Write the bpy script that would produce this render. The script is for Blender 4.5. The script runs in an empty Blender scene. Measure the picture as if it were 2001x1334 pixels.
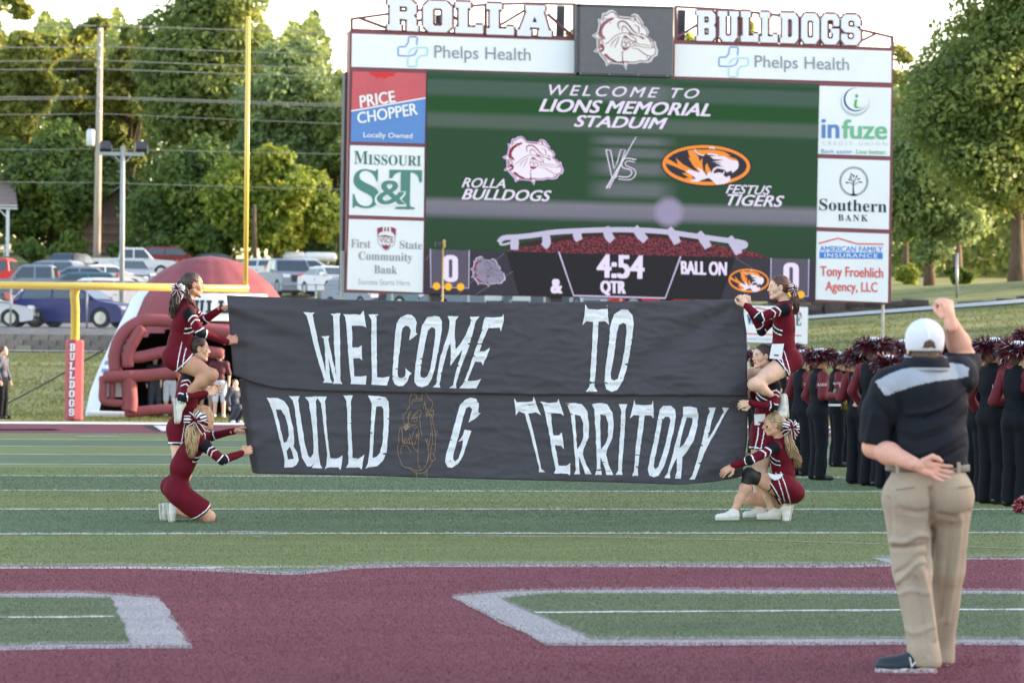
import bpy, math, random
import numpy as np
from mathutils import Vector, Matrix, noise as mnoise
from mathutils.geometry import tessellate_polygon
PI = math.pi
random.seed(7); RNG = np.random.default_rng(7)
SC = bpy.context.scene
COL = SC.collection

# ------------------------------------------------------------ camera, world, sun, exposure
FPX = 6500.0                      # focal length in photo pixels (photo is 2001 wide)
CAM = np.array([0.0, 0.0, 1.52])
YAW, PITCH, ROLL = math.radians(12.2), 0.00554, 0.010
F_ = np.array([math.sin(YAW)*math.cos(PITCH), math.cos(YAW)*math.cos(PITCH), math.sin(PITCH)])
R0 = np.array([math.cos(YAW), -math.sin(YAW), 0.0]); U0 = np.cross(R0, F_)
R_ = math.cos(ROLL)*R0 + math.sin(ROLL)*U0
U_ = -math.sin(ROLL)*R0 + math.cos(ROLL)*U0
cd = bpy.data.cameras.new('camera'); cam = bpy.data.objects.new('camera', cd); COL.objects.link(cam)
cam.matrix_world = Matrix(((R_[0], U_[0], -F_[0], CAM[0]), (R_[1], U_[1], -F_[1], CAM[1]), (R_[2], U_[2], -F_[2], CAM[2]), (0, 0, 0, 1)))
cd.sensor_width = 36.0; cd.lens = FPX/2001*36.0; cd.clip_start = 0.5; cd.clip_end = 4000
cd.dof.use_dof = True; cd.dof.focus_distance = 30.0; cd.dof.aperture_fstop = 5.0
SC.camera = cam

SUN_EL, SUN_AZ = math.radians(13.0), math.radians(86.0)     # azimuth clockwise from +y
w = bpy.data.worlds.new('World'); SC.world = w; w.use_nodes = True
nt = w.node_tree; bg = nt.nodes['Background']
sky = nt.nodes.new('ShaderNodeTexSky'); sky.sky_type = 'NISHITA'; sky.sun_disc = False
sky.sun_elevation = SUN_EL; sky.sun_rotation = SUN_AZ
sky.air_density = 1.0; sky.dust_density = 1.2; sky.ozone_density = 1.0
wb = nt.nodes.new('ShaderNodeVectorMath'); wb.operation = 'MULTIPLY'; wb.inputs[1].default_value = (1.13, .97, .88)
nt.links.new(sky.outputs[0], wb.inputs[0]); nt.links.new(wb.outputs[0], bg.inputs[0]); bg.inputs[1].default_value = 0.15
sl = bpy.data.lights.new('sun', 'SUN'); sun = bpy.data.objects.new('sun', sl); COL.objects.link(sun)
sl.energy = 2.0; sl.angle = math.radians(0.6); sl.color = (1.0, 0.84, 0.62)
sd = Vector((math.sin(SUN_AZ)*math.cos(SUN_EL), math.cos(SUN_AZ)*math.cos(SUN_EL), math.sin(SUN_EL)))
sun.rotation_euler = sd.to_track_quat('Z', 'Y').to_euler()
SC.view_settings.view_transform = 'Standard'; SC.view_settings.look = 'None'
SC.view_settings.exposure = 2.5; SC.view_settings.gamma = 1.0
SC.cycles.max_bounces = 6; SC.cycles.transparent_max_bounces = 8

# ------------------------------------------------------------ geometry of the view: photo pixel -> point in the place
def ray(px, py):
    return F_ + (px-1000.5)/FPX*R_ - (py-667.0)/FPX*U_
def hitY(px, py, Y):
    d = ray(px, py); t = (Y-CAM[1])/d[1]; return CAM + t*d
def hitG(px, py, z=0.0):
    d = ray(px, py); t = (z-CAM[2])/d[2]; return CAM + t*d
def ppm(Y, px=1000):              # photo pixels per metre at plane Y
    return FPX/np.dot(hitY(px, 667, Y)-CAM, F_)

# ------------------------------------------------------------ objects, tags
def tag(o, label=None, cat=None, group=None, kind=None):
    if label: o['label'] = label
    if cat: o['category'] = cat
    if group: o['group'] = group
    if kind: o['kind'] = kind
    return o
def empty(name, loc, label, cat, group=None, rotz=0.0):
    o = bpy.data.objects.new(name, None); COL.objects.link(o)
    o.location = Vector([float(v) for v in loc]); o.rotation_euler = (0, 0, rotz); o.empty_display_size = .2
    return tag(o, label, cat, group)
def link(name, me, parent=None):
    o = bpy.data.objects.new(name, me); COL.objects.link(o)
    if parent is not None:
        o.parent = parent
        if parent.parent is not None: base = parent.parent.location + parent.location
        else: base = parent.location
    return o
def wparent(o, parent):
    """parent o keeping world coordinates of its mesh (all meshes are built in world coordinates, parents unrotated)"""
    o.parent = parent
    p = Vector((0, 0, 0)); q = parent
    while q is not None: p += q.location; q = q.parent
    o.location = -p
    return o
class MB:
    def __init__(s): s.v = []; s.f = []; s.m = []
    def add(s, vs, fs, m=0):
        n = len(s.v); s.v += [tuple(float(c) for c in v) for v in vs]
        s.f += [tuple(n+i for i in f) for f in fs]; s.m += [m]*len(fs)
    def box(s, c, d, rot=None, m=0):
        c = np.array(c, float); d = np.array(d, float)/2
        vs = [np.array([x, y, z])*d for x in (-1, 1) for y in (-1, 1) for z in (-1, 1)]
        if rot is not None: vs = [np.array(rot @ Vector(v)) for v in vs]
        s.add([c+v for v in vs], [(0, 1, 3, 2), (4, 6, 7, 5), (0, 4, 5, 1), (2, 3, 7, 6), (0, 2, 6, 4), (1, 5, 7, 3)], m)
    def bar(s, a, b, w, h=None, up=(0, 0, 1), m=0):
        a = Vector([float(q) for q in a]); b = Vector([float(q) for q in b]); h = h or w; d = (b-a)
        L = d.length; d.normalize(); up = Vector(up)
        x = d.cross(up)
        if x.length < 1e-4: x = d.cross(Vector((1, 0, 0)))
        x.normalize(); y = x.cross(d)
        rot = Matrix((x, d, y)).transposed()
        s.box((a+b)/2, (w, L, h), rot, m)
    def tube(s, pts, r, n=8, m=0, cap=True):
        pts = [Vector([float(q) for q in p]) for p in pts]
        rs = r if hasattr(r, '__len__') else [r]*len(pts)
        base = len(s.v); prev = None
        for i, p in enumerate(pts):
            d = (pts[min(i+1, len(pts)-1)]-pts[max(i-1, 0)]).normalized()
            if prev is None:
                x = d.cross(Vector((0, 0, 1)))
                if x.length < 1e-3: x = d.cross(Vector((1, 0, 0)))
            else: x = prev-d*prev.dot(d)
            x.normalize(); prev = x; y = d.cross(x)
            for k in range(n):
                a = 2*PI*k/n; q = p+(x*math.cos(a)+y*math.sin(a))*rs[i]; s.v.append(tuple(q))
        for i in range(len(pts)-1):
            for k in range(n):
                a = base+i*n+k; b = base+i*n+(k+1) % n
                s.f.append((a, b, b+n, a+n)); s.m.append(m)
        if cap:
            s.f.append(tuple(base+k for k in range(n))[::-1]); s.m.append(m)
            s.f.append(tuple(base+(len(pts)-1)*n+k for k in range(n))); s.m.append(m)
    def prism(s, poly, off, m=0, holes=()):
        """polygon of 3-D points extruded by vector off"""
        off = np.array(off, float)
        loops = [poly]+list(holes)
        tri = tessellate_polygon([[Vector([float(c) for c in p]) for p in lp] for lp in loops])
        allp = [np.array(p, float) for lp in loops for p in lp]; n = len(allp)
        fs = [tuple(t) for t in tri]+[tuple(i+n for i in t[::-1]) for t in tri]
        b = 0
        for lp in loops:
            L = len(lp)
            fs += [(b+i, b+(i+1) % L, b+(i+1) % L+n, b+i+n) for i in range(L)]; b += L
        s.add(allp+[p+off for p in allp], fs, m)
    def build(s, name, mats, parent=None, smooth=False):
        me = bpy.data.meshes.new(name); me.from_pydata(s.v, [], s.f)
        if not isinstance(mats, (list, tuple)): mats = [mats]
        for q in mats: me.materials.append(q)
        if len(mats) > 1: me.polygons.foreach_set('material_index', s.m)
        if smooth: me.polygons.foreach_set('use_smooth', [True]*len(s.f))
        me.update()
        o = bpy.data.objects.new(name, me); COL.objects.link(o)
        if parent is not None: wparent(o, parent)
        return o
def np_mesh(name, V, Fc, mats, matidx=None, parent=None, smooth=True):
    """fast mesh from numpy arrays of quads or triangles"""
    me = bpy.data.meshes.new(name); k = Fc.shape[1]
    me.vertices.add(len(V)); me.vertices.foreach_set('co', np.asarray(V, np.float32).ravel())
    me.loops.add(Fc.size); me.loops.foreach_set('vertex_index', Fc.astype(np.int32).ravel())
    me.polygons.add(len(Fc)); me.polygons.foreach_set('loop_start', np.arange(len(Fc), dtype=np.int32)*k)
    try: me.polygons.foreach_set('loop_total', np.full(len(Fc), k, np.int32))
    except Exception: pass
    if not isinstance(mats, (list, tuple)): mats = [mats]
    for q in mats: me.materials.append(q)
    if matidx is not None: me.polygons.foreach_set('material_index', np.asarray(matidx, np.int32))
    me.polygons.foreach_set('use_smooth', np.full(len(Fc), smooth))
    me.update(calc_edges=True)
    o = bpy.data.objects.new(name, me); COL.objects.link(o)
    if parent is not None: wparent(o, parent)
    return o
def copy_tree(o, parent=None):
    c = o.copy(); COL.objects.link(c); c.parent = parent
    for ch in [q for q in bpy.data.objects if q.parent == o]: copy_tree(ch, c)
    return c
def apply_smooth(o, it=1):
    pass

# ------------------------------------------------------------ materials
def srgb(r, g, b):
    return tuple(((c/255)/12.92 if c/255 <= .04045 else ((c/255+.055)/1.055)**2.4) for c in (r, g, b))
MATS = {}
def mat(name, col, rough=.7, var=.0, vscale=5., bump=.0, bscale=40., metal=0., col2=None, spec=.5, emit=0., coat=0., stretch=None, sheen=0., coords='Object'):
    if name in MATS: return MATS[name]
    m = bpy.data.materials.new(name); m.use_nodes = True; n = m.node_tree.nodes; l = m.node_tree.links
    p = n['Principled BSDF']; p.inputs['Roughness'].default_value = rough; p.inputs['Metallic'].default_value = metal
    p.inputs['Specular IOR Level'].default_value = spec
    p.inputs['Base Color'].default_value = (*col, 1)
    if coat: p.inputs['Coat Weight'].default_value = coat; p.inputs['Coat Roughness'].default_value = .08
    if sheen: p.inputs['Sheen Weight'].default_value = sheen
    if emit:
        p.inputs['Emission Color'].default_value = (*col, 1); p.inputs['Emission Strength'].default_value = emit
    tc = n.new('ShaderNodeTexCoord'); vec = tc.outputs[coords]
    if stretch:
        mp = n.new('ShaderNodeMapping'); mp.inputs['Scale'].default_value = stretch
        l.new(vec, mp.inputs[0]); vec = mp.outputs[0]
    if var:
        t = n.new('ShaderNodeTexNoise'); t.inputs['Scale'].default_value = vscale; t.inputs['Detail'].default_value = 6
        t.inputs['Roughness'].default_value = .65
        l.new(vec, t.inputs[0])
        r = n.new('ShaderNodeValToRGB'); c2 = col2 or tuple(c*(1-var) for c in col); c1 = col if col2 else tuple(min(1, c*(1+var*.6)) for c in col)
        r.color_ramp.elements[0].position = .3; r.color_ramp.elements[1].position = .7
        r.color_ramp.elements[0].color = (*c2, 1); r.color_ramp.elements[1].color = (*c1, 1)
        l.new(t.outputs[0], r.inputs[0]); l.new(r.outputs[0], p.inputs['Base Color'])
    if bump:
        t2 = n.new('ShaderNodeTexNoise'); t2.inputs['Scale'].default_value = bscale; t2.inputs['Detail'].default_value = 4
        l.new(vec, t2.inputs[0]); b = n.new('ShaderNodeBump'); b.inputs['Strength'].default_value = bump
        b.inputs['Distance'].default_value = .02
        l.new(t2.outputs[0], b.inputs['Height']); l.new(b.outputs[0], p.inputs['Normal'])
    MATS[name] = m; return m
def N(m): return m.node_tree.nodes, m.node_tree.links

def leaf_mat(name, ca, cb, cc):
    m = bpy.data.materials.new(name); m.use_nodes = True; n, l = N(m)
    p = n['Principled BSDF']; p.inputs['Roughness'].default_value = .55; p.inputs['Specular IOR Level'].default_value = .3
    g = n.new('ShaderNodeNewGeometry'); r = n.new('ShaderNodeValToRGB')
    r.color_ramp.elements[0].color = (*ca, 1); r.color_ramp.elements[1].color = (*cc, 1)
    e = r.color_ramp.elements.new(.5); e.color = (*cb, 1)
    tc = n.new('ShaderNodeTexCoord'); t = n.new('ShaderNodeTexNoise'); t.inputs['Scale'].default_value = .35; t.inputs['Detail'].default_value = 2
    l.new(tc.outputs['Object'], t.inputs[0])
    ma = n.new('ShaderNodeMath'); ma.operation = 'MULTIPLY_ADD'; ma.inputs[1].default_value = .45
    l.new(g.outputs['Random Per Island'], ma.inputs[0])
    mb = n.new('ShaderNodeMath'); mb.operation = 'MULTIPLY_ADD'; mb.inputs[1].default_value = 1.5; mb.inputs[2].default_value = -.48
    l.new(t.outputs[0], mb.inputs[0]); l.new(mb.outputs[0], ma.inputs[2]); l.new(ma.outputs[0], r.inputs[0])
    l.new(r.outputs[0], p.inputs['Base Color'])
    tr = n.new('ShaderNodeBsdfTranslucent'); mx = n.new('ShaderNodeMixShader'); mx.inputs[0].default_value = .40
    hs = n.new('ShaderNodeHueSaturation'); hs.inputs['Value'].default_value = 1.6; hs.inputs['Hue'].default_value = .485
    l.new(r.outputs[0], hs.inputs['Color']); l.new(hs.outputs[0], tr.inputs[0])
    l.new(p.outputs[0], mx.inputs[1]); l.new(tr.outputs[0], mx.inputs[2]); l.new(mx.outputs[0], n['Material Output'].inputs[0])
    return m
# ------------------------------------------------------------ terrain
def HL(y): return np.interp(y, [-100, 88, 94, 117.6, 119.6, 124.2, 144, 226, 242, 300, 700], [-.02, -.02, .12, 1.62, 1.66, 2.5, 2.85, 7.2, 8.8, 11, 14])
def HR(y): return np.interp(y, [-100, 86, 92, 118.5, 121.5, 126, 150, 190, 300, 700], [-.02, -.02, .3, 3.45, 3.55, 3.75, 4.95, 6.4, 10.5, 14])
def H(x, y):
    s = np.clip((np.asarray(x, float)-22)/9, 0, 1); s = s*s*(3-2*s)
    f = np.clip((150-np.asarray(y, float))/20, 0, 1); k = 1*(1-f)+f*np.clip(.934+(np.asarray(x, float)-37)*.0252, .8, 1.4)
    return HL(y)*(1-s)+HR(y)*s*k
def Hs(x, y): return float(H(x, y))
def onground(px, Y, dz=0):        # the ground point of plane Y under photo column px
    p = hitY(px, 690, Y); p[2] = Hs(p[0], p[1])+dz; return p

def grass_material(name, c1, c2, c3, big=.25, fine=9.0, yst=3.0):
    m = bpy.data.materials.new(name); m.use_nodes = True; n, l = N(m); p = n['Principled BSDF']
    p.inputs['Roughness'].default_value = .9; p.inputs['Specular IOR Level'].default_value = .15
    tc = n.new('ShaderNodeTexCoord'); mp = n.new('ShaderNodeMapping'); mp.inputs['Scale'].default_value = (.35, 1.6, .35)
    l.new(tc.outputs['Object'], mp.inputs[0])
    a = n.new('ShaderNodeTexNoise'); a.inputs['Scale'].default_value = big; a.inputs['Detail'].default_value = 5; l.new(mp.outputs[0], a.inputs[0])
    b = n.new('ShaderNodeTexNoise'); b.inputs['Scale'].default_value = fine; b.inputs['Detail'].default_value = 5; b.inputs['Roughness'].default_value = .7
    mp2 = n.new('ShaderNodeMapping'); mp2.inputs['Scale'].default_value = (1, .35, 1); l.new(tc.outputs['Object'], mp2.inputs[0]); l.new(mp2.outputs[0], b.inputs[0])
    mix = n.new('ShaderNodeMath'); mix.operation = 'MULTIPLY_ADD'; mix.inputs[1].default_value = .55; l.new(b.outputs[0], mix.inputs[0])
    q = n.new('ShaderNodeMath'); q.operation = 'MULTIPLY_ADD'; q.inputs[1].default_value = .9; q.inputs[2].default_value = -.22; l.new(a.outputs[0], q.inputs[0]); l.new(q.outputs[0], mix.inputs[2])
    r = n.new('ShaderNodeValToRGB'); r.color_ramp.elements[0].position = .3; r.color_ramp.elements[1].position = .72
    r.color_ramp.elements[0].color = (*c1, 1); r.color_ramp.elements[1].color = (*c3, 1); e = r.color_ramp.elements.new(.5); e.color = (*c2, 1)
    l.new(mix.outputs[0], r.inputs[0]); l.new(r.outputs[0], p.inputs['Base Color'])
    bp = n.new('ShaderNodeBump'); bp.inputs['Strength'].default_value = .5; bp.inputs['Distance'].default_value = .05
    l.new(b.outputs[0], bp.inputs['Height']); l.new(bp.outputs[0], p.inputs['Normal'])
    return m
M_bank = grass_material('bank_grass', srgb(84, 96, 54), srgb(122, 124, 76), srgb(150, 144, 100), .55, 6.0)
ys = np.unique(np.concatenate([np.linspace(-120, 80, 21), np.linspace(80, 130, 101), np.linspace(130, 320, 60), np.linspace(320, 2200, 30)]))
xs = np.unique(np.concatenate([np.linspace(-900, -60, 15), np.linspace(-60, 110, 103), np.linspace(110, 1200, 15)]))
X, Yg = np.meshgrid(xs, ys)
Zg = H(X, np.minimum(Yg, 700))
rr = np.array([[mnoise.noise(Vector((x*.12, y*.12, 0))) for x in xs] for y in ys])
rf = np.array([[mnoise.noise(Vector((x*.7, y*.9, 5))) for x in xs] for y in ys])
Zg = Zg+np.where(Yg > 90, rr*.12*np.clip((Yg-90)/10, 0, 1)*((Yg < 117) | (Yg > 127)), 0)
inp = (X > -70) & (X < 32) & (Yg > 128) & (Yg < 224); Zg = np.where(inp, Zg-.12-rr*.12, Zg)
Zg = np.where((Yg < 84), -.05, Zg)
nx, ny = len(xs), len(ys)
ii = (np.arange(ny-1)[:, None]*nx+np.arange(nx-1)[None, :]).ravel()
Fq = np.stack([ii, ii+1, ii+nx+1, ii+nx], 1)
o = np_mesh('ground', np.stack([X.ravel(), Yg.ravel(), Zg.ravel()], 1), Fq, M_bank); tag(o, kind='structure')
# thin uneven dry grass on the bank, nearest the field
M_tuft = leaf_mat('tuft_blade', srgb(84, 96, 48), srgb(126, 126, 74), srgb(156, 150, 100))

# ------------------------------------------------------------ turf: base sheet with mown bands
def turf_mat(name, cols, amp=.30):
    """cols: 2 colours alternating every five yards in y, or one colour"""
    m = bpy.data.materials.new(name); m.use_nodes = True; n, l = N(m); p = n['Principled BSDF']
    p.inputs['Roughness'].default_value = .95; p.inputs['Specular IOR Level'].default_value = .12
    tc = n.new('ShaderNodeTexCoord'); 
    if len(cols) == 2:
        sx = n.new('ShaderNodeSeparateXYZ'); l.new(tc.outputs['Object'], sx.inputs[0])
        f = n.new('ShaderNodeMath'); f.operation = 'MULTIPLY_ADD'; f.inputs[1].default_value = 1/9.144; f.inputs[2].default_value = -YL0/9.144+100.0
        l.new(sx.outputs[1], f.inputs[0])
        fr = n.new('ShaderNodeMath'); fr.operation = 'FRACT'; l.new(f.outputs[0], fr.inputs[0])
        gt = n.new('ShaderNodeMath'); gt.operation = 'GREATER_THAN'; gt.inputs[1].default_value = .5; l.new(fr.outputs[0], gt.inputs[0])
        mx = n.new('ShaderNodeMix'); mx.data_type = 'RGBA'; l.new(gt.outputs[0], mx.inputs[0])
        mx.inputs[6].default_value = (*cols[0], 1); mx.inputs[7].default_value = (*cols[1], 1); base = mx.outputs[2]
    else:
        rg = n.new('ShaderNodeRGB'); rg.outputs[0].default_value = (*cols[0], 1); base = rg.outputs[0]
    a = n.new('ShaderNodeTexNoise'); a.inputs['Scale'].default_value = 55; a.inputs['Detail'].default_value = 3; a.inputs['Roughness'].default_value = .8
    mpa = n.new('ShaderNodeMapping'); mpa.inputs['Scale'].default_value = (1, .22, 1); l.new(tc.outputs['Object'], mpa.inputs[0]); l.new(mpa.outputs[0], a.inputs[0])
    b = n.new('ShaderNodeTexNoise'); b.inputs['Scale'].default_value = .9; b.inputs['Detail'].default_value = 6; b.inputs['Roughness'].default_value = .65
    mpb = n.new('ShaderNodeMapping'); mpb.inputs['Scale'].default_value = (.6, 1.3, 1); l.new(tc.outputs['Object'], mpb.inputs[0]); l.new(mpb.outputs[0], b.inputs[0])
    ra = n.new('ShaderNodeMapRange'); ra.inputs[1].default_value = .3; ra.inputs[2].default_value = .7; ra.inputs[3].default_value = 1-amp; ra.inputs[4].default_value = 1+amp
    l.new(a.outputs[0], ra.inputs[0])
    rb = n.new('ShaderNodeMapRange'); rb.inputs[1].default_value = .25; rb.inputs[2].default_value = .75; rb.inputs[3].default_value = .76; rb.inputs[4].default_value = 1.2
    l.new(b.outputs[0], rb.inputs[0])
    mu = n.new('ShaderNodeMath'); mu.operation = 'MULTIPLY'; l.new(ra.outputs[0], mu.inputs[0]); l.new(rb.outputs[0], mu.inputs[1])
    vm = n.new('ShaderNodeVectorMath'); vm.operation = 'SCALE'; l.new(base, vm.inputs[0]); l.new(mu.outputs[0], vm.inputs['Scale'])
    l.new(vm.outputs[0], p.inputs['Base Color'])
    bp = n.new('ShaderNodeBump'); bp.inputs['Strength'].default_value = .7; bp.inputs['Distance'].default_value = .02
    l.new(a.outputs[0], bp.inputs['Height']); l.new(bp.outputs[0], p.inputs['Normal'])
    return m
YL0 = 19.3                                                   # the fifty-yard line
def YL(k): return YL0+k*4.572
C_ol, C_gr = srgb(112, 122, 82), srgb(94, 110, 84)
C_mar, C_gry, C_wht = srgb(117, 71, 79), srgb(160, 158, 160), srgb(206, 208, 206)
M_turf = turf_mat('turf_green', [C_gr, C_ol])
M_tmar = turf_mat('turf_maroon', [C_mar], .26)
M_tgry = turf_mat('turf_grey', [C_gry], .16)
M_twht = turf_mat('turf_white', [C_wht], .22)
M_tgr2 = turf_mat('turf_logo_green', [srgb(96, 108, 82)])
M_tblk = turf_mat('turf_black', [srgb(50, 60, 62)], .3)
XF0, XF1 = -60, 48
mb = MB()
for (a, b_) in [(-30, YL(12)+4.0)]:
    xs_ = np.linspace(XF0, XF1, 40); ys_ = np.linspace(a, b_, 60)
    for j in range(59):
        for i in range(39):
            mb.f.append((j*40+i, j*40+i+1, (j+1)*40+i+1, (j+1)*40+i)); mb.m.append(0)
    mb.v = [(x, y, 0.0) for y in ys_ for x in xs_]
tag(mb.build('turf_field', M_turf), kind='structure')

def gpoly(pts, z=0.0): return [hitG(a, b_, z) for a, b_ in pts]
def dens(poly, step=.25, amp=.012, closed=True):
    """subdivide the outline and fray it like turf"""
    out = []; L = len(poly)
    for i in range(L):
        a, b_ = np.array(poly[i]), np.array(poly[(i+1) % L]); d = np.linalg.norm(b_-a); k = max(1, min(400, int(d/step)))
        for q in range(k):
            p = a+(b_-a)*q/k; p = p.copy()
            if q: p[:2] += RNG.normal(0, amp, 2)
            out.append(p)
    return out
def flat(name, poly, m, z, holes=(), parent=None):
    q = [Vector((p[0], p[1], z)) for p in poly]
    lps = [q]+[[Vector((p[0], p[1], z)) for p in h] for h in holes]
    me = bpy.data.meshes.new(name); tri = tessellate_polygon(lps); vs = [v for lp in lps for v in lp]
    me.from_pydata([tuple(v) for v in vs], [], [tuple(t) for t in tri]); me.materials.append(m)
    # make all faces look up
    for pl in me.polygons: pass
    me.update(); me.validate()
    import bmesh as _b
    bm = _b.new(); bm.from_mesh(me); _b.ops.recalc_face_normals(bm, faces=bm.faces)
    if sum(f.normal.z for f in bm.faces) < 0: _b.ops.reverse_faces(bm, faces=bm.faces)
    bm.to_mesh(me); bm.free()
    o = bpy.data.objects.new(name, me); COL.objects.link(o)
    if parent is not None: wparent(o, parent)
    return tag(o, kind='structure') if parent is None else o
# midfield letters: maroon ground with grey outlines
mar = [(-300, 1112), (0, 1112), (250, 1112), (380, 1116), (480, 1121), (560, 1125), (600, 1123), (700, 1112), (800, 1109), (1200, 1109), (1640, 1110), (1735, 1108), (1900, 1094), (2300, 1094), (2500, 1500), (1000, 1700), (-500, 1500)]
gry = [(-300, 1107), (0, 1107), (250, 1106), (380, 1109), (480, 1114), (560, 1117), (600, 1116), (700, 1105), (800, 1103), (1200, 1103), (1640, 1104), (1742, 1102), (1700, 1090), (1780, 1092), (1900, 1090), (2300, 1090)]
gry_full = gry+mar[::-1]
lo = [(-300, 1163), (0, 1163), (150, 1161), (215, 1165), (310, 1172), (378, 1270), (200, 1271), (0, 1274), (-300, 1276)]
li = [(-300, 1171), (0, 1171), (215, 1172), (235, 1215), (257, 1262), (100, 1263), (0, 1267), (-300, 1268)]
ro = [(880, 1169), (985, 1159), (1085, 1156), (1300, 1155), (2300, 1158), (2300, 1267), (1800, 1263), (1200, 1265), (1068, 1265)]
ri = [(977, 1173), (1020, 1168), (1081, 1163), (1300, 1163), (2300, 1165), (2300, 1256), (1800, 1252), (1155, 1253), (1142, 1246)]
P_mar, P_gry, P_lo, P_li, P_ro, P_ri = [dens(gpoly(q)) for q in (mar, gry_full, lo, li, ro, ri)]
flat('logo_outline_marking', P_gry, M_tgry, .004)
flat('logo_maroon_marking', P_mar, M_tmar, .008)
flat('logo_outline_marking', P_lo, M_tgry, .012); flat('logo_inner_marking', P_li, M_tgr2, .016)
flat('logo_outline_marking', P_ro, M_tgry, .012); flat('logo_inner_marking', P_ri, M_tgr2, .016)
def yline(y, x0, x1, w, z, name='yard_line_marking', m=None):
    n_ = int((x1-x0)/.10) if y < 45 else int((x1-x0)/.4); xq = np.linspace(x0, x1, n_)
    top = [(x, y+w/2+RNG.normal(0, w*.16), z) for x in xq]; bot = [(x, y-w/2+RNG.normal(0, w*.16), z) for x in xq]
    mb = MB(); mb.v = top+bot; k = len(top); mb.f = [(i+k, i+k+1, i+1, i) for i in range(k-1)]; mb.m = [0]*(k-1)
    return tag(mb.build(name, m or M_twht), kind='structure')
for k in range(-4, 11):
    if k == 0 or k == -1 or k == -2: continue
    if k == 1: yline(YL(k), -9, 3.05, .1, .006); continue
    yline(YL(k), -45 if k > 3 else -20, 48 if k > 3 else 25, .10, .006)
# the fifty-yard line shows only inside the two letters
pl_ = hitG(-300, 1215)[0]; yline(YL0-.06, pl_, hitG(226, 1212)[0], .1, .020)
yline(YL0+.05, hitG(1062, 1208)[0], hitG(2300, 1208)[0], .1, .020)
# hash marks and the faint second line of another sport
def hashq(pts, z=.010): flat('hash_marking', dens(gpoly(pts), .05, .05), M_tgry, z)
hashq([(425, 1041), (470, 1039), (545, 1040), (552, 1045), (545, 1050), (480, 1050), (428, 1049)])
hashq([(152, 852.5), (230, 852.5), (232, 854), (150, 854)])
arc = [(900, 1047.5), (1200, 1050.5), (1500, 1057), (1750, 1064.5), (2001, 1073), (2200, 1080)]
q0 = gpoly(arc); flat('faint_line_marking', dens([p+np.array([0, .03, 0]) for p in q0]+[p-np.array([0, .03, 0]) for p in q0[::-1]], .15, .012), M_tgry, .010)
# end zone, its letters, the wide white border
flat('end_zone_marking', [(XF0, YL(10), 0), (XF1, YL(10), 0), (XF1, YL(12), 0), (XF0, YL(12), 0)], M_tmar, .004)
flat('border_marking', [(XF0, YL(12), 0), (XF1, YL(12), 0), (XF1, YL(12)+2.0, 0), (XF0, YL(12)+2.0, 0)], M_twht, .008)
for q, m_ in [([(276, 831.5), (300, 832), (316, 842.5), (306, 842.5)], M_tblk), ([(298, 832), (345, 832), (420, 842.5), (316, 842.5)], M_twht),
              ([(-60, 838.5), (108, 838.5), (120, 841), (-60, 841)], M_tblk), ([(-60, 839.4), (72, 839.4), (74, 838.8), (106, 838.8), (108, 840.6), (-60, 840.6)], M_twht),
              ([(1625, 837), (1662, 837), (1665, 846), (1620, 846)], M_twht), ([(1470, 838), (1560, 838), (1570, 846), (1468, 846)], M_twht),
              ([(1690, 837), (1760, 837), (1770, 846), (1685, 846)], M_twht)]:
    flat('end_zone_letter_marking', gpoly(q), m_, .012)

# individual turf fibres in the near field (nobody could count them)
def inpoly(P, x, y):
    P = np.array(P)[:, :2]; c = np.zeros(len(x), bool); j = len(P)-1
    for i in range(len(P)):
        xi, yi = P[i]; xj, yj = P[j]
        if yi != yj:
            t = ((yi > y) != (yj > y)) & (x < (xj-xi)*(y-yi)/(yj-yi)+xi); c ^= t
        j = i
    return c
nb = 420000
yb = 14.2+ (RNG.random(nb)**1.35)*31.0
zc = yb/.977; xb = zc*(.2113+(RNG.random(nb)-.5)*.325)
simple = lambda q: gpoly(q)
cat = np.where(((yb-YL0)/9.144+100) % 1 > .5, 1, 0)
cat[inpoly(simple(gry_full), xb, yb)] = 3; cat[inpoly(simple(mar), xb, yb)] = 2
cat[inpoly(simple(lo), xb, yb) | inpoly(simple(ro), xb, yb)] = 3
inn = inpoly(simple(li), xb, yb) | inpoly(simple(ri), xb, yb); cat[inn] = 5
for k in range(-1, 7):
    on = np.abs(yb-YL(k)) < .055
    cat[on & ((inn) if k == 0 else (cat < 2))] = 4
hgt = RNG.uniform(.006, .015, nb)*np.where(cat == 4, 1.25, 1.0); hgt[RNG.random(nb) < .01] *= 2.0
wd = RNG.uniform(.0011, .0022, nb)*np.clip(yb/20, 1, 2.0); an = RNG.normal(0, .7, nb)+YAW
lean = RNG.normal(0, .012, (nb, 2)); z0 = .018*np.isin(cat, [2, 3, 5]) + .006
V = np.zeros((nb, 3, 3)); V[:, 0] = np.stack([xb-wd*np.cos(an), yb+wd*np.sin(an), z0], 1); V[:, 1] = np.stack([xb+wd*np.cos(an), yb-wd*np.sin(an), z0], 1)
V[:, 2] = np.stack([xb+lean[:, 0], yb+lean[:, 1], hgt+z0], 1)
def fibre(name, c):
    m = bpy.data.materials.new(name); m.use_nodes = True; n, l = N(m); p = n['Principled BSDF']; p.inputs['Roughness'].default_value = .8; p.inputs['Specular IOR Level'].default_value = .15
    g = n.new('ShaderNodeNewGeometry'); r = n.new('ShaderNodeMapRange'); r.inputs[3].default_value = .8; r.inputs[4].default_value = 1.22; l.new(g.outputs['Random Per Island'], r.inputs[0])
    v = n.new('ShaderNodeVectorMath'); v.operation = 'SCALE'; v.inputs[0].default_value = c; l.new(r.outputs[0], v.inputs['Scale']); l.new(v.outputs[0], p.inputs['Base Color'])
    return m
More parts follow.
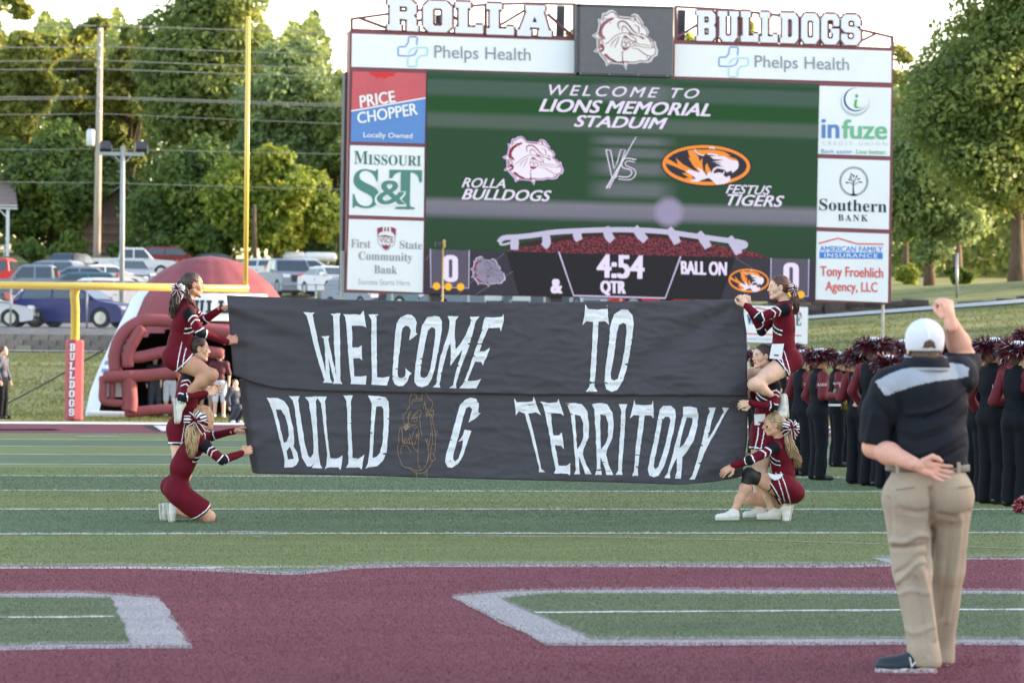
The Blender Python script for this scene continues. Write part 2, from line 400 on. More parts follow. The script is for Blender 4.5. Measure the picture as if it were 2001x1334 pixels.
FM = [fibre('fibre_a', C_gr), fibre('fibre_b', C_ol), fibre('fibre_maroon', C_mar), fibre('fibre_grey', C_gry), fibre('fibre_white', C_wht), fibre('fibre_green', srgb(96, 108, 82))]
o = np_mesh('turf_fibres', V.reshape(-1, 3), np.arange(nb*3).reshape(-1, 3), FM, cat, smooth=False); tag(o, kind='stuff', cat='turf', label='short artificial turf fibres standing up across the near field')

# dry grass tufts on the bank behind the end zone
nb = 26000
yb = RNG.uniform(78.5, 117.3, nb); xb = RNG.uniform(5, 52, nb)
zb = H(xb, yb)+.12*np.array([mnoise.noise(Vector((x*.12, y*.12, 0))) for x, y in zip(xb, yb)])*np.clip((yb-90)/10, 0, 1)*(yb > 90)
zb = np.where(yb < 84, -.05, zb)
wd = RNG.uniform(.02, .05, nb); hg = RNG.uniform(.04, .13, nb)
V = np.zeros((nb, 3, 3)); V[:, 0] = np.stack([xb-wd, yb, zb], 1); V[:, 1] = np.stack([xb+wd, yb, zb], 1); V[:, 2] = np.stack([xb+RNG.normal(0, .05, nb), yb+RNG.normal(0, .05, nb), zb+hg], 1)
o = np_mesh('bank_grass', V.reshape(-1, 3), np.arange(nb*3).reshape(-1, 3), M_tuft, smooth=False); tag(o, kind='stuff', cat='grass', label='dry mown grass covering the bank behind the end zone')

# ------------------------------------------------------------ parking lot, path, walls
M_asph = mat('asphalt', srgb(92, 92, 98), .9, .25, 1.2, .3, 30)
M_conc = mat('path_concrete', srgb(178, 178, 176), .85, .15, 2.0, .2, 20)
M_grav = mat('gravel', srgb(128, 124, 118), .95, .4, 3.0, .6, 12)
def sheet(name, x0, x1, y0, y1, dz, m, nx=24, ny=24, kind='structure'):
    mb = MB(); xs = np.linspace(x0, x1, nx); ys = np.linspace(y0, y1, ny)
    mb.v = [(x, y, Hs(x, y)+dz) for y in ys for x in xs]
    mb.f = [(j*nx+i, j*nx+i+1, (j+1)*nx+i+1, (j+1)*nx+i) for j in range(ny-1) for i in range(nx-1)]; mb.m = [0]*len(mb.f)
    return tag(mb.build(name, m), kind=kind)
sheet('parking_lot', -60, 25, 128.6, 222, .02, M_asph, 30, 60)
sheet('gravel_strip', -60, 24, 119.4, 128.5, .03, M_grav, 40, 14)
sheet('footpath', -60, 60, 117.7, 118.9, .05, M_conc, 60, 4)
# two low walls of concrete blocks between path and lot
M_blk = [mat('block_%d' % i, srgb(*c), .92, .3, 3, .5, 25) for i, c in enumerate([(128, 122, 116), (112, 108, 104), (138, 134, 126)])]
wl = empty('retaining_wall', (8, 119.4, 1.7), 'low grey concrete block retaining wall below the parking lot fence', 'wall')
bm_ = []
for mi in range(3):
    mb = MB(); mb.box((0, 0, 0), (.58, .3, .2)); bo = mb.build('block', M_blk[mi]); bm_.append(bo.data); bpy.data.objects.remove(bo)
k = 0
for row in range(3):
    for i in range(100):
        x = -10+i*.6+(row % 2)*.3
        if x > 23: break
        b_ = bpy.data.objects.new('block', random.choice(bm_)); COL.objects.link(b_); b_.parent = wl
        b_.location = (x-8, random.uniform(-.02, .02)+row*.05, Hs(x, 119.4)+.1+row*.205-1.7)
wr = empty('stone_edging', (38, 119.6, 3.5), 'rough dark stone edging along the path on the right bank', 'wall')
M_st = [mat('edge_stone_%d' % i, srgb(*c), .95, .4, 2, .7, 8) for i, c in enumerate([(84, 76, 70), (104, 94, 86), (66, 60, 58)])]
sm = []
for mi in range(6):
    mb = MB(); 
    pts = [np.array([x*.5, y*.22, z*.2])*random.uniform(.75, 1.1) for x in (-1, 1) for y in (-1, 1) for z in (-1, 1)]
    mb.add(pts, [(0, 1, 3, 2), (4, 6, 7, 5), (0, 4, 5, 1), (2, 3, 7, 6), (0, 2, 6, 4), (1, 5, 7, 3)]); bo = mb.build('stone', M_st[mi % 3]); sm.append(bo.data); bpy.data.objects.remove(bo)
for row in range(3):
    x = 30+row*.3
    while x < (52, 41.5, 39.5)[row]:
        b_ = bpy.data.objects.new('stone', random.choice(sm)); COL.objects.link(b_); b_.parent = wr
        y = 119.6+row*.15; b_.location = (x-38, y-119.6, Hs(x, y)-.02-.10*min(1, max(0, (x-38)/4))+row*.2-3.5)
        b_.rotation_euler = (random.uniform(-.1, .1), random.uniform(-.1, .1), random.uniform(-.1, .1)); b_.scale[2] = random.uniform(.8, 1.3); x += random.uniform(.7, 1.05)

# chain-link fence along the lot
M_galv = mat('galvanised', srgb(160, 165, 168), .5, .2, 8, 0, metal=.6)
fe = empty('chain_link_fence', (5, 125, 2.5), 'grey chain link fence on the edge of the parking lot', 'fence')
xp = [hitY(px, 690, 125)[0] for px in (-130, 20, 169, 318, 467, 616, 765, 914, 1063, 1212)]
def rail_z(x): return Hs(x, 125)+1.78
for x in xp:
    mb = MB(); mb.tube([(x, 125, Hs(x, 125)-.05), (x, 125, rail_z(x)+.04)], .038, 8); mb.build('post', M_galv, fe, True)
mb = MB(); mb.tube([(x, 125, rail_z(x)) for x in xp], .022, 6); mb.build('top_rail', M_galv, fe, True)
mb = MB(); x = xp[0]; z0 = 0
while x < xp[-1]:
    for s in (-1, 1):
        za = Hs(x, 125)+.05; h = 1.7; a = np.array([x, 125, za]); b_ = np.array([x+s*h, 125, za+h]); d = np.array([.0022, 0, .0])
        mb.add([a-d, a+d, b_+d, b_-d], [(0, 1, 2, 3)])
    x += .12
o = mb.build('wire_mesh', M_galv, fe); tag(o, kind='stuff')

# ------------------------------------------------------------ trees
def tree(name, px, base_y_plane, ztop_px, half_px, lab, lm, n=14000, leaf=.34, trunk_r=.35, crown_lo=.22, seed=0, group=None, depth=.8, lobes=26, lean=0, cat='tree', droop=0.0, lopsided=0.0):
    rg = np.random.default_rng(seed+int(px)+1000); Y = base_y_plane
    b = onground(px, Y); top = hitY(px, ztop_px, Y)[2]; hh = top-b[2]; W = half_px/ppm(Y, px)
    root = empty(name, b, lab, cat, group)
    # trunk and limbs
    mb = MB(); tr_top = np.array([b[0]+lean, b[1], b[2]+hh*.62])
    pts = [b+np.array([0, 0, -.2])]; 
    for i in range(1, 7):
        t = i/6; pts.append(b+(tr_top-b)*t+np.array([rg.normal(0, .12), rg.normal(0, .12), 0])*hh*.02)
    mb.tube(pts, [trunk_r*(1.35 if i == 0 else 1)*(1-.75*i/6) for i in range(7)], 10)
    C = np.array([b[0]+lean*.8, b[1], b[2]+hh*(crown_lo+1)/2]); Rz = hh*(1-crown_lo)/2; Rx = W; Ry = W*depth
    lob = []
    for i in range(lobes):
        v = rg.normal(size=3); v /= np.linalg.norm(v); r = rg.uniform(.35, .86)
        c = C+v*np.array([Rx, Ry, Rz])*r; lr = rg.uniform(.30, .50)*min(Rx, Rz)*(1.1-.3*max(0, v[2]))
        lob.append((c, lr))
    lob.append((C+np.array([rg.normal()*Rx*.15, 0, Rz*.72]), .28*Rx)); lob.append((C, .55*min(Rx, Rz)))
    for c, lr in lob[:14]:
        k = rg.integers(2, 6); mb.tube([pts[k], (pts[k]+c)/2+rg.normal(size=3)*.25, c], [trunk_r*.35, trunk_r*.22, trunk_r*.08], 6)
    mb.build('trunk', M_bark, root, True)
    wts = np.array([lr**2 for c, lr in lob]); wts /= wts.sum()
    n = int(n*1.7); leaf = leaf*1.25
    idx = rg.choice(len(lob), n, p=wts); Cs = np.array([c for c, _ in lob])[idx]; Ls = np.array([lr for _, lr in lob])[idx]
    d = rg.normal(size=(n, 3)); d /= np.linalg.norm(d, axis=1)[:, None]
    r = Ls*rg.uniform(.35, 1.12, n)**.6*(1+.22*np.sin(d[:, 0]*7+Cs[:, 0])*np.sin(d[:, 2]*6+Cs[:, 2]*2))
    P = Cs+d*r[:, None]*np.array([1.1, 1.0, .82]); P[:, 2] -= droop*r*rg.random(n)
    # leaf sprays: quads roughly facing outward and upward
    nr = d*.8+rg.normal(0, .55, (n, 3))+np.array([0, 0, .35]); nr /= np.linalg.norm(nr, axis=1)[:, None]
    t = np.cross(nr, rg.normal(size=(n, 3))); t /= np.linalg.norm(t, axis=1)[:, None]; bt = np.cross(nr, t)
    s = leaf*rg.uniform(.55, 1.25, n)[:, None]
    Q = np.stack([P-t*s*.55, P-bt*s*.32+nr*s*.1, P+t*s*.55, P+bt*s*.32-nr*s*.05], 1)
    o = np_mesh('crown', Q.reshape(-1, 3), np.arange(n*4).reshape(-1, 4), lm, parent=root, smooth=False)
    return root
M_bark = mat('bark', srgb(92, 78, 66), .95, .45, 3, .8, 12, stretch=(3, 3, .6))
L_yel = leaf_mat('leaves_yellow', srgb(76, 92, 44), srgb(118, 128, 58), srgb(158, 156, 76))
L_mid = leaf_mat('leaves_mid', srgb(70, 90, 50), srgb(104, 122, 64), srgb(142, 148, 80))
L_pal = leaf_mat('leaves_pale', srgb(78, 100, 66), srgb(112, 134, 86), srgb(146, 162, 106))
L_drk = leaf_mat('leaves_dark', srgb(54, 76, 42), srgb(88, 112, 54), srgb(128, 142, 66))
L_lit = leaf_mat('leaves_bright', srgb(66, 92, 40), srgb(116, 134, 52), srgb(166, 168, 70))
GT = 'trees beyond the parking lot'
tree('tree', -60, 262, -60, 110, 'yellow green tree at the far left edge behind the small house', L_yel, 9000, .42, seed=1, group=GT)
tree('tree', 45, 258, -70, 70, 'tall yellow green tree behind the grey roofed house at far left', L_yel, 12000, .40, seed=2, group=GT)
tree('tree', 165, 268, -8, 72, 'pointed yellow green tree just left of the utility pole', L_yel, 12000, .40, seed=3, group=GT)
tree('tree', 246, 264, 12, 55, 'narrow yellow green tree just right of the utility pole', L_yel, 10000, .38, seed=4, group=GT)
tree('tree', 415, 252, -130, 150, 'tallest dark green tree, its top above the goal post upright', L_mid, 26000, .40, .5, seed=5, group=GT, lobes=40)
tree('tree', 560, 240, 52, 118, 'feathery pale green tree between the goal post upright and the scoreboard', L_pal, 22000, .34, seed=6, group=GT, lobes=36)
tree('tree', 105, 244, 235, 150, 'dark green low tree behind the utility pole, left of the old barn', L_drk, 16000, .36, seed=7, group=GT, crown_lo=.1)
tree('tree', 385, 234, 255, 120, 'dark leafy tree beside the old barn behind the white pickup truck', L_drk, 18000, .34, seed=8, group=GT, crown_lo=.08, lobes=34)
tree('tree', 540, 226, 290, 135, 'bright yellow leaved tree behind the silver pickup truck', L_lit, 20000, .32, seed=9, group=GT, crown_lo=.2, lobes=34)
tree('tree', 665, 236, 180, 70, 'green tree partly behind the left edge of the scoreboard', L_mid, 12000, .34, seed=10, group=GT, crown_lo=.2)
tree('tree', 725, 246, 28, 70, 'tree behind the left end of the scoreboard truss', L_lit, 9000, .36, seed=11, group=GT)
tree('tree', 1128, 240, 16, 90, 'tree seen through the truss left of the emblem panel', L_lit, 9000, .36, seed=12, group=GT)
tree('tree', 1352, 240, 40, 60, 'tree seen through the truss right of the emblem panel', L_lit, 6000, .36, seed=13, group=GT)
tree('tree', 1455, 232, 2, 34, 'tree whose tip pokes above the second word of the truss letters', L_lit, 7000, .34, seed=14, group=GT)
tree('tree', 900, 250, 150, 200, 'wide tree hidden behind the left half of the big screen', L_mid, 5000, .5, seed=31, group=GT)
tree('tree', 1280, 250, 150, 200, 'wide tree hidden behind the right half of the big screen', L_mid, 5000, .5, seed=32, group=GT)
GR = 'trees on the right bank'
tree('tree', 1985, 158, -160, 185, 'big spreading green tree at the right edge with a thick dark trunk', L_mid, 46000, .24, .42, seed=15, group=GR, crown_lo=.15, lobes=60)
tree('tree', 1815, 172, 118, 100, 'smaller tree with a short trunk between the scoreboard and the big right tree', L_pal, 24000, .24, .28, seed=16, group=GR, crown_lo=.08, lobes=40)
tree('tree', 1868, 205, 40, 110, 'tall tree behind the two right bank trees', L_mid, 24000, .28, .35, seed=17, group=GR, crown_lo=.12, lobes=40)
tree('tree', 1768, 215, 50, 58, 'slender yellowish tree touching the right edge of the scoreboard', L_yel, 9000, .26, .2, seed=18, group=GR, crown_lo=.1)
tree('tree', 2110, 180, 60, 120, 'tree just outside the right edge of the bank', L_yel, 12000, .30, .35, seed=19, group=GR)
tree('shrub', 1775, 180, 515, 24, 'bright low shrub on the right bank left of the small tree trunk', L_lit, 3000, .2, .06, seed=20, crown_lo=.0, cat='shrub', lobes=10)
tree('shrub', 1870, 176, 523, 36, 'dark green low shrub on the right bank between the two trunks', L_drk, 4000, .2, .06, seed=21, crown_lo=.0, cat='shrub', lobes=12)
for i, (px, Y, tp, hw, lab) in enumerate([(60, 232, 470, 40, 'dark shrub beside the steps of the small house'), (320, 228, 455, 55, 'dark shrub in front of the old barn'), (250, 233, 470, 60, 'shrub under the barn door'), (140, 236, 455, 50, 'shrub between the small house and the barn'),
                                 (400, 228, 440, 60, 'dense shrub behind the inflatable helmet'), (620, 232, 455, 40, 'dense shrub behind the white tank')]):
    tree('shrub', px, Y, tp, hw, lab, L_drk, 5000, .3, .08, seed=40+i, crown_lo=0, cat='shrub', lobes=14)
def woods(px0, px1, Y0, Y1, topf, n, leaf, lm, lab, seed):
    rg = np.random.default_rng(seed); px = rg.uniform(px0, px1, n); Y = rg.uniform(Y0, Y1, n)
    P = np.zeros((n, 3)); 
    for i in range(n):
        p = hitY(px[i], 690, Y[i]); zt = hitY(px[i], topf(px[i])+22*math.sin(px[i]*.05)+14*math.sin(px[i]*.13+1), Y[i])[2]; zb = Hs(p[0], Y[i]); P[i] = (p[0], Y[i], zb+(zt-zb)*rg.random()**.8)
    d = rg.normal(0, .7, (n, 3))+np.array([0, -.7, .4]); d /= np.linalg.norm(d, axis=1)[:, None]
    t = np.cross(d, rg.normal(size=(n, 3))); t /= np.linalg.norm(t, axis=1)[:, None]; bt = np.cross(d, t); s = leaf*rg.uniform(.6, 1.3, n)[:, None]
    Q = np.stack([P-t*s*.55, P-bt*s*.35, P+t*s*.55, P+bt*s*.35], 1)
    return tag(np_mesh('far_woods', Q.reshape(-1, 3), np.arange(n*4).reshape(-1, 4), lm, smooth=False), lab, 'woods', kind='stuff')
woods(-400, 760, 290, 330, lambda p: 52 if p < 640 else 130, 52000, .62, L_mid, 'mass of green trees far behind the parking lot', 3)
woods(640, 1750, 290, 330, lambda p: 150, 22000, .8, L_mid, 'line of green trees far behind the scoreboard', 5)
woods(1700, 2400, 225, 290, lambda p: 170, 44000, .62, L_mid, 'mass of green trees far behind the right bank', 4)
M_soil = mat('far_slope', srgb(60, 64, 36), .95, .4, .3)

# ------------------------------------------------------------ small house, barn, tank, poles and lines
M_shgl = mat('shingle', srgb(126, 112, 106), .9, .25, 3, .4, 10); M_wh = mat('white_trim', srgb(214, 216, 222), .7, .06, 2)
def house():
    Y = 240; a = hitY(-120, 500, Y); b = hitY(17, 500, Y); zb = a[2]-.6; ze = hitY(17, 402, Y)[2]; zt = hitY(0, 333, Y)[2]
    r = empty('small_house', (a[0], Y, zb), 'small white house with a grey shingle roof and porch at the left edge', 'house')
    mb = MB(); mb.box(((a[0]+b[0])/2-.4, Y+4.2, (zb+ze)/2), (b[0]-a[0]-1.6, 6, ze-zb)); mb.build('wall', M_wh, r)
    mb = MB(); x0, x1 = a[0]-.3, b[0]+.55; mb.prism([(x0, Y-.3, ze), (x0, Y+3.8, zt), (x0, Y+8, ze)], (x1-x0, 0, 0)); rf = mb.build('roof', M_shgl, r)
    for i in range(9):
        mb = MB(); t = i/9; y = Y-.33+4.1*t; z = ze+(zt-ze)*t; mb.bar((x0, y, z+.03), (x1, y, z+.03), .5, .03, up=(0, -(zt-ze), 4.1)); mb.build('shingle_course', M_shgl, rf)
    mb = MB(); mb.box(((x0+x1)/2, Y-.38, ze-.12), (x1-x0, .14, .3)); mb.build('fascia', M_wh, r)
    for px in (14, -14, -44):
        p = hitY(px, 500, Y); mb = MB(); mb.box((p[0], Y-.2, (zb+ze)/2-.2), (.24, .24, ze-zb)); mb.build('porch_column', M_wh, r)
        mb = MB(); mb.bar((p[0], Y-.2, ze-.9), (p[0]-.6, Y-.2, ze-.3), .1); mb.build('column_brace', M_wh, r)
    for i in range(7):
        mb = MB(); mb.box((a[0]+(b[0]-a[0])*(i+.5)/7, Y-.2, zb+1.0), (.06, .06, .8)); mb.build('baluster', M_wh, r)
    mb = MB(); mb.box(((a[0]+b[0])/2, Y-.2, zb+1.4), (b[0]-a[0], .1, .08)); mb.build('porch_rail', M_wh, r)
    M_dk = mat('window_glass', (.03, .035, .04), .15)
    mb = MB(); mb.box((b[0]-2.2, Y+1.17, zb+2.0), (.9, .06, 1.3)); wn = mb.build('window', M_dk, r)
house()
def barn():
    Y = 242; a = hitY(158, 500, Y); b = hitY(312, 500, Y); zb = Hs(a[0], Y)-.3; ze = hitY(235, 418, Y)[2]; zt = hitY(235, 366, Y)[2]; xm = (a[0]+b[0])/2
    r = empty('old_barn', (xm, Y, zb), 'old brown barn of weathered boards with a pale grey door under the trees', 'barn')
    M_w = [mat('barn_board_%d' % i, srgb(*c), .95, .35, 2, .4, 9, stretch=(1, 1, .2)) for i, c in enumerate([(110, 88, 82), (96, 78, 74), (122, 98, 90)])]
    mb = MB(); mb.prism([(a[0], Y+.1, zb), (b[0], Y+.1, zb), (b[0], Y+.1, ze), (xm, Y+.1, zt), (a[0], Y+.1, ze)], (0, 7, 0)); mb.build('wall', M_w[1], r)
    nb_ = 14; z = zb
    for i in range(nb_):
        h = (ze-zb)/nb_; mb = MB(); mb.box((xm, Y+.06-.004*(i % 2), zb+h*(i+.5)), (b[0]-a[0], .06, h*.9)); mb.build('board', M_w[i % 3], r)
    for s in (-1, 1):
        xe = a[0]-.4 if s < 0 else b[0]+.4; mb = MB(); mb.bar((xm, Y+3, zt+.1), (xe, Y+3, ze-.1), .12, 7.2, up=(0, 1, 0)); mb.build('roof', M_shgl, r)
    c = hitY(286, 440, Y); dr = MB(); dr.box((c[0], Y-.01, (zb+hitY(286, 410, Y)[2])/2), (1.5, .06, hitY(286, 410, Y)[2]-zb)); d = dr.build('door', mat('door_grey', srgb(150, 152, 156), .8, .3, 4, stretch=(3, 3, .2)), r)
    for i in range(5):
        mb = MB(); mb.box((c[0]-.6+.3*i, Y-.06, (zb+hitY(286, 410, Y)[2])/2), (.26, .03, hitY(286, 410, Y)[2]-zb-.1)); mb.build('door_board', mat('door_grey', (0, 0, 0)), d)
barn()
M_tank = mat('tank_white', srgb(205, 208, 214), .4, .12, 2)
def tank(px, Y, L, lab):
    p = onground(px, Y); r = empty('propane_tank', p, lab, 'tank', 'white tanks by the lot'); mb = MB()
    ts = np.linspace(0, PI, 9); ax = [(-L/2-.3*math.cos(t), .34*math.sin(t)) for t in ts[:5]]+[(L/2-.3*math.cos(t), .34*math.sin(t)) for t in ts[4:]]
    mb.tube([(p[0]+x, p[1], p[2]+.72) for x, _ in ax], [max(.02, q) for _, q in ax], 14); mb.build('tank_body', M_tank, r, True)
    for s in (-1, 1):
        mb = MB(); mb.box((p[0]+s*L*.3, p[1], p[2]+.2), (.15, .5, .45)); mb.build('saddle', M_conc, r)
tank(624, 223, 1.7, 'white horizontal gas tank behind the parked cars, nearer the scoreboard'); tank(573, 225, 1.0, 'white horizontal gas tank half hidden by the bright tree')
M_pole = mat('pole_wood', srgb(168, 158, 144), .9, .25, 2, .4, 18, stretch=(4, 4, .3)); M_dark = mat('dark_metal', srgb(58, 60, 66), .5)
pb = onground(187, 212); pt = hitY(196.5, 55, 212)
up = empty('utility_pole', pb, 'tall wooden utility pole with a transformer standing in the parking lot', 'utility pole')
mb = MB(); mb.tube([pb-np.array([0, 0, .3]), (pb+pt)/2, pt], [.24, .21, .17], 12); mb.build('pole', M_pole, up, True)
p = hitY(178, 270, 212); mb = MB(); mb.tube([(p[0], p[1], p[2]-.5), (p[0], p[1], p[2]-.46), (p[0], p[1], p[2]+.46), (p[0], p[1], p[2]+.56)], [.26, .3, .3, .2], 14); tf = mb.build('transformer', M_tank, up, True)
mb = MB(); mb.tube([(p[0]-.1, p[1], p[2]+.5), (p[0]-.1, p[1], p[2]+.8)], .05, 6); mb.build('bushing', M_dark, tf)
mb = MB(); mb.bar((p[0], p[1], p[2]+.2), (p[0]+.5, p[1], p[2]+.2), .1); mb.build('bracket', M_dark, up)
for y in (62, 92, 119, 135, 190, 222):
    q = hitY(194.5, y, 212); mb = MB(); mb.tube([(q[0], q[1]-.26, q[2]), (q[0], q[1]-.26, q[2]+.16)], .07, 8); mb.build('insulator', M_tank, up, True)
lp = onground(237, 150); lt = hitY(240, 286, 150)
M_lp = mat('light_pole_grey', srgb(150, 158, 160), .6, .12, 3)
r = empty('light_pole', lp, 'grey parking lot light pole with a crossarm and two floodlights', 'light pole')
mb = MB(); mb.tube([lp, lt], [.12, .10], 12); mb.build('pole', M_lp, r, True)
a, b = hitY(194, 300, 150), hitY(282, 302, 150); mb = MB(); mb.bar(a, b, .14, .16); mb.build('crossarm', M_lp, r)
for s in (222, 259):
    mb = MB(); mb.bar(hitY(s, 303, 150), hitY(240, 322, 150), .05); mb.build('arm_brace', M_lp, r)
for px in (206, 276):
    c = hitY(px, 288, 150); mb = MB(); mb.box(c, (.5, .35, .3), Matrix.Rotation(-.4, 3, 'X')); mb.box(c+np.array([0, .1, .18]), (.42, .3, .1), Matrix.Rotation(-.4, 3, 'X')); f_ = mb.build('floodlight', M_dark, r)
    for s in (-1, 1):
        mb = MB(); mb.bar(c+np.array([s*.29, 0, -.28]), c+np.array([s*.29, 0, .1]), .04); mb.build('yoke', M_lp, f_)
M_wire = mat('wire', srgb(120, 124, 122), .6)
for i, (yl, yp, yr, dip) in enumerate([(53, 50, 86, 4), (91, 91, 131, 5), (117, 118, 160, 5), (133, 135, 172, 5), (187, 189, 226, 4), (194, 192, 232, 4), (221, 222, 268, 6), (293, 291, 318, 2), (350, 357, 388, 4)]):
    pts = []
    for px in np.linspace(-200, 190, 12): t = (px+200)/390; pts.append(hitY(px, yl+(yp-yl)*t+dip*4*t*(1-t)*.5, 212-(1-t)*2))
    for px in np.linspace(190, 1900, 40): t = (px-190)/1710; pts.append(hitY(px, yp+(yr-yp)*t*1.2+dip*4*t*(1-t), 212+t*6))
    mb = MB(); mb.tube(pts, .034 if i < 6 else .022, 5)
    mb2 = mb.build('power_line', M_wire, smooth=True)
    tag(mb2, ['topmost power line over the car park', 'second power line from the top of the utility pole', 'third power line from the top of the utility pole', 'fourth power line from the top of the utility pole', 'upper of the paired cables halfway up the utility pole', 'lower of the paired cables halfway up the utility pole', 'sagging cable just under the paired cables on the utility pole', 'thin cable level with the two floodlights', 'lowest cable, passing in front of the old barn'][i], 'power line', 'power lines on the utility pole')
# post on the right bank
p = onground(1869, 124); q = hitY(1870, 497, 124); r = empty('fence_post', p, 'single galvanised post on the right bank above the raised fist', 'post'); mb = MB(); mb.tube([p, q], .055, 10); mb.build('post', M_galv, r, True); mb = MB(); mb.tube([q, q+np.array([0, 0, .05])], [.07, .04], 10); mb.build('post_cap', M_galv, r, True)
# two thin dark trunks near the silver pickup
for px, top, lab in ((497, 440, 'slim bare trunk left of the silver pickup truck'),):
    p = onground(px, 222); q = hitY(px, 400, 222); mb = MB(); mb.tube([p, q], [.16, .12], 8); r = empty('bare_tree', p, lab, 'tree'); mb.build('trunk', M_bark, r, True)

# unseen stand added outside the frame to throw the evening shade over the field
def shade_stand():
    r = empty('shade_stand', (56, 18, 0), 'unseen stand added along the right sideline to shade the field', 'shade_stand')
    M_al = mat('bench_aluminium', srgb(170, 172, 176), .5, .1, 2, metal=.3)
    for i in range(16):
        mb = MB(); mb.box((48+i*.9, 16, .8+i*.62), (.9, 124, .62)); mb.build('step', M_al, r)
        mb = MB(); mb.box((48.2+i*.9, 16, 1.35+i*.62), (.3, 124, .06)); mb.build('bench', M_al, r)
    mb = MB(); mb.box((63, 16, 7.2), (.4, 124, 14.4)); mb.build('back_wall', M_conc, r)
    mb = MB(); mb.box((66, 10, 13.2), (5, 60, 4.4)); mb.build('press_box', M_wh, r)
shade_stand()
# ------------------------------------------------------------ flat print: polygons, strokes and type fitted to real panels
EMI = 2**(-SC.view_settings.exposure)
def em(name, rgb, k=1.0):
    if name in MATS: return MATS[name]
    m = bpy.data.materials.new(name); m.use_nodes = True; n, l = N(m); p = n['Principled BSDF']
    c = srgb(*rgb); p.inputs['Base Color'].default_value = (.01, .01, .012, 1); p.inputs['Roughness'].default_value = .6; p.inputs['Specular IOR Level'].default_value = .2
    p.inputs['Emission Color'].default_value = (*c, 1); p.inputs['Emission Strength'].default_value = EMI*k
    MATS[name] = m; return m
def ink(name, rgb, rough=.6): return mat(name, srgb(*rgb), rough, spec=.3)
SBY = 95.0
def SP(p, dy): return hitY(p[0], p[1], SBY-dy)
class Print:
    """collects flat shapes in photo-pixel outline on plane y = Y, builds one mesh per call"""
    def __init__(s, Y): s.Y = Y
    def pt(s, p, dy): return tuple(hitY(p[0], p[1], s.Y-dy))
    def poly(s, name, pts, m, dy, holes=(), parent=None, thick=0):
        lp = [[Vector(s.pt(p, dy)) for p in q] for q in [pts]+list(holes)]
        mb = MB()
        if thick: mb.prism(lp[0], (0, thick, 0), holes=lp[1:])
        else:
            tri = tessellate_polygon(lp); vs = [v for q in lp for v in q]; mb.add(vs, [tuple(t) for t in tri])
        return mb.build(name, m, parent)
    def polys(s, name, lst, m, dy, parent=None):
        if len(lst) < 4:
            for q in lst: o = s.poly(name, q, m, dy, parent=parent)
            return o
        mb = MB()
        for pts in lst:
            lp = [Vector(s.pt(p, dy)) for p in pts]; mb.add(lp, [tuple(t) for t in tessellate_polygon([lp])])
        return mb.build(name, m, parent)
def smooth_path(pts, k=5, close=False):
    P = [np.array(p, float) for p in pts]; out = []; n = len(P)
    rng = range(n if close else n-1)
    for i in rng:
        p0 = P[(i-1) % n] if close or i > 0 else P[0]; p1 = P[i]; p2 = P[(i+1) % n]; p3 = P[(i+2) % n] if close or i+2 < n else P[-1]
        for j in range(k):
            t = j/k; out.append(.5*((2*p1)+(-p0+p2)*t+(2*p0-5*p1+4*p2-p3)*t*t+(-p0+3*p1-3*p2+p3)*t**3))
    if not close: out.append(P[-1])
    return out
def stroke(pts, w, close=False, sm=5):
    """ribbon quads along a smoothed path; w may be a list for tapering"""
    P = smooth_path(pts, sm, close) if sm > 1 else [np.array(p, float) for p in pts]+([np.array(pts[0], float)] if close else [])
    if close and sm > 1: P = P+[P[0]]
    n = len(P); L = []; R = []
    for i in range(n):
        a = P[max(i-1, 0)]; b = P[min(i+1, n-1)]
        if close and i in (0, n-1): a = P[-2]; b = P[1]
        d = b-a; d = d/(np.linalg.norm(d)+1e-9); nn = np.array([-d[1], d[0]]); t = i/(n-1)
        ww = np.interp(t, np.linspace(0, 1, len(w)), w) if hasattr(w, '__len__') else w
        L.append(P[i]+nn*ww/2); R.append(P[i]-nn*ww/2)
    return [[L[i], L[i+1], R[i+1], R[i]] for i in range(n-1)]
def zm(ox, oy, sc): return lambda pts: [(ox+x/sc, oy+y/sc) for x, y in pts]
def ell(cx, cy, rx, ry, n=28, a0=0, a1=2*PI, rot=0):
    out = []
    for i in range(n):
        a = a0+(a1-a0)*i/(n if abs(a1-a0-2*PI) < 1e-6 else n-1); x, y = rx*math.cos(a), ry*math.sin(a)
        out.append((cx+x*math.cos(rot)-y*math.sin(rot), cy+x*math.sin(rot)+y*math.cos(rot)))
    return out
_fc = {}
def glyphs(s, bold=0.0, space=1.0, shear=0.0):
    key = (s, bold, space, shear)
    if key in _fc: return _fc[key]
    c = bpy.data.curves.new('t', 'FONT'); c.body = s; c.offset = bold; c.space_character = space; c.shear = shear; c.resolution_u = 4
    o = bpy.data.objects.new('t', c); COL.objects.link(o); dg = bpy.context.evaluated_depsgraph_get()
    me = bpy.data.meshes.new_from_object(o.evaluated_get(dg)); V = np.array([v.co[:2] for v in me.vertices]); Fs = [tuple(p.vertices) for p in me.polygons]
    bpy.data.objects.remove(o); bpy.data.curves.remove(c); bpy.data.meshes.remove(me)
    V = (V-V.min(0))/(V.max(0)-V.min(0)); _fc[key] = (V, Fs); return V, Fs
def serif(s):
    out = ''
    for ch in s:
        if 'A' <= ch <= 'Z': out += chr(0x1D400+ord(ch)-65)
        elif 'a' <= ch <= 'z': out += chr(0x1D41A+ord(ch)-97)
        else: out += ch
    return out
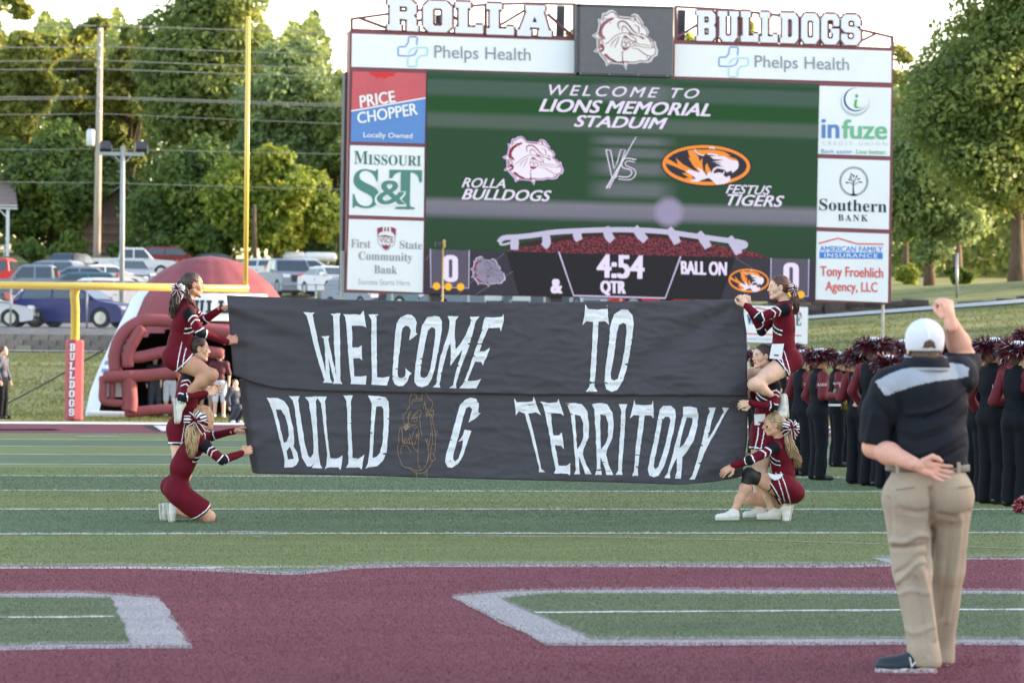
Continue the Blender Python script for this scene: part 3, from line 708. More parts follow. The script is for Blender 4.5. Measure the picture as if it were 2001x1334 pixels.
def text(name, s, quad, m, pr, dy, parent, bold=0., space=1., shear=0.):
    """lettering fitted to the four corners (tl, tr, br, bl)"""
    if s == '0':
        tl, tr, br, bl = [np.array(q, float) for q in quad]; f = lambda x, y: (bl*(1-x)+br*x)*(1-y)+(tl*(1-x)+tr*x)*y
        rr_ = lambda a, b, c: [f(a+c*(1-math.cos(t)), y0+sg*c*.45*math.sin(t)) for a, b, c in ((a, b, c),) for y0, sg, ts in ((1-b-c*.45, 1, np.linspace(0, PI/2, 6)),) for t in ts]+[f(1-a-c*(1-math.cos(t)), 1-b-c*.45+c*.45*math.sin(t)) for t in np.linspace(PI/2, 0, 6)]+[f(1-a-c*(1-math.cos(t)), b+c*.45-c*.45*math.sin(t)) for t in np.linspace(0, PI/2, 6)]+[f(a+c*(1-math.cos(t)), b+c*.45-c*.45*math.sin(t)) for t in np.linspace(PI/2, 0, 6)]
        return pr.poly(name, rr_(0, 0, .42), m, dy, [rr_(.38, .16, .1)], parent)
    V, Fs = glyphs(s, 0.0, space, shear); tl, tr, br, bl = [np.array(q, float) for q in quad]
    mb = MB(); b = min(max(0, bold)*np.linalg.norm(bl-tl)*1.25, .10*np.linalg.norm(br-bl)/len(s))
    offs = [(0, 0)] if b < .15 else [(-b, -b*.4), (b, b*.4), (b, -b*.4), (-b, b*.4), (0, 0)]
    ix = np.array([1, 0])
    for k, (ox, oy) in enumerate(offs):
        kx = 1-2*b/max(1e-3, np.linalg.norm(br-bl)); pts = []
        for x, y in V:
            x = .5+(x-.5)*kx; q = (bl*(1-x)+br*x)*(1-y)+(tl*(1-x)+tr*x)*y; pts.append(pr.pt(q+np.array([ox, oy]), dy+k*.0006))
        mb.add(pts, Fs)
    return mb.build(name, m, parent)
def R4(x0, y0, x1, y1, sl=.025): return [(x0, y0), (x1, y0+sl*(x1-x0)), (x1, y1+sl*(x1-x0)*0), (x0, y1-sl*(x1-x0))]
def Q(x0, yt0, x1, yt1, h0, h1=None): h1 = h1 or h0; return [(x0, yt0), (x1, yt1), (x1, yt1+h1), (x0, yt0+h0)]
# block alphabet
GL = {
 'R': ([(.0, 1), (.76, 1), (.94, .84), (.94, .58), (.85, .49), (.94, .40), (.94, .19), (1, .19), (1, 0), (.63, 0), (.63, .36), (.40, .38), (.40, .2), (.46, .2), (.46, 0), (0, 0), (0, .19), (.08, .19), (.08, .81), (0, .81)], [[(.40, .78), (.60, .78), (.64, .74), (.64, .65), (.60, .61), (.40, .61)]]),
 'O': ([(.2, 1), (.8, 1), (1, .82), (1, .18), (.8, 0), (.2, 0), (0, .18), (0, .82)], [[(.40, .76), (.60, .76), (.66, .71), (.66, .25), (.60, .2), (.40, .2), (.34, .25), (.34, .71)]]),
 'L': ([(0, 1), (.56, 1), (.56, .8), (.44, .8), (.44, .2), (.72, .2), (.72, .28), (1, .28), (1, 0), (0, 0), (0, .2), (.12, .2), (.12, .8), (0, .8)], []),
 'A': ([(.24, 1), (.81, 1), (.81, .81), (.76, .81), (.92, .2), (1, .2), (1, 0), (.61, 0), (.61, .2), (.66, .2), (.63, .28), (.37, .28), (.36, .2), (.40, .2), (.40, 0), (0, 0), (0, .2), (.07, .2), (.28, .81), (.24, .81)], [[(.505, .64), (.435, .45), (.575, .45)]]),
 'B': ([(0, 1), (.8, 1), (1, .86), (1, .6), (.92, .52), (1, .44), (1, .14), (.82, 0), (0, 0), (0, .17), (.1, .17), (.1, .83), (0, .83)], [[(.42, .8), (.62, .8), (.66, .76), (.66, .64), (.62, .6), (.42, .6)], [(.42, .42), (.62, .42), (.66, .38), (.66, .24), (.62, .2), (.42, .2)]]),
 'U': ([(0, 1), (.45, 1), (.45, .83), (.36, .83), (.36, .24), (.42, .19), (.58, .19), (.64, .24), (.64, .83), (.55, .83), (.55, 1), (1, 1), (1, .83), (.92, .83), (.92, .16), (.75, 0), (.25, 0), (.08, .16), (.08, .83), (0, .83)], []),
 'D': ([(0, 1), (.8, 1), (1, .84), (1, .16), (.82, 0), (0, 0), (0, .17), (.1, .17), (.1, .83), (0, .83)], [[(.42, .79), (.6, .79), (.66, .73), (.66, .26), (.6, .2), (.42, .2)]]),
 'G': ([(.2, 1), (.8, 1), (1, .84), (1, .6), (.68, .6), (.68, .75), (.62, .8), (.40, .8), (.34, .75), (.34, .25), (.40, .19), (.60, .19), (.66, .25), (.66, .37), (.55, .37), (.55, .52), (1, .52), (1, .16), (.8, 0), (.2, 0), (0, .16), (0, .84)], []),
 'S': ([(.2, 1), (.8, 1), (1, .84), (1, .62), (.68, .62), (.68, .74), (.62, .8), (.42, .8), (.36, .74), (.36, .66), (.42, .6), (.8, .6), (1, .46), (1, .16), (.8, 0), (.2, 0), (0, .16), (0, .36), (.32, .36), (.32, .25), (.38, .19), (.6, .19), (.66, .25), (.66, .36), (.6, .41), (.2, .41), (0, .55), (0, .84)], []),
}
def glyph_px(ch, quad):
    tl, tr, br, bl = [np.array(q, float) for q in quad]
    f = lambda p: tuple((bl*(1-p[0])+br*p[0])*(1-p[1])+(tl*(1-p[0])+tr*p[0])*p[1])
    o, hs = GL[ch]; return [f(p) for p in o], [[f(p) for p in h] for h in hs]

# ------------------------------------------------------------ scoreboard
M_fr = mat('frame_maroon', srgb(122, 62, 74), .5, .12, 3); M_pan = mat('sign_white', srgb(226, 232, 238), .55, .04, .6)
M_lface = mat('letter_white', srgb(222, 226, 236), .5, .04, 2); M_cab = mat('cabinet_dark', srgb(64, 64, 72), .6, .15, 2)
sbr = empty('scoreboard', hitY(1210, 700, SBY+.6), 'giant stadium video scoreboard with maroon frame, sponsor panels and letters on top', 'scoreboard')
pr = Print(SBY)
pr.poly('cabinet', [(684, 60), (1125, 75.5), (1319, 80), (1746, 96), (1741, 593), (676, 571)], M_fr, -.03, parent=sbr, thick=.55)
pr.poly('rear_cabinet', [(674.5, 141), (684, 141), (676, 569), (667, 569)], M_cab, -.4, parent=sbr, thick=.5)
# truss bars
def bars(name, lst, w, dy, m=M_fr):
    for a, b_ in lst:
        mb = MB(); k = w/ppm(SBY); mb.bar(pr.pt(a, dy), pr.pt(b_, dy), .12, k, up=(0, 0, 1) if abs(a[0]-b_[0]) > abs(a[1]-b_[1])*.2 else (1, 0, 0)); mb.build(name, m, sbr)
bars('truss_chord', [((685, 59.5), (1125, 75.3)), ((1318, 82), (1744, 97))], 6.5, -.2)
tc1 = [(687, 37.5), (757, 28), (826, 20), (884, 14.5), (921, 12), (950, 9.5), (1028, 7), (1125, 9)]
tc2 = [(1318, 13.5), (1430, 20), (1525, 31), (1600, 41), (1683, 59), (1743, 73)]
bars('truss_bar', list(zip(tc1[:-1], tc1[1:]))+list(zip(tc2[:-1], tc2[1:])), 4.2, -.2)
bars('truss_web', [((687, 36), (687, 62)), ((703, 36), (757, 56)), ((812, 44), (830, 36)), ((882, 31), (896, 40)), ((949, 9), (949, 70)), ((975, 51), (1030, 18)), ((1070, 28), (1122, 74)), ((1122, 9), (1122, 76)),
                   ((1320, 13), (1320, 84)), ((1322, 74), (1364, 48)), ((1401, 20), (1401, 84)), ((1445, 24), (1447, 86)), ((1562, 36), (1562, 90)), ((1602, 42), (1602, 90)), ((1642, 48), (1642, 92)), ((1680, 82), (1712, 66)), ((1743, 71), (1744, 98)), ((926, 52), (947, 64))], 4.6, -.21)
bars('support_column', [((859, 30), (859, 66)), ((1096, 12), (1094, 74)), ((1332, 20), (1330, 80))], 15, -.9, M_cab)
for ch, q in zip('ROLLA', [Q(757, -1, 817.5, 0, 60, 62), Q(827, 1.5, 883.5, 3, 61), Q(890, 3.6, 944, 5.4, 61), Q(951, 6.5, 1004.5, 8.2, 61), Q(1011, 9.5, 1078, 12, 60.5)]) :
    o_, hs = glyph_px(ch, q); lt_ = pr.poly('letter', o_, M_lface, .05, hs, sbr, thick=.07); mb = MB(); k = 3.4/ppm(SBY)
    for lp in [o_]+hs:
        for i in range(len(lp)): mb.bar(pr.pt(lp[i], -.03), pr.pt(lp[(i+1) % len(lp)], -.03), .12, k, up=(0, 1, 0))
    mb.v = mb.v; mb.build('outline', M_fr, lt_)
for ch, x0, x1, y0 in [('B', 1361, 1398, 20.5), ('U', 1403, 1444, 22), ('L', 1448, 1482, 22.2), ('L', 1485.5, 1519.5, 23.6), ('D', 1525, 1560, 25), ('O', 1566, 1601, 26), ('G', 1605, 1640, 27.3), ('S', 1644, 1682, 28.5)]:
    o_, hs = glyph_px(ch, Q(x0, y0, x1, y0+.8, 59.5)); lt_ = pr.poly('letter', o_, M_lface, .05, hs, sbr, thick=.07); mb = MB(); k = 3.0/ppm(SBY)
    for lp in [o_]+hs:
        for i in range(len(lp)): mb.bar(pr.pt(lp[i], -.03), pr.pt(lp[(i+1) % len(lp)], -.03), .12, k, up=(0, 1, 0))
    mb.build('outline', M_fr, lt_)

def panel(name, q, m=M_pan, dy=.0, thick=.03, lab=None):
    o = pr.poly(name, q, m, dy, parent=sbr, thick=thick)
    if lab: o['label'] = lab
    return o
# emblem panel
ep = panel('emblem_panel', [(1127, 8), (1316, 13.5), (1314, 151), (1126, 146)], mat('led_grey', srgb(92, 94, 102), .6, .1, 4), .28, .3)
pr.polys('panel_border', [[(1127, 8), (1316, 13.5), (1316, 18.5), (1127, 13)], [(1126, 142), (1314, 147), (1314, 151), (1126, 146)], [(1127, 8), (1134, 8), (1133, 146), (1126, 146)]], M_cab, .285, ep)
mb = MB(); mb.bar(hitY(1315.5, 15, SBY-.2), hitY(1313.5, 150, SBY-.2), .03, .03); mb.build('sunlit_edge', mat('sunlit_tan', srgb(214, 180, 150), .5), ep)  # tan bar paints in the low sun catching the panel's right edge
for (x, y) in [(1137, 8.7), (1193, 10.5), (1250, 12.2), (1307, 14), (1134, 144), (1191, 145.6), (1247, 147), (1304, 149)]:
    mb = MB(); p_ = hitY(x, y, SBY-.32); mb.box(p_, (.035, .03, .035)); mb.build('bolt', mat('bolt', srgb(150, 150, 155), .4, metal=.5), ep)
def bulldog(pr, z, dy, parent, mo, mfill, mline, mcol, mh=None):
    out = [(500, 240), (560, 230), (610, 190), (670, 185), (720, 215), (765, 280), (860, 295), (960, 300), (980, 260), (1030, 245), (1085, 265), (1130, 330), (1175, 400), (1165, 440), (1230, 480), (1265, 550), (1240, 610), (1290, 650), (1330, 690), (1370, 700), (1385, 780), (1415, 850), (1400, 930), (1340, 960), (1300, 1030), (1230, 1050), (1130, 1040), (1060, 1065), (920, 1065), (890, 1165), (840, 1080), (720, 1065), (640, 1060), (560, 1105), (545, 1030), (470, 940), (430, 880), (355, 870), (410, 800), (405, 660), (330, 605), (415, 550), (440, 430), (430, 330), (480, 340)]
    c = np.array([870, 650]); f = lambda k: [tuple(c+(np.array(p)-c)*k) for p in out]
    if mh: pr.poly('emblem_shade', z(f(1.075)), mh, dy, parent=parent)
    pr.poly('emblem_edge', z(f(1.03)), mo, dy+.004, parent=parent)
    pr.polys('emblem_outline', stroke(z(f(.955)), 14/8.6*SCL[0], True, 1), mline, dy+.012, parent)
    pr.poly('emblem_face', z(f(.955)), mfill, dy+.008, parent=parent)
    col = [[(640, 310), (690, 300), (680, 330), (600, 370), (530, 430), (490, 510), (490, 580), (540, 640), (545, 670), (500, 640), (430, 620), (430, 560), (450, 460), (490, 390), (560, 340)],
           [(505, 915), (560, 905), (620, 970), (680, 1000), (740, 1040), (810, 1040), (830, 1015), (850, 1030), (930, 1035), (960, 1050), (800, 1065), (700, 1055), (600, 1010), (530, 950)],
           [(470, 740), (510, 760), (530, 790), (520, 850), (480, 870), (450, 860), (500, 810), (445, 790)],
           [(820, 770), (830, 830), (870, 858), (920, 830), (955, 780), (900, 805), (860, 800)], [(850, 620), (880, 610), (940, 650), (900, 640), (860, 650)], [(930, 545), (1000, 560), (1010, 600), (950, 580)]]
    pr.polys('emblem_collar', [z(q) for q in col], mcol, dy+.012, parent)
    text('emblem_lettering', 'ROLLA', z([(512, 640), (500, 900), (432, 880), (430, 640)]), mcol, pr, dy+.014, parent, bold=.02)
    S = SCL[0]/8.6
    st = [([(785, 500), (760, 450), (760, 390), (810, 360), (870, 370), (940, 430), (1000, 510), (1060, 560), (1085, 570)], [8, 22, 26, 26, 20, 10]), ([(825, 540), (830, 450), (880, 455), (930, 510), (980, 570), (1060, 600), (1140, 620), (1190, 655)], [10, 20, 12, 18, 12, 24]),
          ([(540, 745), (600, 710), (680, 630), (760, 580), (830, 560), (900, 560), (960, 600), (1040, 650), (1045, 700), (970, 680), (870, 600), (830, 680), (815, 760)], 11), ([(630, 800), (670, 710), (780, 610)], [4, 14, 4]), ([(695, 815), (740, 720), (790, 610)], [4, 14, 4]),
          ([(835, 860), (830, 930), (835, 1020)], [20, 12, 20]), ([(985, 820), (1080, 825), (1150, 870), (1220, 920), (1270, 940), (1340, 945)], [4, 14, 14, 8]), ([(950, 800), (1000, 780), (1080, 775), (1200, 800), (1300, 812), (1360, 800)], 9),
          ([(1060, 650), (1060, 700), (1100, 745), (1180, 750), (1290, 775)], 9), ([(1200, 600), (1270, 640), (1305, 730)], [6, 18, 8]), ([(1020, 420), (1090, 450), (1110, 520), (1100, 570)], [4, 20, 10]), ([(1130, 570), (1190, 590)], 18), ([(1115, 615), (1190, 660)], [10, 26]),
          ([(985, 320), (1000, 285), (1040, 290), (1060, 340), (1100, 390), (1150, 420)], 12), ([(1030, 300), (1045, 350)], 20), ([(505, 275), (560, 262), (620, 215), (680, 210), (740, 290), (850, 320), (950, 330), (1040, 370)], 9), ([(505, 275), (530, 320), (600, 320), (660, 300)], 9),
          ([(1330, 700), (1320, 770), (1345, 800), (1360, 740)], 9), ([(1245, 950), (1260, 1010), (1300, 960)], 9), ([(630, 370), (625, 410)], 8)]
    st += [(ell(850, 755, 33, 48, 12), 9), (ell(925, 758, 33, 42, 12), 9), (ell(900, 690, 28, 40, 12), 9), (ell(1040, 730, 22, 30, 10), 8), (ell(980, 720, 26, 30, 10), 8)]
    q = []
    for i, (p, wv) in enumerate(st):
        ww = [x*S for x in wv] if hasattr(wv, '__len__') else wv*S
        q += stroke(z(p), ww, i >= 20, 4)
    tag(pr.polys('emblem_lines', q, mline, dy+.016, parent), kind='stuff')
SCL = [1.0]
bulldog(pr, zm(1120, 0, 8.605), .284, ep, ink('emb_white', (206, 206, 212)), ink('emb_fill', (222, 220, 222)), ink('emb_line', (136, 92, 104)), ink('emb_col', (138, 84, 98)))

# sponsor panels
T_g = ink('print_grey', (128, 140, 148)); T_bl = ink('print_blue', (80, 140, 205)); T_tl = ink('print_teal', (150, 214, 214)); T_wh = ink('print_white', (232, 236, 240))
p1 = panel('sign_panel', [(688, 66), (1122, 80), (1122, 143.5), (687, 131)]); p2 = panel('sign_panel', [(1319, 86.5), (1742, 100), (1741.5, 162), (1318, 149.5)])
text('lettering', 'Phelps Health', [(849, 89), (1037, 95), (1037, 127), (849, 121)], T_g, pr, .012, p1, bold=-.008)
text('lettering', 'Phelps Health', [(1475, 108.5), (1659, 114), (1659, 145.5), (1475, 139.5)], T_g, pr, .012, p2, bold=-.008)
for dx, dyy, pp in ((0, 0, p1), (627, 20.3, p2)):
    z = lambda pts: [(660+x/3.573+dx, y/3.573+dyy) for x, y in pts]
    pr.polys('logo_blue', stroke(z([(552, 315), (556, 265), (545, 258), (500, 258), (494, 266), (492, 300), (470, 328), (430, 328), (422, 335), (422, 385), (428, 391), (500, 393), (538, 382), (556, 345)]), 2.2, sm=1), T_bl, .012, pp)
    pr.polys('logo_teal', stroke(z([(490, 405), (488, 455), (495, 464), (543, 465), (551, 458), (552, 420), (575, 392), (618, 388), (626, 380), (627, 340), (620, 333), (550, 332), (512, 345), (492, 375)]), 2.2, sm=1), T_tl, .013, pp)
p = panel('sign_panel', [(689, 140), (833, 143.5), (830, 281), (685.5, 277)], ink('pc_blue', (92, 136, 200)))
pr.poly('red_field', [(689, 140), (833, 143.5), (831.6, 191), (686.6, 217)], mat('pc_red', srgb(196, 88, 98), .6, .12, 1.2), .006, parent=p)
pr.polys('divider', [[(686.6, 216), (831.6, 190.4), (831.5, 193), (686.5, 218.6)]], T_wh, .01, p)
pr.poly('red_splash', [(721, 141), (776, 142.5), (768, 147), (772, 149), (758, 150), (752, 154.5), (744, 151), (734, 153), (733, 149), (724, 146)], ink('pc_red2', (206, 50, 54)), .01, parent=p)
text('lettering', 'PRICE', [(700, 188), (770, 177.5), (775, 199.5), (704, 211)], T_wh, pr, .014, p, bold=.022, shear=.1)
text('lettering', 'CHOPPER', [(696, 221), (812, 201.5), (817, 224), (700, 242)], T_wh, pr, .014, p, bold=.022, shear=.1)
text('lettering', 'Locally Owned', [(710, 258.5), (806, 261), (806, 274), (710, 271.5)], T_wh, pr, .014, p, bold=.01)
T_gn = ink('print_green', (82, 132, 122)); T_gd = ink('print_green_dark', (66, 112, 100))
p = panel('sign_panel', [(684.5, 284), (829.5, 288), (828, 425), (682, 420)])
text('lettering', serif('M'), [(692, 295), (719, 296), (719, 321), (692, 320)], T_gd, pr, .01, p, bold=-.022); text('lettering', serif('ISSOURI'), [(720, 302), (823, 304.5), (823, 325), (720, 322)], T_gd, pr, .01, p, bold=-.022)
text('lettering', serif('S'), [(690, 330), (742, 331), (741, 408), (689, 406)], T_gn, pr, .01, p); text('lettering', serif('T'), [(761, 332), (825, 333), (823, 409), (760, 408)], T_gn, pr, .01, p, bold=.01)
text('lettering_halo', '&', [(733, 350), (797, 350), (795, 403), (732, 402)], M_pan, pr, .014, p, bold=.06); text('lettering', '&', [(737, 353), (794, 353), (792, 400), (736, 399)], T_gn, pr, .018, p, bold=.02)
p = panel('sign_panel', [(682, 428), (828, 432), (826, 571.5), (678, 565.5)])
T_s = ink('print_softgrey', (150, 150, 154)); T_m = ink('print_maroon', (142, 60, 78))
for s_, q in [('First', Q(686, 467, 724, 468.5, 16.5)), ('State', Q(781, 470, 825, 471.5, 16)), ('Community', Q(701, 491, 806, 494.5, 21)), ('Bank', Q(731, 518, 776, 519.5, 16))]: text('lettering', serif(s_), q, T_s, pr, .01, p, bold=-.03)
text('lettering', 'Success Starts Here.', Q(700, 544.5, 803, 547, 11), ink('print_pale', (176, 178, 182)), pr, .01, p, bold=-.01)
pr.polys('shield', [[(737, 446), (748, 443), (748, 452), (741, 455), (738, 462)], [(751, 444), (754, 444), (754, 452), (751, 452)], [(757, 444), (760, 444), (760, 452), (757, 452)], [(764, 443), (774, 447), (773, 463), (769, 456), (764, 452)], [(736, 462), (752, 459), (774, 464), (752, 463)],
                    [(746, 476), (751, 480), (754, 477), (758, 480), (764, 476), (760, 485), (754, 488), (748, 484)]], T_m, .01, p)
pr.polys('shield_outline', stroke([(739, 462), (739, 476), (755, 490), (771, 477), (772, 464)], 1.2, sm=1), T_s, .01, p); text('shield_lettering', 'VSCB', Q(742, 464, 768, 465, 10), T_m, pr, .014, p)
T_b2 = ink('print_blue2', (92, 130, 190)); T_g2 = ink('print_green2', (112, 180, 140)); T_nv = ink('print_navy', (40, 76, 145))
p = panel('sign_panel', [(1601.5, 168), (1741.5, 172), (1739, 305.5), (1598.5, 301)]); z = zm(1560, 150, 8.34)
o1 = ell(928, 375, 195, 195, 40); i1 = ell(948, 362, 178, 184, 40)
pr.poly('swoosh', z(ell(925, 410, 238, 236, 48)), ink('print_silver', (178, 192, 198)), .004, parent=p); pr.poly('swoosh_inner', z(ell(930, 385, 226, 218, 48)), M_pan, .008, parent=p)
pr.poly('crescent', z(ell(935, 375, 197, 195, 48)), T_nv, .012, parent=p); pr.poly('crescent_inner', z(ell(952, 366, 184, 182, 48)), M_pan, .016, parent=p)
pr.polys('logo_letter', [z(ell(950, 316, 27, 30, 16)), z([(905, 385), (965, 368), (950, 440), (955, 490), (1000, 500), (1060, 490), (1010, 512), (940, 518), (903, 490), (910, 430), (920, 392)])], ink('print_green3', (86, 168, 96)), .02, p)
text('lettering', 'in', z([(378, 695), (672, 700), (670, 1000), (378, 996)]), T_b2, pr, .01, p, bold=.03); text('lettering', 'fuze', z([(710, 700), (1452, 712), (1448, 1022), (710, 1004)]), T_g2, pr, .01, p, bold=.03)
text('lettering', 'CREDIT UNION', z([(385, 1050), (1440, 1064), (1440, 1128), (385, 1114)]), ink('print_pale2', (186, 200, 206)), pr, .01, p, space=1.7)
text('lettering', 'Bank easier.', z([(376, 1180), (905, 1188), (905, 1254), (376, 1246)]), T_b2, pr, .01, p, bold=.015); text('lettering', 'Live better.', z([(945, 1186), (1448, 1194), (1446, 1266), (945, 1257)]), T_g2, pr, .01, p, bold=.015)
T_k = ink('print_black', (42, 50, 56))
p = panel('sign_panel', [(1598.5, 309.5), (1739, 314), (1737, 448.5), (1596, 443.5)])
for r in (27.6, 25.2): pr.polys('ring', stroke(ell(1668.5, 354.5, r, r+.6, 40), 1.0, True, 1), T_k, .01, p)
tr_ = stroke([(1668, 381), (1667.5, 366), (1668, 356)], [4, 2, 1.2], sm=1)
for a in ([(1668, 362), (1661, 357), (1656, 356)], [(1668, 360), (1664, 352), (1663, 348)], [(1668, 358), (1672, 350), (1673, 347)], [(1668, 363), (1675, 357), (1681, 356)], [(1668, 358), (1668, 350)]): tr_ += stroke(a, 1.1, sm=1)
for cx, cy, ro_ in ((1655, 357, .3), (1662, 346, 1.1), (1668, 344, 1.6), (1674, 345, -1.0), (1664, 341, 1.0), (1682, 356, .3), (1660, 351, .5), (1678, 350, -.6)): tr_.append(ell(cx, cy, 3.2, 1.4, 10, rot=ro_))
tr_.append([(1661, 381), (1668, 378), (1676, 381), (1668, 383)])
pr.polys('tree_logo', tr_, T_k, .01, p)
text('lettering', serif('Southern'), [(1601, 388), (1733, 392), (1733, 415.5), (1601, 411)], T_k, pr, .01, p, bold=-.012); text('lettering', serif('BANK'), [(1638, 418.5), (1696, 420), (1696, 433), (1638, 431.5)], T_k, pr, .01, p, bold=-.02, space=1.35)
T_r = ink('print_red', (214, 72, 76)); T_b3 = ink('print_blue3', (66, 128, 214))
p = panel('sign_panel', [(1596, 452), (1737, 457), (1735, 591), (1593.5, 585)])
pr.polys('roof_logo', stroke([(1600, 475.5), (1637.7, 465.5), (1675, 476.5), (1727, 477.2)], 2.6, sm=1), T_r, .01, p)
text('lettering', 'AMERICAN FAMILY', [(1602, 480.5), (1725, 482), (1725, 492.5), (1602, 491)], T_b3, pr, .01, p, bold=.012)
pr.poly('blue_bar', [(1601.5, 492.3), (1725, 493.6), (1725, 506), (1601.5, 504.4)], T_b3, .008, parent=p); text('lettering', 'INSURANCE', [(1611, 494.8), (1715, 496), (1715, 503.8), (1611, 502.4)], T_wh, pr, .014, p, bold=.02, space=1.15)
text('lettering', 'Tony Froehlich', [(1603, 520), (1726, 523.5), (1726, 549), (1603, 545)], T_r, pr, .01, p, bold=.012); text('lettering', 'Agency, LLC', [(1613, 549.5), (1715, 552), (1715, 576.5), (1613, 573.5)], T_r, pr, .01, p, bold=.012)

# the video screen
def screen_mat():
    m = bpy.data.materials.new('video_screen'); m.use_nodes = True; n, l = N(m); p = n['Principled BSDF']
    p.inputs['Base Color'].default_value = (.01, .01, .012, 1); p.inputs['Roughness'].default_value = .6; p.inputs['Emission Strength'].default_value = EMI; p.inputs['Specular IOR Level'].default_value = .05
    uv = n.new('ShaderNodeUVMap'); s = n.new('ShaderNodeSeparateXYZ'); l.new(uv.outputs[0], s.inputs[0])
    def ramp(stops, src):
        r = n.new('ShaderNodeValToRGB'); e = r.color_ramp.elements
        for i, (t, c) in enumerate(stops):
            c = (*srgb(*c), 1) if not isinstance(c, float) else (c, c, c, 1)
            if i < 2: e[i].position = t; e[i].color = c
            else: q = e.new(t); q.color = c
        l.new(src, r.inputs[0]); return r.outputs[0]
    G1, G2 = (44, 78, 52), (36, 82, 42); Y1, Y2 = (72, 98, 86), (84, 102, 92)
    base = ramp([(0, (60, 92, 74)), (.03, G1), (.045, Y1), (.095, Y1), (.12, G2), (.175, G2), (.2, Y2), (.24, Y2), (.262, G1), (.56, G1), (.59, (128, 128, 142)), (.635, (120, 120, 136)), (.665, (46, 76, 54)), (1, (38, 66, 44))], s.outputs[1])
    bv = ramp([(0.02, 0.), (.05, .8), (.09, .8), (.13, 0.), (.26, 0.), (.285, .8), (.30, .8), (.315, 0.), (.33, .7), (.355, .8), (.375, 0.), (.40, .8), (.43, .8), (.46, 0.), (.495, .8), (.53, .8), (.56, 0.)], s.outputs[1])
    bu = ramp([(.40, 0.), (.46, 1.), (.58, 1.), (.64, 0.)], s.outputs[0])
    mm = n.new('ShaderNodeMath'); mm.operation = 'MULTIPLY'; l.new(bv, mm.inputs[0]); l.new(bu, mm.inputs[1])
    mx = n.new('ShaderNodeMix'); mx.data_type = 'RGBA'; l.new(mm.outputs[0], mx.inputs[0]); l.new(base, mx.inputs[6]); mx.inputs[7].default_value = (*srgb(112, 118, 124), 1)
    sx = n.new('ShaderNodeMapping'); sx.inputs['Scale'].default_value = (1.79, 1, 1); sx.inputs['Location'].default_value = (-.615*1.79, -.608, 0); l.new(uv.outputs[0], sx.inputs[0])
    ln = n.new('ShaderNodeVectorMath'); ln.operation = 'LENGTH'; l.new(sx.outputs[0], ln.inputs[0])
    bl = ramp([(.045, 1.), (.08, 0.)], ln.outputs['Value']); mx2 = n.new('ShaderNodeMix'); mx2.data_type = 'RGBA'; l.new(bl, mx2.inputs[0]); l.new(mx.outputs[2], mx2.inputs[6]); mx2.inputs[7].default_value = (*srgb(158, 150, 182), 1)
    nz = n.new('ShaderNodeTexNoise'); nz.inputs['Scale'].default_value = 220; l.new(uv.outputs[0], nz.inputs[0]); mr = n.new('ShaderNodeMapRange'); mr.inputs[1].default_value = .3; mr.inputs[2].default_value = .7; mr.inputs[3].default_value = .86; mr.inputs[4].default_value = 1.12; l.new(nz.outputs[0], mr.inputs[0])
    v = n.new('ShaderNodeVectorMath'); v.operation = 'SCALE'; l.new(mx2.outputs[2], v.inputs[0]); l.new(mr.outputs[0], v.inputs['Scale']); l.new(v.outputs[0], p.inputs['Emission Color'])
    return m
scq = [(835, 138), (1600.5, 164), (1592.5, 588.5), (830.5, 573)]
so = pr.poly('video_screen', scq, screen_mat(), .02, parent=sbr); so.data.uv_layers.new(name='UVMap')
cr = [np.array(pr.pt(q, .02)) for q in scq]
for lpi in so.data.loops:
    v = np.array(so.data.vertices[lpi.vertex_index].co); k = int(np.argmin([np.linalg.norm(v-c) for c in cr])); so.data.uv_layers[0].data[lpi.index].uv = [(0, 0), (1, 0), (1, 1), (0, 1)][k]
E_w = em('led_white', (236, 226, 252)); E_k = em('led_black', (26, 24, 30)); E_d = em('led_dusk', (52, 48, 62)); E_sl = em('led_slate', (88, 84, 102)); E_y = em('led_amber', (252, 190, 40)); E_l = em('led_lace', (196, 192, 222)); E_ln = em('led_lavender', (206, 196, 232))
SCR = so
for s_, q, sp, sh, b_ in [('WELCOME TO', [(1073, 165.5), (1368, 174), (1364, 193), (1072, 186)], 1.35, .25, .012), ('LIONS MEMORIAL', [(1056, 193.5), (1392, 203), (1388, 227.5), (1053, 217.5)], 1.0, .25, .035), ('STADUIM', [(1124, 225.5), (1305, 231), (1301, 252.5), (1121, 247.5)], 1.0, .25, .035),
                      ('ROLLA', [(905, 347.5), (989, 350), (987, 368), (902, 366)], 1.0, .25, .018), ('BULLDOGS', [(905, 369), (1078, 372.5), (1076, 393.5), (902, 389.5)], 1.0, .25, .025), ('FESTUS', [(1421, 361), (1508, 363.5), (1505, 381), (1418, 378)], 1.0, .25, .018), ('TIGERS', [(1422, 379.5), (1533, 383), (1530, 404.5), (1419, 401)], 1.0, .25, .025)]:
    text('screen_lettering', s_, q, E_w, pr, .035, SCR, bold=b_, space=sp, shear=sh)
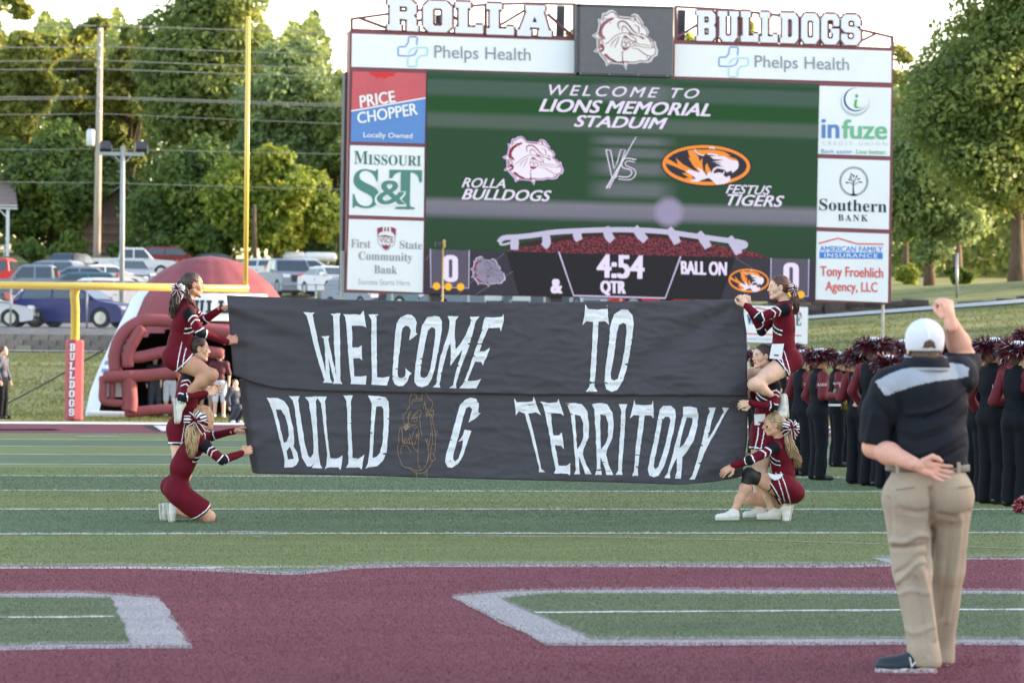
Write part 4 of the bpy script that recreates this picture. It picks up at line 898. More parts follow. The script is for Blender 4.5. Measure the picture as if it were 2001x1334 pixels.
# football and laces on the screen
M_ball = em('led_ball', (128, 44, 56)); n, l = N(M_ball); p_ = n['Principled BSDF']; tc = n.new('ShaderNodeTexCoord'); vo = n.new('ShaderNodeTexVoronoi'); vo.inputs['Scale'].default_value = 16; l.new(tc.outputs['Object'], vo.inputs[0])
r_ = n.new('ShaderNodeValToRGB'); r_.color_ramp.elements[0].color = (*srgb(178, 74, 88), 1); r_.color_ramp.elements[1].color = (*srgb(60, 22, 34), 1); r_.color_ramp.elements[1].position = .62; l.new(vo.outputs[0], r_.inputs[0]); l.new(r_.outputs[0], p_.inputs['Emission Color'])
pr.poly('screen_ball', [(988, 491), (1000, 486), (1060, 478), (1110, 462), (1160, 455), (1210, 454), (1260, 457), (1310, 464), (1360, 472), (1400, 479), (1450, 488), (1480, 495), (1506, 506), (1300, 500)], M_ball, .028, parent=SCR)
pr.poly('screen_ball_shadow', [(992, 480), (1060, 468), (1120, 458), (1200, 453), (1290, 458), (1380, 468), (1420, 474), (1375, 473), (1290, 464), (1200, 459), (1140, 463), (1080, 474), (1040, 480)], em('led_ballshade', (48, 24, 32)), .031, parent=SCR)
lc = stroke([(975, 474), (984, 465), (1010, 463), (1040, 460), (1080, 454), (1130, 451), (1190, 449), (1245, 449.5), (1300, 453), (1350, 460), (1400, 467), (1450, 474), (1456, 480), (1445, 484)], 10)
lc += stroke([(1000, 474), (980, 478), (976, 470)], 4)
for a in ([(1006, 464), (1005, 488)], [(1066, 456), (1068, 474), (1062, 482)], [(1128, 447), (1128, 460), (1132, 470)], [(1183, 444), (1190, 462), (1197, 470)], [(1240, 444), (1252, 460), (1262, 470)], [(1306, 447), (1316, 460), (1324, 476)], [(1364, 455), (1376, 470), (1384, 484)], [(1424, 464), (1436, 480), (1444, 496)]): lc += stroke(a, [14, 17, 14])
pr.polys('screen_laces', lc, E_l, .034, SCR)
# score bar
pr.poly('screen_bar', [(832, 486.5), (989, 491.5), (1594, 507), (1592.5, 588.5), (830.5, 573)], E_k, .037, parent=SCR)
pr.polys('screen_bar_ends', [[(832, 486.5), (989, 491.5), (1014, 576.7), (830.5, 573)], [(1437, 503.5), (1594, 507), (1592.5, 588.5), (1408, 584.8)]], E_d, .040, SCR)
pr.polys('screen_streaks', stroke([(832, 508), (848, 490)], 1.2, sm=1)+stroke([(930, 575), (1003, 530)], 1.2, sm=1)+stroke([(896, 573), (985, 495)], 1.0, sm=1)+stroke([(1437, 503.5), (1592, 600)], .9, sm=1), em('led_streak', (120, 112, 120)), .043, SCR)
pr.polys('score_box', [[(841, 487), (917, 489.5), (916, 562), (842, 560.5)], [(1507, 504.5), (1580.5, 506.5), (1579.5, 578), (1505.5, 576.5)]], E_sl, .043, SCR)
pr.polys('score_frame', stroke([(841, 486), (842, 561), (916, 563), (917, 489)], 1.8, sm=1)+stroke([(1507, 504), (1505.5, 577), (1579.5, 579), (1580.5, 506)], 1.8, sm=1)+stroke([(1092, 492), (1121, 577.5), (1300, 582.5), (1330, 501)], 3.0, sm=1), E_ln, .046, SCR)
for s_, q, b_ in [('0', [(866, 498), (895, 498.6), (895, 551.5), (866, 550.5)], .10), ('0', [(1531, 513), (1561, 513.6), (1561, 567), (1531, 566)], .10), ('4:54', [(1166, 497), (1260, 500), (1259, 544.5), (1166, 541.5)], .07), ('QTR', [(1173, 548.5), (1223, 549.8), (1223, 578), (1173, 576)], .05), ('&', [(1076, 545.5), (1099, 546), (1099, 573), (1076, 572)], .06), ('BALL ON', [(1330, 510), (1421, 512.5), (1420, 538), (1331, 535.5)], .05)]:
    text('screen_digits' if s_[0] in '04' else 'screen_lettering', s_, q, E_w, pr, .049, SCR, bold=b_)
for cx, cy in ((853, 559), (876, 560), (900, 560.5), (1540, 574.5), (1565, 575.5)): pr.poly('timeout_dot', ell(cx, cy, 7.4, 7.4, 20), E_y, .052, parent=SCR)
# VS mark
pr.polys('versus_mark', stroke([(1184, 293), (1193, 293.5), (1200, 330), (1206, 318), (1213, 292.5), (1222, 293), (1203, 348), (1196, 348), (1184, 293)], 1.8, sm=1)+stroke([(1243, 268), (1185, 368)], [1.2, 3], sm=1)+stroke([(1238, 275), (1190, 368)], [1, 2], sm=1)
         +stroke([(1243, 312), (1222, 310), (1214, 318), (1218, 328), (1232, 332), (1234, 340), (1226, 346), (1208, 345)], 2.0)+stroke([(1241, 317), (1226, 315), (1222, 320), (1226, 325), (1239, 331), (1242, 341), (1232, 351), (1208, 350)], 1.6), E_w, .036, SCR)
E_fill = em('led_face', (242, 236, 252)); E_mr = em('led_maroon', (140, 30, 52)); E_dk2 = em('led_navy', (48, 40, 66)); E_lv = em('led_lilac', (206, 190, 232))
SCL[0] = .82
bulldog(pr, lambda pts: [(960+(x*.985-40)/10.67-8.5+8, 250+(y*.985+0)/10.67) for x, y in [((a-870)*1.17+925, (b-650)*1.03+670) for a, b in pts]], .024, SCR, E_lv, E_fill, em('led_line', (150, 60, 90)), E_mr, em('led_edge', (34, 48, 44)))
SCL[0] = .4
bulldog(pr, lambda pts: [(920+(a-330)/1085*67, 501+(b-185)/980*58+(a-330)/1085*2) for a, b in pts], .045, SCR, em('led_white2', (216, 212, 236)), em('led_greyface', (142, 140, 164)), em('led_line2', (70, 60, 96)), E_mr)
E_or = em('led_orange', (248, 150, 52)); E_tg = em('led_tigerblack', (46, 40, 54))
def tiger(z, dy, k=1.0):
    rot = .035
    pr.poly('tiger_shadow', z(ell(960, 512, 850, 400, 48, rot=rot)), em('led_edge2', (40, 36, 46)), dy, parent=SCR)
    pr.poly('tiger_ring', z(ell(955, 505, 818, 372, 48, rot=rot)), E_or, dy+.003, parent=SCR); pr.poly('tiger_field', z(ell(955, 500, 755, 312, 48, rot=rot)), E_tg, dy+.006, parent=SCR)
    org = [[(230, 390), (300, 420), (400, 480), (560, 540), (740, 610), (640, 640), (500, 590), (350, 520), (200, 470)], [(385, 365), (430, 410), (520, 490), (700, 590), (820, 640), (700, 640), (520, 560), (450, 520), (420, 460)],
           [(610, 230), (720, 215), (760, 290), (810, 350), (830, 440), (880, 370), (880, 480), (900, 600), (960, 690), (880, 660), (780, 590), (700, 500), (660, 430), (615, 350), (660, 380), (630, 300)], [(965, 460), (1010, 560), (1060, 640), (1000, 720), (940, 620), (935, 520)],
           [(500, 650), (640, 650), (760, 700), (650, 740), (560, 690)], [(560, 740), (700, 735), (760, 790), (640, 790)],
           [(735, 210), (860, 220), (1000, 215), (1150, 225), (1300, 260), (1410, 330), (1350, 330), (1520, 395), (1535, 430), (1440, 420), (1300, 360), (1150, 320), (1000, 290), (900, 310), (800, 290)]]
    pr.polys('tiger_stripes', [z(q) for q in org], E_or, dy+.009, SCR)
    wh = [[(1020, 340), (1130, 335), (1290, 340), (1420, 410), (1540, 425), (1560, 500), (1540, 570), (1480, 620), (1440, 650), (1420, 600), (1340, 640), (1300, 590), (1160, 560), (1090, 610), (1070, 580), (1150, 530), (1300, 540), (1180, 510), (1250, 500), (1120, 470), (1260, 460), (1060, 440), (1290, 410), (1090, 390)],
          [(1070, 600), (1095, 600), (1090, 660), (1190, 640), (1260, 655), (1290, 610), (1310, 600), (1270, 690), (1320, 730), (1395, 700), (1400, 790), (1300, 850), (1150, 868), (1080, 800), (1000, 740), (900, 770), (780, 815), (640, 800), (760, 760), (700, 690), (560, 620), (640, 590), (780, 630), (840, 640), (780, 540), (870, 590), (960, 700), (1000, 630), (1060, 650)]]
    pr.polys('tiger_face', [z(q) for q in wh]+stroke(z([(738, 208), (770, 270), (840, 310), (915, 322)]), 2.2*k)+stroke(z([(1010, 185), (1060, 180), (1110, 195)]), 3*k)+stroke(z([(980, 300), (1080, 305), (1180, 330)]), 3*k), em('led_tigerwhite', (240, 232, 250)), dy+.012, SCR)
tiger(zm(1280, 270, 9.529), .024)
tiger(lambda pts: [(1424+(a-145)/1630*79, 525+(b-130)/745*46) for a, b in pts], .046, .45)
# supports below
for x, wpx in ((847, 20), (1082, 24), (1300, 22), (1510, 20)):
    mb = MB(); p_ = hitY(x, 570, SBY+.5); g = Hs(p_[0], SBY+.5); mb.box((p_[0], SBY+.35, (p_[2]+g)/2), (wpx/ppm(SBY), .35, p_[2]-g)); mb.build('support_post', M_cab, sbr)
mb = MB(); a = hitY(671.5, 490, SBY); b_ = hitY(669, 800, SBY); mb.bar((a[0], SBY+.2, a[2]), (a[0], SBY+.2, 0), .1); mb.build('side_post', M_lp, sbr)
mb = MB(); a = hitY(1738.5, 160, SBY); mb.tube([(a[0]-.03, SBY+.35, a[2]), (a[0]-.03, SBY+.35, Hs(a[0], SBY))], .05, 8); mb.build('side_post', M_galv, sbr)
# low white sign on the bank behind the right stack of cheerleaders
p3 = Print(93.0); ws = empty('bank_sign', hitY(1518, 690, 93), 'white sign with blue letters and a red roof line behind the right cheerleaders', 'sign')
p3.poly('sign_board', [(1455, 596), (1579, 600), (1578, 672), (1454, 668)], M_pan, 0, parent=ws, thick=.05)
text('lettering', 'LAWN CARE', [(1395, 612), (1566, 616), (1566, 637), (1395, 633)], T_nv, p3, .01, ws, bold=.03) if False else text('lettering', 'W', [(1460, 614), (1476, 614.4), (1476, 634), (1460, 633.6)], T_nv, p3, .01, ws, bold=.03)
text('lettering', serif('E'), [(1555, 612), (1566, 612.3), (1566, 636), (1555, 635.6)], T_k, p3, .01, ws)
p3.polys('roof_line', stroke([(1458, 608), (1480, 601), (1508, 608)], 2.4, sm=1)+stroke([(1456, 651.5), (1566, 655.5)], 2.0, sm=1)+stroke([(1545, 606), (1563, 610), (1566, 622)], 1.5), T_r, .01, ws)
text('lettering', "owner's Largest", [(1460, 657.5), (1508, 658.6), (1508, 667), (1460, 666)], ink('print_sky', (140, 170, 214)), p3, .01, ws)
for x in (1462, 1572):
    mb = MB(); a = hitY(x, 640, 93.1); mb.tube([a, (a[0], a[1], Hs(a[0], a[1])-.1)], .04, 6); mb.build('sign_post', M_galv, ws, True)
# slim camera pole before the screen, sunlight put into its gold colour
a = hitY(866, 472, 91.5); g = (a[0], a[1], Hs(a[0], a[1])); cp = empty('camera_pole', g, 'slim pole painted sunlit gold, with a small camera in front of the left score', 'camera pole')
M_sunlit = mat('sunlit_gold', srgb(190, 160, 96), .4, .1, 4, metal=.3)  # gold tone is sunlight on the pole, painted into the base colour
mb = MB(); mb.tube([g, a], [.035, .022], 8); mb.build('pole', M_sunlit, cp, True)
mb = MB(); mb.box(a+np.array([-.14, 0, -.08]), (.18, .12, .13)); mb.tube([a+np.array([-.14, -.06, -.08]), a+np.array([-.14, -.14, -.08])], .04, 8); mb.build('camera', M_dark, cp)
mb = MB(); mb.box(a+np.array([.03, 0, -.06]), (.07, .07, .22)); mb.build('camera_mount', M_sunlit, cp)
import bmesh
# ------------------------------------------------------------ painted paper banner
BY = 30.75
def bdisp(x, y):
    """folds of the paper in metres towards the camera, as a function of place on the sheet"""
    m = mnoise
    w_ = .008*m.noise(Vector((x*.006, y*.035, 1.0)))+.007*m.noise(Vector((x*.018+y*.01, y*.08, 4.0)))+.003*m.noise(Vector((x*.05, y*.16, 9.0)))
    r = abs(m.noise(Vector((x*.011-y*.014, y*.045+x*.004, 17.0)))); w_ += .010*math.exp(-(r/.07)**2)*min(1, max(0, (x-560)/200))
    r = abs(m.noise(Vector((x*.02+y*.02, y*.06-x*.006, 27.0)))); w_ -= .006*math.exp(-(r/.08)**2)*min(1, max(0, (x-900)/300))
    # tension folds fanning out from the hands
    for hx, hy, ang, L, a, s_ in [(446, 600, .32, 170, .035, 7), (446, 596, .12, 240, .025, 6), (455, 662, .25, 110, .018, 8), (1445, 588, 2.55, 260, -.03, 9), (1445, 590, 2.2, 170, .026, 8), (1445, 590, 2.9, 330, .018, 8),
                                  (1458, 788, 3.5, 210, .03, 11), (1458, 788, 2.8, 200, -.02, 9), (472, 835, .15, 110, .02, 7), (484, 878, -.5, 120, .02, 8), (1440, 925, 3.75, 240, .035, 14), (1442, 900, 2.75, 220, .03, 12), (1440, 890, 2.45, 200, -.025, 10)]:
        dx, dy = x-hx, y-hy; t = dx*math.cos(ang)+dy*math.sin(ang); n_ = -dx*math.sin(ang)+dy*math.cos(ang)
        if 0 < t < L*1.6:
            wd = s_*(1+t/120); w_ += a*math.exp(-(n_/wd)**2)*math.exp(-(t/L)**2)
    # the sheet bellies a little between the two ends
    u = (x-450)/1010; return w_+.10*math.sin(PI*max(0, min(1, u)))-.05*(1-min(1, max(0, (x-443)/40)))-.04*(1-min(1, max(0, (1462-x)/30)))
def bpt(x, y, back=0.0): return hitY(x, y, BY-bdisp(x, y)+back)
M_pap = mat('banner_paper', srgb(76, 74, 81), .75, .10, 2.2, .12, 9, spec=.2)
def interp(c, x): return np.interp(x, [p[0] for p in c], [p[1] for p in c])
ban = empty('banner', hitY(950, 940, BY), 'long black paper banner with white hand painted letters held between two stacks of cheerleaders', 'banner')
def paper(name, top, bot, le, re, back, nu=230, nv=46, lab=None):
    mb = MB()
    for j in range(nv+1):
        v = j/nv
        for i in range(nu+1):
            u = i/nu; x0 = np.interp(v, [q[0] for q in le], [q[1] for q in le]); x1 = np.interp(v, [q[0] for q in re], [q[1] for q in re]); x = x0+(x1-x0)*u
            y = interp(top, x)*(1-v)+interp(bot, x)*v; b = back(u, v) if callable(back) else back
            mb.v.append(tuple(bpt(x, y, b)))
    for j in range(nv):
        for i in range(nu): a = j*(nu+1)+i; mb.f.append((a, a+nu+1, a+nu+2, a+1)); mb.m.append(0)
    o = mb.build(name, M_pap, ban, True); md = o.modifiers.new('s', 'SOLIDIFY'); md.thickness = .0015
    if lab: o['label'] = lab
    return o
sm01 = lambda t: max(0, min(1, t))**2*(3-2*max(0, min(1, t)))
paper('paper_sheet', [(440, 577), (700, 586), (1000, 591.5), (1200, 589), (1441, 584.5), (1470, 600)], [(450, 731), (470, 738), (500, 749), (540, 758), (620, 763.5), (800, 767), (1000, 770), (1200, 771.5), (1470, 773)],
      [(0, 443), (.2, 446), (1, 456)], [(0, 1441), (.1, 1452), (.3, 1459), (1, 1461)], 0., lab='upper paper sheet')
paper('paper_sheet', [(460, 742), (478, 738.5), (510, 744), (560, 757), (640, 760), (1470, 765)], [(490, 921), (500, 925), (700, 929), (1000, 937), (1200, 942), (1330, 946.5), (1395, 941), (1440, 933), (1470, 925)],
      [(0, 467), (.3, 473), (.7, 482), (1, 493)], [(0, 1461), (.6, 1460), (1, 1450)], lambda u, v: .03+.08*sm01((.012-u)/.012), lab='lower paper sheet')
M_pnt = mat('banner_paint', srgb(226, 228, 236), .75, .10, 9, .1, 30, stretch=(1, 1, .35)); M_gold = mat('gold_chalk', srgb(140, 116, 90), .7)
def painted(name, loops, back, m=M_pnt, off=.0045):
    lp = [[Vector((x, y, 0)) for x, y in q] for q in loops]; vs = [v for q in lp for v in q]; tri = tessellate_polygon(lp)
    bm = bmesh.new(); bv = [bm.verts.new(v) for v in vs]
    for t in tri:
        try: bm.faces.new([bv[i] for i in t])
        except Exception: pass
    for k in range(5):
        ed = [e for e in bm.edges if e.calc_length() > 9]
        if not ed: break
        bmesh.ops.subdivide_edges(bm, edges=ed, cuts=1); bmesh.ops.triangulate(bm, faces=bm.faces)
    for v in bm.verts: v.co = Vector([float(c) for c in bpt(v.co.x, v.co.y, back-off)])
    me = bpy.data.meshes.new(name); bm.to_mesh(me); bm.free(); me.materials.append(m); me.polygons.foreach_set('use_smooth', [True]*len(me.polygons)); o = bpy.data.objects.new(name, me); COL.objects.link(o); wparent(o, ban); return o
ZA = zm(500, 580, 4.002); ZB = zm(960, 560, 3.335); ZC = zm(440, 560, 3.335)
LA = [
 [[(370,120),(460,122),(443,140),(495,390),(547,590),(540,400),(530,325),(510,308),(575,305),(566,330),(577,390),(628,608),(612,380),(605,150),(583,132),(662,128),(655,150),(658,400),(662,655),(677,680),(600,678),(612,655),(567,480),(582,640),(600,673),(523,670),(537,650),(500,540),(455,380),(412,200),(395,145)]],
 [[(683,135),(780,135),(815,140),(842,105),(850,150),(863,240),(843,228),(750,225),(755,395),(800,395),(828,378),(828,420),(832,497),(812,478),(762,480),(770,620),(820,622),(867,615),(860,685),(740,680),(745,660),(735,580),(720,400),(705,200),(697,155)]],
 [[(880,138),(957,136),(943,160),(945,400),(948,628),(1000,630),(1045,620),(1025,692),(903,686),(908,640),(903,400),(903,180)]],
 [[(1185,137),(1215,140),(1245,165),(1258,200),(1252,240),(1252,282),(1265,288),(1235,315),(1198,340),(1205,300),(1213,262),(1195,230),(1170,225),(1147,245),(1138,290),(1130,380),(1115,480),(1108,600),(1115,628),(1140,635),(1165,620),(1172,590),(1168,555),(1190,575),(1217,597),(1200,615),(1185,660),(1150,695),(1115,697),(1085,680),(1068,640),(1070,560),(1082,400),(1088,300),(1100,210),(1130,160)]],
 [[(1340,158),(1400,148),(1435,155),(1455,190),(1455,260),(1430,400),(1400,560),(1375,640),(1345,690),(1300,705),(1262,695),(1240,665),(1243,580),(1262,430),(1285,300),(1300,220)],[(1370,238),(1345,265),(1320,380),(1295,520),(1285,600),(1290,625),(1315,633),(1340,620),(1365,560),(1385,430),(1403,300),(1403,255),(1390,240)]],
 [[(1500,150),(1585,152),(1562,185),(1555,300),(1563,410),(1600,365),(1640,300),(1680,190),(1675,155),(1750,152),(1720,190),(1670,380),(1600,560),(1565,680),(1568,715),(1510,712),(1542,690),(1560,600),(1600,470),(1616,410),(1570,470),(1522,538),(1525,440),(1522,360),(1495,420),(1460,560),(1435,680),(1443,708),(1383,705),(1410,680),(1420,600),(1440,480),(1485,340),(1510,250),(1515,190)]],
 [[(1790,160),(1880,160),(1925,155),(1937,133),(1940,180),(1915,272),(1908,240),(1820,243),(1780,330),(1748,425),(1790,425),(1830,397),(1805,470),(1775,535),(1762,508),(1715,505),(1680,590),(1655,655),(1710,655),(1762,640),(1722,715),(1590,712),(1620,680),(1665,570),(1710,430),(1755,300),(1775,220)]]]
LB = [
 [[(612,115),(630,145),(690,150),(745,145),(757,118),(760,190),(768,250),(742,225),(700,228),(695,300),(685,500),(672,650),(693,683),(615,683),(640,650),(650,500),(660,350),(663,230),(620,225),(595,250),(607,190)]],
 [[(850,147),(890,150),(920,185),(928,240),(918,340),(890,500),(860,610),(820,672),(785,685),(750,668),(738,620),(745,520),(765,380),(775,260),(800,180)],[(860,235),(832,250),(818,300),(800,450),(778,560),(780,600),(800,612),(825,600),(850,510),(870,400),(882,290),(878,245)]]]
LB2 = [
 [[(147,720),(165,752),(230,752),(270,745),(275,715),(295,770),(325,838),(290,818),(240,825),(270,930),(300,1060),(325,1185),(352,1207),(310,1207),(312,1180),(285,1070),(245,920),(218,825),(180,810),(160,838),(155,780)]],
 [[(318,747),(375,758),(430,752),(437,728),(455,780),(473,840),(450,825),(388,828),(395,900),(405,968),(440,968),(460,948),(468,1000),(473,1058),(455,1035),(415,1030),(428,1100),(440,1165),(490,1165),(515,1148),(513,1228),(495,1217),(408,1215),(420,1190),(400,1100),(375,940),(345,800),(335,765)]],
 [[(485,760),(545,757),(590,765),(625,810),(637,900),(635,980),(600,1060),(597,1090),(620,1160),(655,1220),(612,1220),(600,1180),(570,1105),(572,1160),(580,1220),(540,1220),(552,1190),(545,1100),(530,930),(515,820),(500,780)],[(545,832),(580,840),(600,890),(600,980),(580,1030),(560,1060),(550,930)]],
 [[(655,765),(720,757),(755,765),(790,820),(798,900),(790,980),(755,1060),(748,1095),(765,1160),(795,1225),(750,1225),(740,1180),(712,1110),(710,1170),(720,1225),(675,1225),(688,1190),(687,1100),(680,930),(672,800)],[(710,830),(745,840),(762,890),(762,970),(745,1020),(715,1060),(710,930)]],
 [[(830,765),(887,765),(875,800),(868,960),(855,1120),(850,1200),(855,1225),(810,1225),(828,1195),(830,1100),(843,930),(845,800)]],
 [[(932,735),(940,768),(990,772),(1045,768),(1055,740),(1058,800),(1058,858),(1040,838),(1000,838),(990,930),(965,1100),(955,1200),(957,1235),(917,1230),(930,1200),(940,1060),(960,900),(965,838),(930,835),(903,858),(918,800)]],
 [[(1120,775),(1170,775),(1198,800),(1203,850),(1190,930),(1155,1080),(1120,1180),(1090,1230),(1060,1240),(1030,1228),(1020,1190),(1035,1110),(1065,980),(1085,860),(1098,800)],[(1135,845),(1115,870),(1095,980),(1065,1120),(1058,1170),(1070,1188),(1090,1170),(1120,1080),(1150,960),(1168,870),(1160,848)]],
 [[(1250,782),(1300,780),(1340,790),(1350,830),(1345,900),(1320,1000),(1270,1080),(1245,1110),(1243,1160),(1235,1250),(1197,1248),(1210,1200),(1210,1115),(1185,1160),(1165,1210),(1165,1247),(1128,1245),(1150,1210),(1180,1100),(1225,930),(1250,830)],[(1275,850),(1250,930),(1225,1050),(1250,1030),(1285,970),(1310,890),(1312,855)]],
 [[(1415,787),(1463,787),(1450,830),(1430,900),(1410,990),(1440,950),(1490,860),(1515,815),(1505,787),(1550,790),(1525,825),(1470,930),(1420,1020),(1385,1090),(1355,1180),(1325,1255),(1290,1255),(1310,1230),(1340,1130),(1370,1020),(1385,960),(1405,870),(1425,815)]]]
LC = [
 [[(270,722),(340,725),(385,745),(415,790),(430,870),(445,940),(450,1000),(445,1040),(470,1080),(480,1130),(465,1160),(440,1175),(385,1178),(388,1130),(370,1050),(345,950),(315,830),(290,760)],[(330,800),(365,800),(390,840),(410,910),(415,970),(400,1010),(382,1015),(360,930)],[(400,1070),(420,1042),(438,1080),(448,1120),(408,1125)]],
 [[(415,712),(485,712),(475,740),(500,900),(520,1030),(540,1100),(555,1115),(575,1085),(575,1000),(560,850),(545,750),(520,718),(610,715),(590,745),(598,900),(610,1100),(620,1160),(633,1180),(565,1180),(580,1150),(560,1170),(535,1170),(500,1110),(480,1000),(455,800),(440,740)]],
 [[(597,715),(662,715),(650,745),(660,900),(675,1050),(685,1115),(730,1118),(765,1097),(760,1150),(752,1193),(735,1175),(665,1178),(650,1188),(660,1160),(665,1090),(645,930),(625,760)]],
 [[(770,708),(832,708),(820,745),(820,900),(828,1050),(830,1115),(870,1120),(908,1092),(890,1190),(870,1175),(795,1178),(787,1180),(803,1150),(800,1000),(795,800),(790,745)]],
 [[(930,708),(1000,712),(1045,720),(1065,750),(1068,850),(1062,960),(1052,1080),(1030,1130),(990,1168),(935,1175),(913,1185),(930,1150),(942,1060),(950,900),(955,760)],[(985,780),(1020,778),(1032,800),(1033,900),(1025,1020),(1010,1080),(985,1108),(960,1115),(967,1000),(972,890)]],
 [[(1600,722),(1635,730),(1653,760),(1650,820),(1665,822),(1640,850),(1585,885),(1600,830),(1610,800),(1595,780),(1570,790),(1550,850),(1520,980),(1490,1080),(1485,1120),(1498,1138),(1520,1120),(1540,1060),(1550,1000),(1515,1010),(1550,965),(1560,930),(1605,938),(1580,1010),(1550,1100),(1520,1150),(1480,1178),(1450,1175),(1433,1140),(1440,1090),(1475,970),(1505,860),(1530,770),(1565,735)]]]
def rough(lp):
    out = []
    for i in range(len(lp)):
        a, b = np.array(lp[i]), np.array(lp[(i+1) % len(lp)]); d = np.linalg.norm(b-a); k = max(1, int(d/6)); nn = np.array([-(b-a)[1], (b-a)[0]])/(d+1e-6)
        for q in range(k): out.append(tuple(a+(b-a)*q/k+(nn*random.gauss(0, .32) if q else 0)))
    return out
for L, Z_, bk in ((LA, ZA, 0), (LB, ZB, 0), (LB2, ZB, .03), (LC, ZC, .03)):
    for lt_ in L: painted('painted_letter', [rough(Z_(q)) for q in lt_], bk)
Z4 = zm(750, 750, 6.353); dog = []
for pts, wv, cl in [([(318, 240), (325, 170), (350, 115), (380, 110), (403, 150), (405, 190)], 1, 0), ([(345, 225), (360, 200), (420, 180), (465, 190)], 1, 0), ([(275, 360), (320, 270), (380, 215), (460, 205)], 1, 0), ([(465, 220), (475, 150), (495, 92), (520, 95), (560, 180), (600, 210), (605, 270), (570, 325)], 1, 0),
                 ([(505, 215), (520, 290), (560, 340), (580, 440), (600, 580), (605, 680), (590, 790), (540, 970)], 1, 0), ([(490, 310), (510, 240), (525, 350), (530, 420), (545, 330), (560, 400)], 1, 0), ([(575, 345), (615, 325), (605, 430), (585, 370)], 1.6, 0), ([(600, 440), (625, 540), (640, 650), (640, 760), (630, 880)], 1, 0), ([(635, 585), (658, 590), (655, 630), (640, 640)], 1, 0),
                 ([(275, 360), (240, 380), (240, 440), (265, 500), (300, 500), (300, 400), (330, 330)], 1, 0), ([(310, 480), (310, 400), (350, 340)], 1, 0), ([(345, 470), (350, 420), (400, 350), (445, 320), (465, 350), (450, 400), (430, 400)], 1, 0), ([(360, 440), (375, 400), (430, 345)], 1, 0), ([(370, 460), (380, 425), (410, 415), (410, 455), (380, 465)], 1.4, 0),
                 ([(440, 410), (450, 480), (460, 560), (480, 660)], 1, 0), ([(270, 500), (320, 495), (360, 520), (400, 500)], 1, 0), ([(225, 560), (250, 520), (300, 515), (330, 530)], 1, 0), ([(190, 720), (185, 640), (205, 530), (222, 580), (230, 680), (240, 760)], 1, 0), ([(230, 590), (230, 650), (250, 730), (270, 670), (290, 720), (310, 670), (320, 730)], 1, 0),
                 ([(320, 620), (345, 700), (370, 760), (400, 690), (410, 620), (435, 660), (430, 560), (400, 540), (370, 590), (350, 650)], 1, 0), ([(350, 740), (380, 800), (420, 830), (430, 700), (440, 600)], 1, 0), ([(190, 725), (170, 780), (180, 870), (210, 960), (240, 1020), (330, 1045), (400, 1070), (470, 1060), (520, 1010), (545, 930), (550, 800), (515, 670)], 1, 0),
                 ([(215, 870), (215, 790), (250, 755), (300, 780), (335, 850)], 1, 0), ([(240, 740), (300, 730), (340, 750), (380, 800)], 1, 0), ([(425, 830), (425, 950), (440, 1030), (465, 1060)], 1, 0), ([(320, 1045), (380, 1090), (440, 1110), (500, 1095), (550, 1055), (605, 950)], 1, 0), ([(400, 1080), (405, 1155)], 1, 0), ([(500, 1090), (530, 1155)], 1, 0), ([(530, 1045), (540, 1155)], 1, 0), ([(600, 850), (640, 935), (585, 940), (580, 880), (600, 850)], 1, 0),
                 ([(540, 680), (560, 770), (570, 700), (590, 600)], 1, 0), ([(600, 740), (650, 745)], 1, 0)]:
    dog += stroke(Z4(pts), 1.25*wv, bool(cl), 4)
mb = MB()
for q in dog+[Z4([(245, 530), (290, 515), (330, 520), (300, 560), (265, 580)])]: mb.add([bpt(x, y, .03-.005) for x, y in q], [tuple(t) for t in tessellate_polygon([[Vector((x, y, 0)) for x, y in q]])])
mb.build('chalk_drawing', M_gold, ban)

# ------------------------------------------------------------ goal post
GY = YL(12)
M_yel = mat('post_yellow', srgb(222, 190, 92), .42, .06, 3, coat=.2)
M_pad = mat('pad_maroon', srgb(158, 62, 74), .5, .08, 2, .1, 8)
base = hitG(144, 822); gp = empty('goal_post', base, 'yellow football goal post with a maroon padded base', 'goal post')
c0 = hitY(-184, 553, GY); c1 = hitY(484, 565, GY); zc_ = (c0[2]+c1[2])/2
mb = MB(); mb.tube([(c0[0]-.05, GY, zc_), (c1[0]+.02, GY, zc_)], .085, 14); mb.build('crossbar', M_yel, gp, True)
for x in (c0[0], c1[0]-.05):
    mb = MB(); mb.tube([(x, GY, zc_), (x, GY, zc_+6.1)], .053, 12); mb.build('upright', M_yel, gp, True)
mid = hitY(148, 560, GY)[0]; by_ = base[1]
mb = MB(); mb.tube([(base[0], by_, 0), (base[0], by_, 1.6), (base[0], by_-.1, 2.1), ((base[0]+mid)/2, (by_+GY)/2, 2.62), (mid, GY+.4, 2.86), (mid, GY, zc_)], [.1]*6, 14); mb.build('gooseneck', M_yel, gp, True)
mb = MB(); mb.tube([(base[0], by_-.42, .0), (base[0], by_-.42, 1.9), (base[0]+.01, GY+.1, zc_-.02)], [.0, .0, .0], 4); 
ptop = hitY(145, 664, by_)[2]; mb = MB(); k = 10
mb.tube([(base[0], by_, 0.02), (base[0], by_, .05), (base[0]+.005, by_, ptop-.04), (base[0]+.005, by_, ptop)], [.2, .215, .215, .19], 8); pad = mb.build('pad', M_pad, gp)
pp_ = Print(by_-.222)
for i, ch in enumerate('BULLDOGS'):
    y0 = 671+i*18.1; o_, hs = glyph_px(ch, [(136.5-i*.25, y0), (147-i*.25, y0), (146.6-i*.25, y0+14.6), (136.1-i*.25, y0+14.6)]); pp_.poly('pad_letter', o_, ink('pad_white', (216, 220, 230)), 0, hs, pad, thick=.012)

